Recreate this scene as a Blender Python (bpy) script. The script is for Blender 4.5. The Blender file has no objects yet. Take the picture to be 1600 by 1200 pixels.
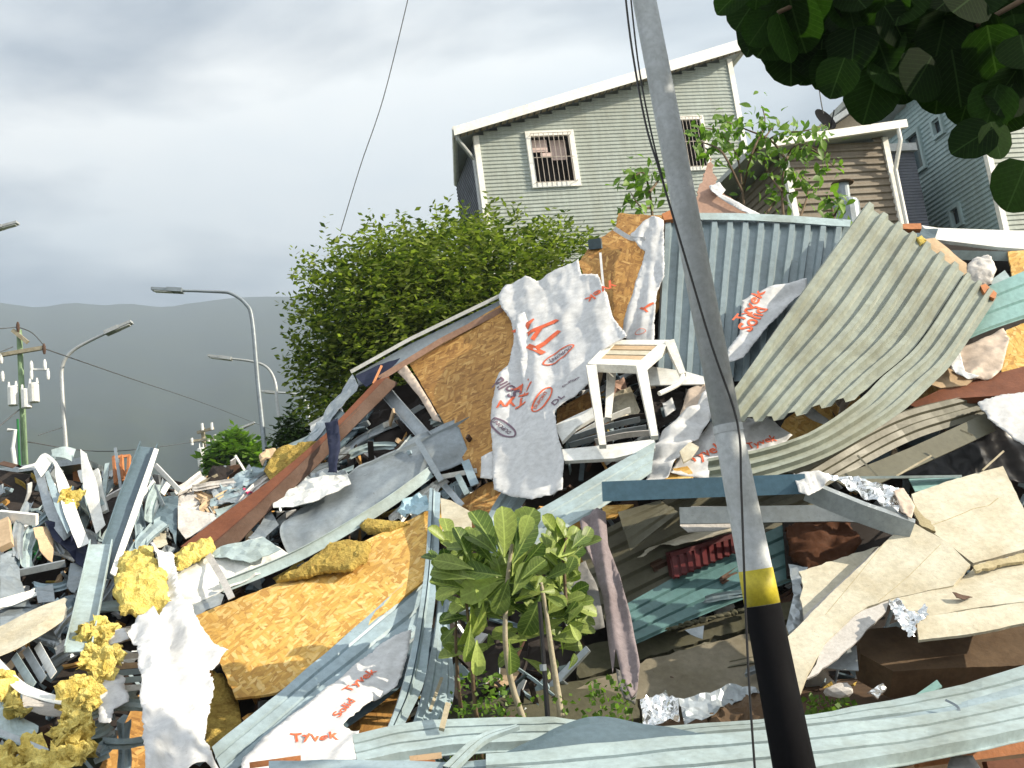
import bpy, bmesh, math, random
import numpy as np
from mathutils import Vector, Matrix, noise
from mathutils.geometry import delaunay_2d_cdt

R = math.radians
random.seed(7)
SC = bpy.context.scene
COL = SC.collection

# ------------------------------------------------------------------ camera
F_PX = 1716.0                       # focal length in pixels of the 1600 px wide photograph
PITCH, ROLL = R(11.0), R(7.5)
CAM = Vector((0, 0, 1.6))
_F = Vector((0, math.cos(PITCH), math.sin(PITCH)))
_R0 = Vector((1, 0, 0))
_U0 = Vector((0, -math.sin(PITCH), math.cos(PITCH)))
_RC = _R0 * math.cos(ROLL) - _U0 * math.sin(ROLL)
_UC = _R0 * math.sin(ROLL) + _U0 * math.cos(ROLL)
cd = bpy.data.cameras.new("camera")
cd.sensor_width = 36.0
cd.lens = 36.0 * F_PX / 1600.0
cd.clip_start, cd.clip_end = 0.05, 20000
cam = bpy.data.objects.new("camera", cd)
COL.objects.link(cam)
m3 = Matrix((_RC, _UC, -_F)).transposed()
cam.matrix_world = Matrix.Translation(CAM) @ m3.to_4x4()
SC.camera = cam

# ------------------------------------------------------------------ world, sun, exposure
SUN_AZ, SUN_EL = R(12), R(25)        # azimuth measured from +X towards the camera side (-Y)
TO_SUN = Vector((math.cos(SUN_EL) * math.cos(SUN_AZ), -math.cos(SUN_EL) * math.sin(SUN_AZ), math.sin(SUN_EL)))
W = bpy.data.worlds.new("World")
SC.world = W
W.use_nodes = True
wt = W.node_tree
wt.nodes.clear()
def wn(t, **k):
    n = wt.nodes.new(t)
    for a, b in k.items():
        setattr(n, a, b)
    return n
w_out = wn("ShaderNodeOutputWorld"); w_bg = wn("ShaderNodeBackground"); w_bg.inputs[1].default_value = 0.065
w_sky = wn("ShaderNodeTexSky", sky_type='NISHITA', sun_disc=False)
w_sky.sun_elevation = SUN_EL
w_sky.sun_rotation = math.atan2(TO_SUN.x, TO_SUN.y)
w_sky.air_density, w_sky.dust_density, w_sky.ozone_density = 1.0, 1.6, 1.4
w_tc = wn("ShaderNodeTexCoord"); w_map = wn("ShaderNodeMapping")
w_map.inputs['Scale'].default_value = (1.0, 1.0, 2.6)
w_map.inputs['Location'].default_value = (1.039, 1.257, -4.345)
w_n1 = wn("ShaderNodeTexNoise"); w_n1.inputs['Scale'].default_value = 2.1; w_n1.inputs['Detail'].default_value = 9
w_n1.inputs['Roughness'].default_value = 0.52; w_n1.inputs['Distortion'].default_value = 0.35
w_r1 = wn("ShaderNodeValToRGB"); w_r1.color_ramp.elements[0].position = 0.37; w_r1.color_ramp.elements[1].position = 0.56
w_n2 = wn("ShaderNodeTexNoise"); w_n2.inputs['Scale'].default_value = 2.2; w_n2.inputs['Detail'].default_value = 5
w_r2 = wn("ShaderNodeValToRGB")
w_r2.color_ramp.elements[0].position, w_r2.color_ramp.elements[1].position = 0.34, 0.66
w_r2.color_ramp.elements[0].color = (9.8, 10.8, 11.5, 1); w_r2.color_ramp.elements[1].color = (13.6, 13.5, 13.0, 1)
w_mul = wn("ShaderNodeMath", operation='MULTIPLY_ADD'); w_mul.inputs[1].default_value = 0.82; w_mul.inputs[2].default_value = 0.14
w_mx = wn("ShaderNodeMix", data_type='RGBA')
L = wt.links.new
L(w_tc.outputs['Generated'], w_map.inputs[0]); L(w_map.outputs[0], w_n1.inputs['Vector']); L(w_map.outputs[0], w_n2.inputs['Vector'])
L(w_n1.outputs[0], w_r1.inputs[0]); L(w_n2.outputs[0], w_r2.inputs[0]); L(w_r1.outputs[0], w_mul.inputs[0])
L(w_mul.outputs[0], w_mx.inputs[0]); L(w_sky.outputs[0], w_mx.inputs[6]); L(w_r2.outputs[0], w_mx.inputs[7])
L(w_mx.outputs[2], w_bg.inputs[0]); L(w_bg.outputs[0], w_out.inputs[0])

sd = bpy.data.lights.new("sun", 'SUN')
sd.energy, sd.angle, sd.color = 5.0, R(0.5), (1.0, 0.89, 0.71)
sun = bpy.data.objects.new("sun", sd)
COL.objects.link(sun)
sun.rotation_euler = (-TO_SUN).to_track_quat('-Z', 'Y').to_euler()
sun.location = (20, -5, 20)
SC.view_settings.view_transform = 'Standard'
SC.view_settings.look = 'None'
SC.view_settings.exposure = 0.98
SC.view_settings.gamma = 1.0
SC.view_settings.use_curve_mapping = False
SC.render.engine = 'CYCLES'
SC.cycles.use_denoising = True
SC.cycles.max_bounces = 6
SC.cycles.volume_bounces = 0
SC.cycles.transparent_max_bounces = 6

# ------------------------------------------------------------------ pixel -> place
def ray(px, py):
    return _F + _RC * ((px - 800) / F_PX) + _UC * ((600 - py) / F_PX)
def P(px, py, Y):
    d = ray(px, py)
    return CAM + d * (Y / d.y)
def lerp_tab(tab, x):
    if x <= tab[0][0]: return tab[0][1]
    for (a, b), (c, d) in zip(tab, tab[1:]):
        if x <= c: return b + (d - b) * (x - a) / (c - a)
    return tab[-1][1]
TOPLINE = [(-200, 720), (0, 700), (300, 745), (450, 690), (800, 455), (1040, 335), (1600, 350), (1800, 360)]
TOPY = [(-200, 9.6), (0, 9.6), (450, 10.0), (800, 10.4), (1600, 10.4), (1800, 10.4)]
def D(px, py):                       # distance of the front of the collapsed house at that spot: a steep heap rising away from the road
    t = (1110 - py) / (1110 - lerp_tab(TOPLINE, px))
    if t < 0: return 7.0 - (py - 1110) / 100 * 0.45
    return 7.0 + t * (lerp_tab(TOPY, px) - 7.0)
def Q(px, py, off=0.0):
    return P(px, py, D(px, py) + off)
def on_plane(px, py, p0, n):
    d = ray(px, py)
    return CAM + d * ((p0 - CAM).dot(n) / d.dot(n))

# ------------------------------------------------------------------ object helpers
LOC = {}
def tag(o, label=None, cat=None, group=None, kind=None):
    if label: o["label"] = label
    if cat: o["category"] = cat
    if group: o["group"] = group
    if kind: o["kind"] = kind
    return o
def empty(name, loc, label, cat, group=None, kind=None):
    o = bpy.data.objects.new(name, None)
    o.empty_display_size = 0.2
    COL.objects.link(o)
    o.location = loc
    LOC[o.name] = Vector(loc)
    return tag(o, label, cat, group, kind)
def link(name, me, loc, parent=None, rot=None, scale=None):
    o = bpy.data.objects.new(name, me)
    COL.objects.link(o)
    loc = Vector(loc)
    LOC[o.name] = loc
    if parent is not None:
        o.parent = parent
        o.location = loc - LOC[parent.name]
    else:
        o.location = loc
    if rot is not None:
        o.rotation_mode = 'QUATERNION'; o.rotation_quaternion = rot
    if scale is not None: o.scale = scale
    return o
def mesh(name, V, Fc, mats, uv=None, fm=None, smooth=False, shift=None):
    V = np.asarray(V, dtype=float)
    me = bpy.data.meshes.new(name)
    if shift is not None: V = V - np.asarray(shift)
    me.from_pydata(V.tolist(), [], [tuple(int(i) for i in f) for f in Fc])
    if not isinstance(mats, (list, tuple)): mats = [mats]
    for m in mats: me.materials.append(m)
    if fm is not None: me.polygons.foreach_set('material_index', np.asarray(fm, dtype=np.int32))
    if uv is not None:
        uv = np.asarray(uv, dtype=np.float32)
        lay = me.uv_layers.new(name='UVMap')
        li = np.empty(len(me.loops), dtype=np.int32)
        me.loops.foreach_get('vertex_index', li)
        lay.data.foreach_set('uv', uv[li].ravel())
    if smooth: me.polygons.foreach_set('use_smooth', np.ones(len(me.polygons), dtype=bool))
    me.update()
    return me
def mk(name, V, Fc, mats, parent=None, uv=None, fm=None, smooth=False, label=None, cat=None, group=None, kind=None):
    V = np.asarray([tuple(v) for v in V], dtype=float)
    lo, hi = V.min(0), V.max(0)
    c = np.array([(lo[0] + hi[0]) / 2, (lo[1] + hi[1]) / 2, lo[2]])
    me = mesh(name, V, Fc, mats, uv, fm, smooth, c)
    return tag(link(name, me, c, parent), label, cat, group, kind)

class MB:                             # collects boxes, tubes and polygons into one mesh
    def __init__(s): s.v, s.f, s.m = [], [], []
    def add(s, V, Fc, mi=0):
        b = len(s.v); s.v += [tuple(x) for x in V]
        s.f += [tuple(i + b for i in f) for f in Fc]; s.m += [mi] * len(Fc)
    def box(s, c, ax, ay, az, mi=0):  # centre and three half-axis vectors
        c, ax, ay, az = Vector(c), Vector(ax), Vector(ay), Vector(az)
        V = [c + ax * i + ay * j + az * k for k in (-1, 1) for j in (-1, 1) for i in (-1, 1)]
        s.add(V, [(0, 2, 3, 1), (4, 5, 7, 6), (0, 1, 5, 4), (2, 6, 7, 3), (0, 4, 6, 2), (1, 3, 7, 5)], mi)
    def bar(s, a, b, w, h, up=(0, 0, 1), mi=0):
        a, b = Vector(a), Vector(b); t = b - a
        u = Vector(up); side = t.cross(u)
        if side.length < 1e-6: side = t.cross(Vector((1, 0, 0)))
        side.normalize(); u = side.cross(t).normalized()
        s.box((a + b) / 2, t / 2, side * w / 2, u * h / 2, mi)
    def tube(s, pts, radii, n=8, caps=True, mi=0):
        pts = [Vector(p) for p in pts]
        if not isinstance(radii, (list, tuple)): radii = [radii] * len(pts)
        V, Fc = [], []; prev = None
        for i, p in enumerate(pts):
            t = (pts[min(i + 1, len(pts) - 1)] - pts[max(i - 1, 0)]).normalized()
            if prev is None:
                a = t.cross(Vector((0, 0, 1)) if abs(t.z) < .9 else Vector((1, 0, 0))).normalized()
            else:
                a = (prev - t * prev.dot(t)).normalized()
            prev = a; b = t.cross(a)
            for k in range(n):
                th = 2 * math.pi * k / n
                V.append(p + (a * math.cos(th) + b * math.sin(th)) * radii[i])
        for i in range(len(pts) - 1):
            for k in range(n):
                Fc.append((i * n + k, i * n + (k + 1) % n, (i + 1) * n + (k + 1) % n, (i + 1) * n + k))
        if caps:
            Fc.append(tuple(range(n - 1, -1, -1))); Fc.append(tuple((len(pts) - 1) * n + k for k in range(n)))
        s.add(V, Fc, mi)
    def build(s, name, mats, parent=None, **k):
        return mk(name, s.v, s.f, mats, parent, fm=s.m, **k)

def curve_pts(pts, n=8):              # Catmull-Rom through points
    pts = [Vector(p) for p in pts]; out = []
    for i in range(len(pts) - 1):
        p0, p1, p2, p3 = pts[max(i - 1, 0)], pts[i], pts[i + 1], pts[min(i + 2, len(pts) - 1)]
        for k in range(n):
            t = k / n
            out.append(0.5 * ((2 * p1) + (p2 - p0) * t + (2 * p0 - 5 * p1 + 4 * p2 - p3) * t * t + (3 * p1 - p0 - 3 * p2 + p3) * t ** 3))
    out.append(pts[-1])
    return out
def nz(x, y, z=0.0): return noise.noise(Vector((x, y, z)))
def ridge(x, y, z=0.0): return 1.0 - abs(nz(x, y, z)) * 2.0

# ---- flat or crumpled piece with a free outline, cut out of one plane of the heap
def patch(name, outline, anchors, mat, label=None, cat=None, group=None, parent=None, t=0.012, step=0.08, wr=0.0, ws=3.0, fold=None,
          ragged=0.0, puff=0.0, smooth=False, seed=0, bend=None, absolute=False, along=None, kind=None, dent=0.0):
    pt = (lambda a: P(*a)) if absolute else (lambda a: Q(*a))
    A, B, C = [pt(a) for a in anchors]
    n = (B - A).cross(C - A).normalized()
    if n.dot(CAM - A) < 0: n = -n
    W3 = [on_plane(p[0], p[1], A, n) for p in outline]
    if along is None:
        k = max(range(len(W3)), key=lambda i: (W3[i] - W3[i - 1]).length)
        e1 = (W3[k] - W3[k - 1]).normalized()
    else:
        e1 = (on_plane(*along[1], A, n) - on_plane(*along[0], A, n)).normalized()
    e2 = n.cross(e1)
    o2 = [((w - A).dot(e1), (w - A).dot(e2)) for w in W3]
    if mat in (wrap, wrap_tan): smooth = True; wr *= .55; step *= .8
    rnd = random.Random(seed * 77 + len(outline) * 13 + int(outline[0][0]))
    z0 = rnd.random() * 50
    ring = []
    cx = sum(p[0] for p in o2) / len(o2); cy = sum(p[1] for p in o2) / len(o2)
    for i, (x0, y0) in enumerate(o2):
        x1, y1 = o2[(i + 1) % len(o2)]
        l = math.hypot(x1 - x0, y1 - y0); ns = max(1, int(l / (step * (0.5 if ragged else 1.0))))
        for k in range(ns):
            f = k / ns; x = x0 + (x1 - x0) * f; y = y0 + (y1 - y0) * f
            if ragged:
                g = ragged * (nz(x * 9, y * 9, z0) + 0.7 * nz(x * 27, y * 27, z0) + 0.4 * rnd.uniform(-1, 1))
                nx, ny = -(y1 - y0) / l, (x1 - x0) / l
                x += nx * g; y += ny * g
            ring.append((x, y))
    pts = [Vector(p) for p in ring]
    nr = len(pts)
    lo = (min(p[0] for p in ring), min(p[1] for p in ring)); hi = (max(p[0] for p in ring), max(p[1] for p in ring))
    ra = np.array(ring)
    def dist(x, y):
        return float(np.sqrt(((ra - (x, y)) ** 2).sum(1).min()))
    if wr or puff or fold or bend or dent:
        yy = lo[1]; row = 0
        while yy < hi[1]:
            xx = lo[0] + (row % 2) * step / 2
            while xx < hi[0]:
                q = (xx + rnd.uniform(-.25, .25) * step, yy + rnd.uniform(-.25, .25) * step)
                if dist(*q) > step * 0.45: pts.append(Vector(q))
                xx += step
            yy += step * 0.87; row += 1
    res = delaunay_2d_cdt(pts, [(i, (i + 1) % nr) for i in range(nr)], [], 1, 1e-6)
    v2, tris = res[0], res[2]
    def h(x, y):
        z = 0.0
        if wr and mat in (wrap, wrap_tan):   # thin sheet: soft long folds with fine creases across them
            z += wr * (1.3 * nz(x * ws * .45, y * ws * 1.5, z0) + .8 * (ridge(x * ws * .8 + 5, y * ws * 2.4, z0) - .5) + .22 * (ridge(x * ws * 2.4, y * ws * 3.4 + x * 3, z0 + 2) - .5) + .10 * nz(x * ws * 9, y * ws * 9, z0))
        elif wr:
            z += wr * (ridge(x * ws, y * ws, z0) - .5) + wr * 0.5 * (ridge(x * ws * 2.3 + 5, y * ws * 2.3, z0) - .5) + wr * .22 * nz(x * ws * 7, y * ws * 7, z0)
        if dent: z += dent * nz(x * 1.7, y * 1.7, z0 + 9)
        if fold:                      # (amplitude, folds per metre, angle): long parallel folds
            am, fr, an = fold
            u = x * math.cos(an) + y * math.sin(an); v = -x * math.sin(an) + y * math.cos(an)
            z += am * (abs(((u * fr + 0.35 * nz(v * 1.5, u, z0)) % 1.0) - .5) * 2 - .5) * (0.6 + 0.8 * nz(u * 2, v * 1.2, z0 + 3))
        if bend: z += bend(x, y)
        return z
    V, uv = [], []
    nv = len(v2)
    back = []
    for p in v2:
        x, y = p.x, p.y
        z = h(x, y)
        th = t
        if puff:
            d = min(dist(x, y) / (puff * 1.2), 1.0)
            q = puff * math.sqrt(max(0, 1 - (1 - d) ** 2)) * (0.75 + 0.5 * nz(x * 4, y * 4, z0 + 4))
            z += q; th = t + q * 1.6
        V.append(A + e1 * x + e2 * y + n * z); uv.append((x, y))
        back.append(A + e1 * x + e2 * y + n * (z - th))
    V += back; uv += uv
    Fc = []
    count = {}
    for f in tris:
        f = list(f)
        a, b, c = [v2[i] for i in f[:3]]
        if (b - a).cross(c - a) < 0: f = f[::-1]
        Fc.append(tuple(f)); Fc.append(tuple(i + nv for i in reversed(f)))
        for i in range(len(f)):
            e = (f[i], f[(i + 1) % len(f)])
            count[e] = 1
    for (i, j) in list(count):
        if (j, i) not in count:
            Fc.append((j, i, i + nv, j + nv))
    o = mk(name, V, Fc, mat, parent, uv=uv, smooth=smooth, label=label, cat=cat, group=group, kind=kind)
    INFO[o.name] = (A, e1, e2, n, h)
    return o
INFO = {}

# ---- bent sheet through a grid of spots; rib profile across its width
def cr1(arr, ts):                    # arr (n, ...) sampled at params 0..1 with Catmull-Rom (linear for n == 2)
    n = len(arr); out = []
    for t in ts:
        f = min(max(t, 0), 1) * (n - 1); i = min(int(f), n - 2); u = f - i
        p1, p2 = arr[i], arr[i + 1]
        p0 = arr[i - 1] if i > 0 else 2 * p1 - p2
        p3 = arr[i + 2] if i + 2 < n else 2 * p2 - p1
        out.append(0.5 * ((2 * p1) + (p2 - p0) * u + (2 * p0 - 5 * p1 + 4 * p2 - p3) * u * u + (3 * p1 - p0 - 3 * p2 + p3) * u ** 3))
    return np.array(out)
def sheet(name, grid, mat, label=None, cat=None, group=None, parent=None, ribs=0, depth=0.02, shape=(0.0, 0.12, 0.5, 0.62), nv=14, nu=6, t=0.004,
          dent=0.0, ds=2.5, ragged=0.0, seed=0, absolute=False, smooth=False, kind=None, prof=None):
    pt = (lambda a: P(*a)) if absolute else (lambda a: Q(*a))
    G = np.array([[tuple(pt(a)) for a in row] for row in grid])       # rows run along the length, columns across the width
    if ribs:
        us, hs = [], []
        for k in range(ribs):
            a, b, c, d = shape
            for f, hh in ((a, 0), (b, 1), (c, 1), (d, 0)):
                us.append((k + f) / ribs); hs.append(hh * depth)
        us.append(1.0); hs.append(0.0)
    elif prof:
        us = [p[0] for p in prof]; hs = [p[1] for p in prof]
    else:
        us = [i / nu for i in range(nu + 1)]; hs = [0.0] * len(us)
    vs = [i / nv for i in range(nv + 1)]
    rows = np.array([cr1(G[r], us) for r in range(len(G))])           # (m, U, 3)
    S = np.array([cr1(rows[:, j], vs) for j in range(len(us))]).transpose(1, 0, 2)   # (V, U, 3)
    du = np.gradient(S, axis=1); dv = np.gradient(S, axis=0)
    N = np.cross(du, dv); N /= np.maximum(np.linalg.norm(N, axis=2, keepdims=True), 1e-9)
    mid = S[len(vs) // 2, len(us) // 2]
    sg = 1.0 if np.dot(N[len(vs) // 2, len(us) // 2], np.array(CAM) - mid) > 0 else -1.0
    N *= sg
    wid = float(np.linalg.norm(np.diff(S[len(vs) // 2], axis=0), axis=1).sum()); ln = float(np.linalg.norm(np.diff(S[:, 0], axis=0), axis=1).sum())
    rnd = random.Random(seed + int(grid[0][0][0])); z0 = rnd.random() * 40
    nV, nU = len(vs), len(us)
    T = np.zeros((nV, nU, 3)); uv = []
    for i in range(nV):
        for j in range(nU):
            p = S[i, j] + N[i, j] * hs[j]
            if dent:
                p = p + N[i, j] * dent * (nz(us[j] * wid * ds, vs[i] * ln * ds, z0) + .5 * nz(us[j] * wid * ds * 2.6, vs[i] * ln * ds * 2.6, z0))
            if ragged and i in (0, nV - 1):
                p = p + dv[i, j] / max(np.linalg.norm(dv[i, j]), 1e-6) * ragged * (nz(us[j] * wid * 8, i, z0) + rnd.uniform(-.4, .4))
            T[i, j] = p; uv.append((us[j] * wid, vs[i] * ln))
    B = T - N * t
    V = np.concatenate([T.reshape(-1, 3), B.reshape(-1, 3)]); uv += uv
    o_ = nV * nU; Fc = []
    ix = lambda i, j: i * nU + j
    for i in range(nV - 1):
        for j in range(nU - 1):
            q = (ix(i, j), ix(i, j + 1), ix(i + 1, j + 1), ix(i + 1, j))
            if sg < 0: q = q[::-1]
            Fc.append(q); Fc.append(tuple(k + o_ for k in reversed(q)))
    def rim(a, b):
        Fc.append((a, b, b + o_, a + o_))
    for i in range(nV - 1):
        rim(ix(i, 0), ix(i + 1, 0)); rim(ix(i + 1, nU - 1), ix(i, nU - 1))
    for j in range(nU - 1):
        rim(ix(0, j + 1), ix(0, j)); rim(ix(nV - 1, j), ix(nV - 1, j + 1))
    return mk(name, V, Fc, mat, parent, uv=uv, smooth=smooth, label=label, cat=cat, group=group, kind=kind)

# ---- long bar with a profile along a path of spots
def c_prof(w, h, t): return [(-w/2, 0), (-w/2, h), (-w/2 + t, h), (-w/2 + t, t), (w/2 - t, t), (w/2 - t, h), (w/2, h), (w/2, 0)]
def box_prof(w, h): return [(-w/2, -h/2), (-w/2, h/2), (w/2, h/2), (w/2, -h/2)]
def l_prof(w, h, t): return [(-w/2, 0), (-w/2, h), (-w/2 + t, h), (-w/2 + t, t), (w/2, t), (w/2, 0)]
def beam(name, path, prof, mat, label=None, cat=None, group=None, parent=None, twist=0.0, absolute=False, sub=1, face=None, dent=0.0, kind=None, smooth=False):
    pt = (lambda a: P(*a)) if absolute else (lambda a: Q(*a))
    pts = [pt(a) for a in path]
    if sub > 1: pts = curve_pts(pts, sub)
    V, Fc, uv = [], [], []
    n = len(prof); s = 0.0
    for i, p in enumerate(pts):
        t = (pts[min(i + 1, len(pts) - 1)] - pts[max(i - 1, 0)]).normalized()
        up = Vector(face) if face else (CAM - p).normalized()
        side = t.cross(up).normalized(); up = side.cross(t).normalized()
        tw = twist if not isinstance(twist, (tuple, list)) else twist[0] + (twist[1] - twist[0]) * i / max(1, len(pts) - 1)
        q = Matrix.Rotation(tw, 3, t)
        side, up = q @ side, q @ up
        if i: s += (p - pts[i - 1]).length
        for k, (a, b) in enumerate(prof):
            d = dent * nz(s * 5, k * .7, p.x) if dent else 0
            V.append(p + side * a + up * (b + d)); uv.append((k * 0.05, s))
    for i in range(len(pts) - 1):
        for k in range(n):
            Fc.append((i * n + k, i * n + (k + 1) % n, (i + 1) * n + (k + 1) % n, (i + 1) * n + k))
    Fc.append(tuple(range(n))[::-1]); Fc.append(tuple((len(pts) - 1) * n + k for k in range(n)))
    return mk(name, V, Fc, mat, parent, uv=uv, label=label, cat=cat, group=group, kind=kind, smooth=smooth)

# ---- lumpy solid (bags, torn wool, rubble)
def lump(name, c, rad, mat, label=None, cat=None, group=None, parent=None, amp=0.3, fs=3.0, sub=3, seed=0, kind=None, smooth=True, sharp=False):
    bm = bmesh.new(); bmesh.ops.create_icosphere(bm, subdivisions=sub, radius=1.0)
    V = []
    for v in bm.verts:
        p = v.co.copy(); q = p * fs * .5
        k = 1 + amp * (noise.noise(q + Vector((seed, 0, 0))) + .5 * (ridge(q.x * 2.2 + seed, q.y * 2.2, q.z * 2.2) - .5 if sharp else noise.noise(q * 2.3)))
        V.append(Vector(c) + Vector((p.x * rad[0], p.y * rad[1], p.z * rad[2])) * k)
    Fc = [[v.index for v in f.verts] for f in bm.faces]
    bm.free()
    return mk(name, V, Fc, mat, parent, label=label, cat=cat, group=group, kind=kind, smooth=smooth)
HAZE = 0.0006
# ------------------------------------------------------------------ materials
def nodes_of(name):
    m = bpy.data.materials.new(name); m.use_nodes = True
    nt = m.node_tree; b = nt.nodes['Principled BSDF']
    return m, nt, b
def ramp(nt, src, stops):
    r = nt.nodes.new('ShaderNodeValToRGB'); e = r.color_ramp.elements
    while len(e) < len(stops): e.new(0.5)
    for el, (p, c) in zip(e, stops): el.position = p; el.color = (*c, 1) if len(c) == 3 else c
    nt.links.new(src, r.inputs[0]); return r.outputs[0]
def coords(nt, kind='Object', scale=(1, 1, 1), rnd=True, rot=0.0):
    tc = nt.nodes.new('ShaderNodeTexCoord'); mp = nt.nodes.new('ShaderNodeMapping')
    mp.inputs['Scale'].default_value = scale
    src = tc.outputs[kind]
    if rot:
        m0 = nt.nodes.new('ShaderNodeMapping'); m0.inputs['Rotation'].default_value = (0, 0, rot); nt.links.new(src, m0.inputs[0]); src = m0.outputs[0]
    nt.links.new(src, mp.inputs[0])
    if rnd:
        oi = nt.nodes.new('ShaderNodeObjectInfo'); mm = nt.nodes.new('ShaderNodeMath'); mm.operation = 'MULTIPLY'; mm.inputs[1].default_value = 37.0
        nt.links.new(oi.outputs['Random'], mm.inputs[0]); nt.links.new(mm.outputs[0], mp.inputs['Location'])
    return mp.outputs[0]
def nt_noise(nt, vec, scale, detail=4, rough=.55, dist=0.0):
    n = nt.nodes.new('ShaderNodeTexNoise')
    n.inputs['Scale'].default_value, n.inputs['Detail'].default_value, n.inputs['Roughness'].default_value, n.inputs['Distortion'].default_value = scale, detail, rough, dist
    nt.links.new(vec, n.inputs['Vector']); return n.outputs[0]
def bump(nt, b, h, strength=.3, dist=.01):
    bp = nt.nodes.new('ShaderNodeBump'); bp.inputs['Strength'].default_value = strength; bp.inputs['Distance'].default_value = dist
    nt.links.new(h, bp.inputs['Height']); nt.links.new(bp.outputs[0], b.inputs['Normal'])
def mixc(nt, fac, a, b_, mode='MIX'):
    m = nt.nodes.new('ShaderNodeMix'); m.data_type = 'RGBA'; m.blend_type = mode
    if isinstance(fac, (int, float)): m.inputs[0].default_value = fac
    else: nt.links.new(fac, m.inputs[0])
    for s, v in ((6, a), (7, b_)):
        if isinstance(v, tuple): m.inputs[s].default_value = (*v, 1)
        else: nt.links.new(v, m.inputs[s])
    return m.outputs[2]
def M(name, col, rough=.6, metal=0.0, dirt=(.5, .45, .38), amt=.35, scale=2.5, bmp=.08, bs=25, spec=.4, coord='Object', trans=0.0, stretch=None):
    m, nt, b = nodes_of(name)
    v = coords(nt, coord, stretch or (1, 1, 1))
    n1 = nt_noise(nt, v, scale, 6, .62)
    n2 = nt_noise(nt, v, scale * 9, 4, .6)
    f = ramp(nt, n1, [(.42, (0, 0, 0)), (.72, (amt, amt, amt))])
    dark = tuple(c * d for c, d in zip(col, dirt))
    c1 = mixc(nt, f, col, dark)
    f2 = ramp(nt, n2, [(.35, (.86, .86, .86)), (.65, (1.06, 1.06, 1.06))])
    c2 = mixc(nt, 1.0, c1, f2, 'MULTIPLY')
    n3 = nt_noise(nt, v, scale * 22, 5, .7, .6)
    sp_ = ramp(nt, n3, [(.60, (0, 0, 0)), (.68, (min(.55, amt),) * 3)])
    c2 = mixc(nt, sp_, c2, tuple(c * .45 * d / max(dirt) for c, d in zip(col, dirt)))
    nt.links.new(c2, b.inputs['Base Color'])
    b.inputs['Metallic'].default_value = metal
    b.inputs['Specular IOR Level'].default_value = spec
    rr = ramp(nt, n1, [(.3, (rough * .8,) * 3), (.75, (min(1, rough * 1.25),) * 3)])
    nt.links.new(rr, b.inputs['Roughness'])
    if bmp: bump(nt, b, nt_noise(nt, v, bs, 3), bmp, .01)
    if trans:
        b.inputs['Transmission Weight'].default_value = 0
        b.inputs['Subsurface Weight'].default_value = 0
        tl = nt.nodes.new('ShaderNodeBsdfTranslucent'); ms = nt.nodes.new('ShaderNodeMixShader'); ms.inputs[0].default_value = trans
        nt.links.new(c2, tl.inputs[0]); nt.links.new(b.outputs[0], ms.inputs[1]); nt.links.new(tl.outputs[0], ms.inputs[2])
        nt.links.new(ms.outputs[0], nt.nodes['Material Output'].inputs[0])
    return m
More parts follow.
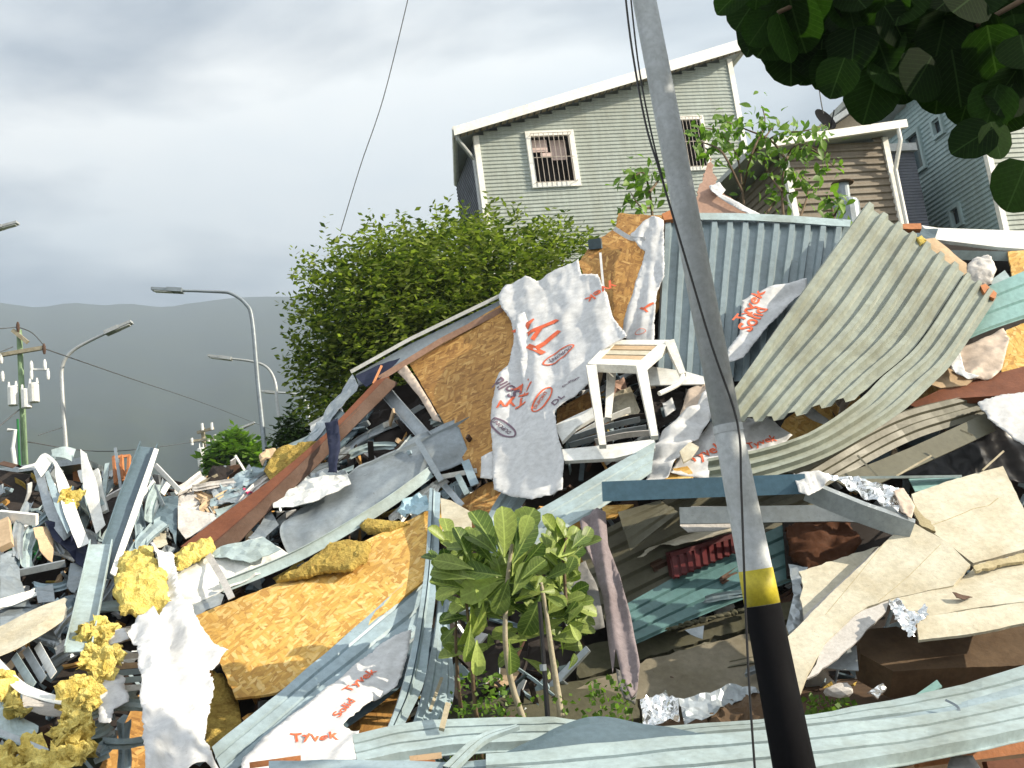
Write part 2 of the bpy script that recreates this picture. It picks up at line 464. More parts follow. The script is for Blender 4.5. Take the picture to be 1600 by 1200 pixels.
def osb_mat(name, stops, rot=0.3):
    m, nt, b = nodes_of(name)
    base = coords(nt, 'UV')
    warp = nt_noise(nt, base, 3.0, 3)
    cols, dists = [], []
    for k, (an, sx, sy, sc) in enumerate(((rot, 1, 3.8, 10), (rot + 1.25, 1, 4.4, 9), (rot - .8, 1, 3.4, 12))):
        v = coords(nt, 'UV', (sx, sy, 1), rot=an)
        ad = nt.nodes.new('ShaderNodeVectorMath'); ad.operation = 'MULTIPLY_ADD'; ad.inputs[1].default_value = (.14, .14, .14)
        cb = nt.nodes.new('ShaderNodeCombineXYZ'); nt.links.new(warp, cb.inputs[0]); nt.links.new(warp, cb.inputs[1])
        nt.links.new(cb.outputs[0], ad.inputs[0]); nt.links.new(v, ad.inputs[2])
        vo = nt.nodes.new('ShaderNodeTexVoronoi'); vo.inputs['Scale'].default_value = sc; vo.inputs['Randomness'].default_value = 1
        nt.links.new(ad.outputs[0], vo.inputs['Vector'])
        sp = nt.nodes.new('ShaderNodeSeparateColor'); nt.links.new(vo.outputs['Color'], sp.inputs[0])
        cols.append((sp.outputs[0], sp.outputs[1])); dists.append(vo.outputs['Distance'])
    def pick(f, a, bb):
        mm = nt.nodes.new('ShaderNodeMix'); mm.data_type = 'FLOAT'
        nt.links.new(f, mm.inputs[0]); nt.links.new(a, mm.inputs[2]); nt.links.new(bb, mm.inputs[3]); return mm.outputs[0]
    def gt(x, th):
        mm = nt.nodes.new('ShaderNodeMath'); mm.operation = 'GREATER_THAN'; mm.inputs[1].default_value = th; nt.links.new(x, mm.inputs[0]); return mm.outputs[0]
    v1 = pick(gt(cols[1][1], .5), cols[0][0], cols[1][0]); d1 = pick(gt(cols[1][1], .5), dists[0], dists[1])
    v2 = pick(gt(cols[2][1], .6), v1, cols[2][0]); d2 = pick(gt(cols[2][1], .6), d1, dists[2])
    c = ramp(nt, v2, stops)
    edge = ramp(nt, d2, [(.35, (1, 1, 1)), (.8, (.62, .58, .52))])
    c = mixc(nt, .45, c, mixc(nt, 1.0, c, edge, 'MULTIPLY'))
    grain = nt_noise(nt, coords(nt, 'UV', (4, 60, 1), rot=rot), 6, 3)
    c = mixc(nt, 1.0, c, ramp(nt, grain, [(.3, (.84, .84, .84)), (.7, (1.08, 1.08, 1.08))]), 'MULTIPLY')
    st = nt_noise(nt, base, 1.7, 5)
    c = mixc(nt, ramp(nt, st, [(.52, (0, 0, 0)), (.75, (.4, .4, .4))]), c, (.16, .08, .025))
    nt.links.new(c, b.inputs['Base Color']); b.inputs['Roughness'].default_value = .75
    hh = nt.nodes.new('ShaderNodeMath'); hh.operation = 'ADD'; nt.links.new(v2, hh.inputs[0]); nt.links.new(grain, hh.inputs[1])
    bump(nt, b, hh.outputs[0], .35, .006)
    return m
def wool_mat(name, col, col2):
    m, nt, b = nodes_of(name)
    v = coords(nt, 'Object')
    n1 = nt_noise(nt, v, 9, 8, .7, .8); n2 = nt_noise(nt, v, 60, 4, .7)
    c = ramp(nt, n1, [(.3, col2), (.6, col)])
    c = mixc(nt, 1.0, c, ramp(nt, n2, [(.3, (.7, .7, .68)), (.7, (1.1, 1.1, 1.1))]), 'MULTIPLY')
    nt.links.new(c, b.inputs['Base Color']); b.inputs['Roughness'].default_value = 1; b.inputs['Specular IOR Level'].default_value = .05
    a = nt.nodes.new('ShaderNodeMath'); a.operation = 'ADD'; nt.links.new(n1, a.inputs[0]); nt.links.new(n2, a.inputs[1])
    bump(nt, b, a.outputs[0], .9, .03)
    return m
def leaf_mat(name, c1, c2, trans=.35, rough=.4, veins=0.0):
    m, nt, b = nodes_of(name)
    geo = nt.nodes.new('ShaderNodeNewGeometry'); oi = nt.nodes.new('ShaderNodeObjectInfo')
    ad = nt.nodes.new('ShaderNodeMath'); ad.operation = 'ADD'; nt.links.new(geo.outputs['Random Per Island'], ad.inputs[0]); nt.links.new(oi.outputs['Random'], ad.inputs[1])
    fr = nt.nodes.new('ShaderNodeMath'); fr.operation = 'FRACT'; nt.links.new(ad.outputs[0], fr.inputs[0])
    c = ramp(nt, fr.outputs[0], [(0.0, c1), (.8, c2), (1.0, tuple(min(1, x * 1.5) for x in c2))])
    n = nt_noise(nt, coords(nt, 'Object', rnd=False), 14, 4)
    c = mixc(nt, 1.0, c, ramp(nt, n, [(.3, (.75, .75, .75)), (.7, (1.15, 1.15, 1.1))]), 'MULTIPLY')
    if veins:
        tc = nt.nodes.new('ShaderNodeTexCoord'); sx = nt.nodes.new('ShaderNodeSeparateXYZ'); nt.links.new(tc.outputs['UV'], sx.inputs[0])
        def mth(op, a, b_=None, c_=None):
            q = nt.nodes.new('ShaderNodeMath'); q.operation = op
            for i_, w_ in enumerate((a, b_, c_)):
                if w_ is None: continue
                if isinstance(w_, (int, float)): q.inputs[i_].default_value = w_
                else: nt.links.new(w_, q.inputs[i_])
            return q.outputs[0]
        av = mth('ABSOLUTE', sx.outputs[1])
        mid = mth('LESS_THAN', av, .016)
        ph = mth('FRACT', mth('MULTIPLY_ADD', sx.outputs[0], 9.0, mth('MULTIPLY', av, -7.0)))
        side_ = mth('LESS_THAN', ph, .10)
        vv = mth('MULTIPLY', mth('MAXIMUM', mid, mth('MULTIPLY', side_, .55)), veins)
        c = mixc(nt, vv, c, tuple(min(1, x * 2.2 + .02) for x in c2))
    nt.links.new(c, b.inputs['Base Color']); b.inputs['Roughness'].default_value = rough; b.inputs['Specular IOR Level'].default_value = .22 if rough < .5 else .08
    tl = nt.nodes.new('ShaderNodeBsdfTranslucent'); ms = nt.nodes.new('ShaderNodeMixShader'); ms.inputs[0].default_value = trans
    cc = mixc(nt, 1.0, c, (1.25, 1.5, .55), 'MULTIPLY')
    nt.links.new(cc, tl.inputs[0]); nt.links.new(b.outputs[0], ms.inputs[1]); nt.links.new(tl.outputs[0], ms.inputs[2])
    nt.links.new(ms.outputs[0], nt.nodes['Material Output'].inputs[0])
    return m

blue = M('siding_blue_grey', (.29, .38, .43), .42, amt=.65, dirt=(.55, .5, .42), scale=2.2)
blue_dk = M('siding_slate_shade', (.09, .135, .165), .4, amt=.4)  # blue-grey siding with shade put into its colour; also used for slate scraps
pale = M('siding_pale', (.35, .44, .46), .42, amt=.75, dirt=(.55, .49, .40), scale=2.4)
khaki = M('siding_khaki', (.275, .305, .26), .45, amt=.7, dirt=(.6, .54, .44), scale=1.8)
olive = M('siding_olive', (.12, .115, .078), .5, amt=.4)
teal = M('siding_teal', (.22, .38, .37), .36, amt=.4, dirt=(.6, .6, .55))
zinc = M('zinc', (.36, .40, .43), .36, metal=.45, amt=.5, dirt=(.55, .55, .52), scale=3)
zinc_dk = M('zinc_dull', (.26, .30, .33), .45, metal=.4, amt=.5)
white = M('white_metal', (.74, .75, .73), .42, amt=.4, dirt=(.62, .58, .5), scale=2.2)
plastic = M('white_plastic', (.76, .76, .72), .4, amt=.5, dirt=(.62, .56, .45), scale=4, bmp=.03)
cream = M('cream_board', (.545, .515, .415), .8, amt=.65, dirt=(.62, .54, .42), scale=2.6, bmp=.25, bs=40)
cream_edge = M('cream_board_core', (.42, .36, .22), .9, amt=.6, scale=9, bmp=.6, bs=30)
concrete = M('concrete', (.21, .185, .135), .9, dirt=(.45, .42, .32), amt=.75, scale=2.4, bmp=.5, bs=14)
concrete_dk = M('concrete_mossy_shaded', (.085, .08, .05), .95, dirt=(.4, .45, .25), amt=.8, scale=3, bmp=.6, bs=12)  # mossy tint; base also darkened to paint the shade of the debris above
rustc = M('rust_stained', (.10, .062, .032), .9, dirt=(.5, .4, .3), amt=.8, scale=3, bmp=.5, bs=14)
wood = M('timber_red', (.17, .055, .022), .62, dirt=(.5, .42, .35), amt=.6, scale=3, bmp=.2, bs=40)
wood_br = M('timber_orange', (.44, .17, .06), .6, dirt=(.55, .5, .42), amt=.5, scale=4, bmp=.25, bs=50)
wood_dk = M('timber_dark', (.085, .045, .028), .75, amt=.6, scale=4, bmp=.3)
tan = M('tan_board', (.52, .38, .24), .8, amt=.4, scale=3)
card = M('pink_brown_board', (.38, .24, .18), .85, amt=.4, scale=4)
wrap = M('house_wrap', (.64, .65, .665), .55, dirt=(.82, .80, .76), amt=.45, scale=2.2, bmp=.12, bs=30, trans=.12)
wrap_tan = M('house_wrap_reverse', (.56, .46, .38), .6, dirt=(.8, .75, .66), amt=.4, scale=3, trans=.1)
print_red = M('print_red', (.72, .13, .05), .6, amt=.25)
print_dk = M('print_dark', (.16, .10, .14), .6, amt=.2)
clip_ = M('blue_film', (.40, .58, .68), .3, amt=.3)
tissue = M('grey_bag', (.52, .50, .48), .45, amt=.4, scale=6, bmp=.3)
foil = M('foil', (.74, .76, .78), .2, metal=.85, amt=.3, scale=6, bmp=.5, bs=22)
black = M('black_plastic', (.012, .012, .014), .4, amt=.2)
shade_black = M('dark_interior', (.020, .014, .012), .9, amt=.4)  # near-black; paints the shade of interiors and gaps, also plain black scraps
navy = M('navy_fabric', (.012, .018, .05), .8, amt=.3)
mauve = M('mauve_fabric', (.21, .175, .185), .85, dirt=(.7, .66, .62), amt=.4, scale=5, bmp=.25, bs=60)
greyfab = M('grey_fabric', (.20, .20, .20), .9, amt=.4, scale=5)
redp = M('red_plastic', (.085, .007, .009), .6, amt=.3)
pink = M('pink_fabric', (.62, .06, .16), .8, amt=.3)
greenp = M('green_paint', (.012, .17, .045), .5, amt=.35)
yellowp = M('yellow_paint', (.50, .42, .03), .55, dirt=(.6, .55, .5), amt=.5, scale=6)
blackp = M('black_paint', (.005, .005, .006), .9, spec=.06, amt=.3, dirt=(2.2, 2.0, 1.8), scale=5)
galv = M('galvanised_pole', (.48, .51, .53), .65, metal=.0, spec=.2, dirt=(.6, .58, .52), amt=.5, scale=4)
lampm = M('lamp_post_grey', (.42, .44, .44), .45, metal=.3, amt=.3)
polegreen = M('pole_green', (.20, .30, .17), .7, amt=.5, scale=5)
osb = osb_mat('osb_gold', [(0.0, (.46, .24, .05)), (.35, (.62, .36, .075)), (.7, (.71, .45, .12)), (1.0, (.80, .56, .22))])
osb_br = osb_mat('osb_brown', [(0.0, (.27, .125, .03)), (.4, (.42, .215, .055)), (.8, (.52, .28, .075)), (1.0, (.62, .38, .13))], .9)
wool = wool_mat('wool_yellow', (.92, .77, .26), (.60, .42, .08))
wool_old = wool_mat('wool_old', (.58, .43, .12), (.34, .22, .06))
lf_bush = leaf_mat('leaf_bush', (.036, .070, .014), (.22, .26, .06), .38, .55)
lf_dark = leaf_mat('leaf_dark', (.012, .030, .008), (.030, .055, .014), .25, .4)
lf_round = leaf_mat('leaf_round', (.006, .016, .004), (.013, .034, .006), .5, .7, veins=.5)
lf_bright = leaf_mat('leaf_bright', (.08, .16, .025), (.15, .25, .045), .4, .45)
lf_plant = leaf_mat('leaf_plant', (.05, .10, .022), (.25, .31, .085), .3, .4, veins=.35)
teal_dk = M('siding_teal_shaded', (.10, .20, .205), .36, amt=.4, dirt=(.6, .6, .55))  # the same teal siding, with the shade under the beam put into its colour
bark = M('bark', (.13, .09, .055), .95, amt=.6, scale=8, bmp=.6)
bark_pale = M('bark_pale', (.36, .32, .23), .9, amt=.6, scale=8, bmp=.5)
soil = M('soil', (.11, .065, .035), 1, dirt=(.4, .4, .4), amt=.7, scale=1.4, bmp=.8, bs=9)
grassm = M('grass_ground', (.055, .075, .022), 1, dirt=(.8, .55, .5), amt=.7, scale=.6, bmp=.7, bs=6)
# ------------------------------------------------------------------ ground, mountain, haze
def sst(a, b, x):
    t = min(max((x - a) / (b - a), 0), 1); return t * t * (3 - 2 * t)
def ground_z(x, y):
    z = 0.75 * sst(5.7, 7.3, y)
    z += 8.0 * sst(9.5, 25, y) * sst(-7.5, -1.0, x) * (1 - sst(60, 150, y))
    z += 1.5 * sst(14, 40, y) * (1 - sst(60, 150, y)) * (1 - sst(-7.5, -1, x)) * 0
    return z + 0.05 * nz(x * .9, y * .9) * sst(5, 7, y) + 0.02 * nz(x * 3, y * 3)
gx = [-4000, -1500, -500, -150, -60, -30, -18] + [-12 + i * .6 for i in range(41)] + [18, 30, 60, 150, 500, 1500, 4000]
gy = [-60, -20, -5, 0, 3] + [4.5 + i * .5 for i in range(44)] + [30, 36, 45, 60, 80, 110, 150, 250, 420, 700, 1200, 2400]
V = [(x, y, ground_z(x, y)) for y in gy for x in gx]
nx_ = len(gx)
Fc = [(j * nx_ + i, j * nx_ + i + 1, (j + 1) * nx_ + i + 1, (j + 1) * nx_ + i) for j in range(len(gy) - 1) for i in range(nx_ - 1)]
fm = [1 if (gy[j] < 9 and -12 < gx[i] < 12 and gy[j] > 5) else 0 for j in range(len(gy) - 1) for i in range(nx_ - 1)]
mk('ground', V, Fc, [grassm, soil], fm=fm, smooth=True, kind='structure')
asphalt = M('asphalt', (.05, .05, .052), .9, amt=.4, scale=1.2, bmp=.5, bs=40)
mk('road', [(-60, -8, .035), (60, -8, .035), (60, 4.6, .035), (-60, 4.6, .035)], [(0, 1, 2, 3)], asphalt, kind='structure')

mount = M('mountain_forest', (.030, .048, .026), 1, dirt=(1.9, 1.5, 1.2), amt=.8, scale=.012, bmp=0)
NA, NR = 150, 46
V, Fc = [], []
for j in range(NR):
    f = j / (NR - 1); r = 300 + 2000 * f
    for i in range(NA):
        az = R(-50 + 100 * i / (NA - 1))
        rid = 16.6 + 1.6 * nz(az * 3.1, 2.2) + .9 * nz(az * 9, 4) + .5 * nz(az * 25, 1)
        el = R(0.2 + (rid - .2) * (f ** .5))
        rav = 26 * nz(az * 14, r * .0016, 3) + 12 * nz(az * 34, r * .005, 8)
        V.append((r * math.sin(az), r * math.cos(az), r * math.tan(el) + rav * min(1, f * 3) * (1 - .7 * f)))
for j in range(NR - 1):
    for i in range(NA - 1):
        Fc.append((j * NA + i, j * NA + i + 1, (j + 1) * NA + i + 1, (j + 1) * NA + i))
mk('mountain', V, Fc, mount, smooth=True, kind='structure')

hz, nt, b = nodes_of('haze_air')
nt.nodes.remove(b)
pv = nt.nodes.new('ShaderNodeVolumePrincipled')
pv.inputs['Color'].default_value = (.70, .83, .98, 1); pv.inputs['Density'].default_value = HAZE; pv.inputs['Anisotropy'].default_value = 0.3
nt.links.new(pv.outputs[0], nt.nodes['Material Output'].inputs['Volume'])
mb = MB(); mb.box((0, 1200, 394), (4200, 0, 0), (0, 1290, 0), (0, 0, 398))
mb.build('haze', hz, kind='stuff')

# ------------------------------------------------------------------ heap of the collapsed house (what lies under the pieces)
V, Fc = [], []
cols = list(range(-240, 1881, 40)); NRW = 26
for px in cols:
    top = lerp_tab(TOPLINE, px) + 34
    for k in range(NRW):
        py = 1150 + (top - 1150) * k / (NRW - 1)
        p = Q(px, py, 0.50 + .32 * sst(860, 960, px) * sst(740, 800, py) + .14 * nz(px * .013, py * .013, 5) + .08 * nz(px * .04, py * .04, 2))
        V.append(p)
    last = V[-1]
    V.append((last.x * 1.08, last.y + 1.0, max(last.z - .7, ground_z(last.x, last.y + 1) - .2)))
    V.append((last.x * 1.2, last.y + 3.5, min(last.z - 2.2, ground_z(last.x, last.y + 3.5) - .3)))
n_ = NRW + 2
for i in range(len(cols) - 1):
    for k in range(n_ - 1):
        Fc.append((i * n_ + k, (i + 1) * n_ + k, (i + 1) * n_ + k + 1, i * n_ + k + 1))
heapm = M('heap_fill', (.032, .025, .022), 1, dirt=(.35, .33, .32), amt=.8, scale=1.6, bmp=.8, bs=8)
mk('debris_mound', V, Fc, heapm, kind='structure')

# ------------------------------------------------------------------ houses on the slope, all turned the same way
HA = R(12.5)
HS = Vector((math.cos(HA), math.sin(HA), 0)); HB = Vector((-math.sin(HA), math.cos(HA), 0)); HZ = Vector((0, 0, 1))
def siding(name, O, sd, nrm, L_, z0, ztop, pitch, mat, parent, holes=(), depth=.018, flip=False):
    """rows of profiled cladding; O is the foot of the wall at s=0, z measured in world height; rows are cut round the holes (s0,s1,z0,z1)"""
    V, Fc = [], []
    def strip(s0, s1, za, zb):
        if s1 - s0 < .02: return
        b = len(V)
        prof = [(za, depth), (za + .30 * (zb - za), depth), (za + .48 * (zb - za), 0), (za + .86 * (zb - za), 0), (zb, depth)]
        for (z, d) in prof:
            for s in (s0, s1):
                V.append(Vector((O.x, O.y, 0)) + sd * s + HZ * z + nrm * d)
        for k in range(len(prof) - 1):
            Fc.append((b + 2 * k, b + 2 * k + 1, b + 2 * k + 3, b + 2 * k + 2))
    z = z0
    zmax = max(ztop(0), ztop(L_))
    while z < zmax:
        zb = z + pitch; zm = (z + zb) / 2
        s0, s1 = 0.0, L_
        a, c = ztop(0), ztop(L_)
        if zm > a: s0 = (zm - a) / (c - a) * L_ if c > a else L_
        if zm > c: s1 = (zm - a) / (c - a) * L_ if a > c else 0
        if s1 > s0:
            segs = [(s0, s1)]
            for (h0, h1, hz0, hz1) in holes:
                if hz0 < zm < hz1:
                    ns = []
                    for (a_, b_) in segs:
                        if h0 > a_: ns.append((a_, min(b_, h0)))
                        if h1 < b_: ns.append((max(a_, h1), b_))
                    segs = ns
            for sg in segs: strip(*sg, z, zb)
        z = zb
    return mk(name, V, Fc, mat, parent)
class Wall:                           # a vertical wall plane through a corner, with pixel -> (s, z)
    def __init__(w, corner, sd, nrm): w.O, w.sd, w.n = corner, sd, nrm
    def sz(w, px, py):
        p = on_plane(px, py, w.O, w.n); return ((p - w.O).dot(w.sd), p.z)
    def pt(w, s, z, out=0.0): return Vector((w.O.x, w.O.y, 0)) + w.sd * s + HZ * z + w.n * out
    def rect(w, mb, s0, s1, z0, z1, o0, o1, mi=0):
        mb.box(w.pt((s0 + s1) / 2, (z0 + z1) / 2, (o0 + o1) / 2), w.sd * (s1 - s0) / 2, w.n * (o1 - o0) / 2, HZ * (z1 - z0) / 2, mi)
sid1 = M('cladding_sage', (.355, .395, .36), .5, amt=.5, dirt=(.70, .64, .54), scale=.9, bmp=0, stretch=(1.6, 1.6, .22))
sid2 = M('cladding_brown', (.21, .175, .13), .55, amt=.55, dirt=(.6, .52, .42), scale=1.2, bmp=0, stretch=(1.6, 1.6, .22))
sid3 = M('cladding_teal', (.30, .40, .42), .5, amt=.5, dirt=(.68, .64, .58), scale=1.0, bmp=0, stretch=(1.6, 1.6, .22))
slate_shade_w = M('cladding_slate_shade', (.10, .11, .14), .6, amt=.3, bmp=0)  # slate of the annex; also paints shade on the sage house side
trimw = M('trim_white', (.82, .81, .76), .55, amt=.35, dirt=(.75, .68, .55), scale=1.5, bmp=0)
roofm = M('roof_sheet', (.40, .42, .42), .5, amt=.4)
soff = M('soffit_boards', (.33, .27, .19), .8, amt=.4)
glass = M('window_glass', (.05, .075, .09), .08, amt=.2, bmp=0, spec=.8)
iron = M('iron_bars', (.50, .44, .38), .5, amt=.4)
curtain = M('curtain_cloth', (.62, .48, .44), .9, amt=.4)
def window(parent, w, s0, s1, z0, z1, fw=.09, bars=0, room=True, horiz=0, glazed=False, frame_mat=None):
    o = empty('window', w.pt((s0 + s1) / 2, z0, 0), None, None); o.parent = parent; o.location = LOC[o.name] - LOC[parent.name]
    fmat = frame_mat or trimw
    mb = MB()
    w.rect(mb, s0 - fw, s0, z0 - fw, z1 + fw, -.02, .07); w.rect(mb, s1, s1 + fw, z0 - fw, z1 + fw, -.02, .07)
    w.rect(mb, s0, s1, z1, z1 + fw, -.02, .068); w.rect(mb, s0, s1, z0 - fw, z0, -.02, .075)
    mb.build('frame', fmat, o)
    mb = MB(); w.rect(mb, s0, s1, z0, z1, -.62, -.6)
    w.rect(mb, s0 - .02, s0, z0, z1, -.6, -.03); w.rect(mb, s1, s1 + .02, z0, z1, -.6, -.03); w.rect(mb, s0, s1, z1, z1 + .02, -.6, -.03); w.rect(mb, s0, s1, z0 - .02, z0, -.6, -.03)
    mb.build('recess', shade_black, o)
    if glazed:
        mb = MB(); w.rect(mb, s0, s1, z0, z1, -.06, -.05); mb.build('pane', glass, o)
    if bars:
        mb = MB()
        for k in range(bars):
            s = s0 + (s1 - s0) * (k + .5) / bars
            mb.tube([w.pt(s, z0 - .04, .16), w.pt(s, z1 + .04, .16)], .009, 5)
        for z in [z0 + (z1 - z0) * (k + .5) / max(1, horiz) for k in range(horiz)] + [z0 - .03, z1 + .03]:
            mb.tube([w.pt(s0 - .03, z, .16), w.pt(s1 + .03, z, .16)], .010, 5)
        for s in (s0 - .02, s1 + .02):
            for z in (z0, z1): mb.tube([w.pt(s, z, .16), w.pt(s, z, .0)], .009, 5)
        mb.build('window_bars', iron, o)
    return o

# --- the tall sage house with the single-pitch roof
w1 = Wall(P(742, 205, 25.5), HS, -HB)
A = w1.O
sR = w1.sz(1137, 85)[0]
zL, zR = w1.sz(742, 212)[1], w1.sz(1137, 92)[1]
zt = lambda s: zL + (zR - zL) * s / sR
H1 = empty('hillside_house', w1.pt(sR / 2, 7.6), 'sage green clad house with single-pitch roof and barred window above the bush', 'house')
(a0, _), (a1, _) = w1.sz(833, 250), w1.sz(893, 245)
zz = [w1.sz(862, 213)[1], w1.sz(862, 286)[1]]
win1 = (a0, a1, zz[1], zz[0])
(b0, _), (b1, _) = w1.sz(1065, 220), w1.sz(1098, 220)
win2 = (b0 - .1, b1, w1.sz(1085, 262)[1], w1.sz(1080, 188)[1])
siding('front_cladding', A, HS, -HB, sR, 7.6, zt, .098, sid1, H1, [win1, win2])
mb = MB(); w1.rect(mb, 0.05, sR - .05, 7.6, min(zL, zR), -3.3, -.9); mb.build('core_wall', shade_black, H1)
sideW = Wall(A, HB, -HS)
siding('side_cladding', A, HB, -HS, 3.3, 7.6, lambda s: zL, .098, slate_shade_w, H1)  # side wall in shadow: its shade is painted by the darker cladding
siding('far_side_cladding', w1.pt(sR, 0), HB, HS, 3.3, 7.6, lambda s: zR, .098, sid1, H1)
for s, nm in ((0, 'corner_trim'), (sR, 'corner_trim')):
    mb = MB(); w1.rect(mb, s - .07, s + .07, 7.6, zt(s) - .02, -.07, .045); mb.build(nm, trimw, H1)
# roof: slab with front overhang
def roof_pt(px, py): return w1.sz(px, py)
sl0, sl1 = -.62, sR + .42
dz = (zR - zL) / sR
mb = MB()
def rp(s, out, up): return w1.pt(s, zt(s) + up, out)
mb.add([rp(sl0, .45, .10), rp(sl1, .45, .10), rp(sl1, -3.5, .10), rp(.02, -3.5, .10), rp(sl0, .45, .16), rp(sl1, .45, .16), rp(sl1, -3.5, .16), rp(.02, -3.5, .16)],
       [(0, 3, 2, 1), (4, 5, 6, 7), (0, 1, 5, 4), (1, 2, 6, 5), (2, 3, 7, 6), (3, 0, 4, 7)])
rf = mb.build('roof', roofm, H1)
mb = MB()
mb.add([rp(sl0, .452, -.02), rp(sl1, .452, -.05), rp(sl1, .48, -.05), rp(sl0, .48, -.02), rp(sl0, .452, .20), rp(sl1, .452, .25), rp(sl1, .48, .25), rp(sl0, .48, .20)],
       [(0, 3, 2, 1), (4, 5, 6, 7), (3, 2, 6, 7), (0, 1, 5, 4), (1, 2, 6, 5), (0, 4, 7, 3)])
mb.build('fascia_board', trimw, rf)
mb = MB()
mb.add([rp(sl1 + .002, .47, -.02), rp(sl1 + .002, -3.5, -.02), rp(sl1 + .02, -3.5, -.02), rp(sl1 + .02, .47, -.02), rp(sl1 + .002, .47, .22), rp(sl1 + .002, -3.5, .22), rp(sl1 + .02, -3.5, .22), rp(sl1 + .02, .47, .22)],
       [(0, 1, 2, 3), (4, 7, 6, 5), (0, 3, 7, 4), (1, 5, 6, 2), (3, 2, 6, 7), (0, 4, 5, 1)])
mb.build('verge_board', trimw, rf)
mb = MB()
for k in range(46):
    s = sl0 + .05 + (sl1 - sl0 - .1) * k / 45
    mb.add([rp(s, 0.03, .06), rp(s + .12, .03, .06), rp(s + .12, .44, .06), rp(s, .44, .06), rp(s, 0.03, .09), rp(s + .12, .03, .09), rp(s + .12, .44, .09), rp(s, .44, .09)],
           [(0, 3, 2, 1), (4, 5, 6, 7), (0, 1, 5, 4), (1, 2, 6, 5), (2, 3, 7, 6), (3, 0, 4, 7)])
mb.build('soffit', soff, rf)
window(H1, w1, *win1, fw=.13, bars=8, horiz=1)
window(H1, w1, *win2, fw=.10, bars=7, horiz=1)
mb = MB()
for (f0, f1, g0, g1, m_) in ((.02, .45, .72, .98, 0), (.55, .95, .55, .98, 1), (.25, .6, .62, .70, 0)):
    s0, s1 = win1[0] + (win1[1] - win1[0]) * f0, win1[0] + (win1[1] - win1[0]) * f1
    z0, z1 = win1[2] + (win1[3] - win1[2]) * g0, win1[2] + (win1[3] - win1[2]) * g1
    w1.rect(mb, s0, s1, z0, z1, -.16 - .05 * m_, -.14 - .05 * m_)
mb.build('curtain', curtain, H1)
mb = MB()
gz = zL - .02
mb.tube([w1.pt(-.58, gz + .04, .42), w1.pt(.0, gz + .10, -3.3)], .07, 8); mb.build('gutter', trimw, H1)
mb = MB()
mb.tube([w1.pt(-.55, gz, .30), w1.pt(-.50, gz - .18, .25), w1.pt(-.10, gz - .55, -.10), w1.pt(-.08, gz - .75, -.12), w1.pt(-.08, 7.6, -.12)], .05, 8); mb.build('downpipe', lampm, H1)

# --- low brown house
c2 = P(1226, 250, 20.0)
w2 = Wall(c2, HS, -HB)
s2 = w2.sz(1383, 230)[0]
zt2 = w2.sz(1226, 238)[1]; zt2r = zt2 + (w2.sz(1383, 215)[1] - zt2) * 1.0
H2 = empty('brown_house', w2.pt(s2 / 2, 6.0), 'low brown ribbed house with white gutter behind the vertical grey sheet', 'house')
siding('front_cladding', c2, HS, -HB, s2, 6.0, lambda s: zt2 + (zt2r - zt2) * s / s2, .148, sid2, H2, depth=.035)
siding('side_cladding', c2, HB, -HS, 5.0, 6.0, lambda s: zt2, .148, sid2, H2, depth=.035)
for s in (0, s2):
    mb = MB(); w2.rect(mb, s - .06, s + .06, 6.0, zt2 + (zt2r - zt2) * s / s2 - .01, -.06, .06); mb.build('corner_trim', trimw, H2)
mb = MB()
za, zb = zt2 + .02, zt2r + .02
q = lambda s, out, up: w2.pt(s, za + (zb - za) * s / s2 + up, out)
mb.add([q(-.75, .34, 0), q(s2 + .28, .34, 0), q(s2 + .28, -5, .1), q(-.75, -5, .1), q(-.75, .34, .10), q(s2 + .28, .34, .10), q(s2 + .28, -5, .2), q(-.75, -5, .2)],
       [(0, 3, 2, 1), (4, 5, 6, 7), (0, 1, 5, 4), (1, 2, 6, 5), (2, 3, 7, 6), (3, 0, 4, 7)])
r2 = mb.build('roof', roofm, H2)
mb = MB()
mb.add([q(-.78, .345, -.03), q(s2 + .3, .345, -.03), q(s2 + .3, .43, -.03), q(-.78, .43, -.03), q(-.78, .345, .13), q(s2 + .3, .345, .13), q(s2 + .3, .43, .13), q(-.78, .43, .13)],
       [(0, 3, 2, 1), (4, 5, 6, 7), (0, 1, 5, 4), (1, 2, 6, 5), (2, 3, 7, 6), (3, 0, 4, 7)])
mb.build('gutter', trimw, r2)
mb = MB()
mb.tube([q(s2 + .1, .39, 0), q(s2 + .12, .36, -.25), q(s2 + .03, .14, -.75), q(s2 + .03, .13, -3.5)], .045, 8); mb.build('downpipe', trimw, H2)
# annex of the brown house, slate coloured
w2b = Wall(w2.pt(s2 + .02, 0, -.5), HS, -HB)
w2b.O = Vector((w2b.O.x, w2b.O.y, 0))
p_ = on_plane(1428, 240, w2b.O, HB); s2b = (p_ - w2b.O).dot(HS)
ztb = zt2r - .12
siding('annex_cladding', w2b.O, HS, -HB, s2b, 6.0, lambda s: ztb, .062, slate_shade_w, H2, depth=.01)
mb = MB(); w2b.rect(mb, -.1, s2b + .03, ztb, ztb + .16, -1.5, .10); mb.build('annex_roof_edge', lampm, H2)
mb = MB(); mb.tube([w2b.pt(.18, ztb - .1, .06), w2b.pt(.18, ztb - 1.6, .06), w2b.pt(.24, ztb - 1.65, .10)], .035, 6); mb.build('drain_pipe', zinc_dk, H2)
siding('annex_side', w2b.pt(s2b, 0), HB, HS, 3.0, 6.0, lambda s: ztb, .062, slate_shade_w, H2, depth=.01)

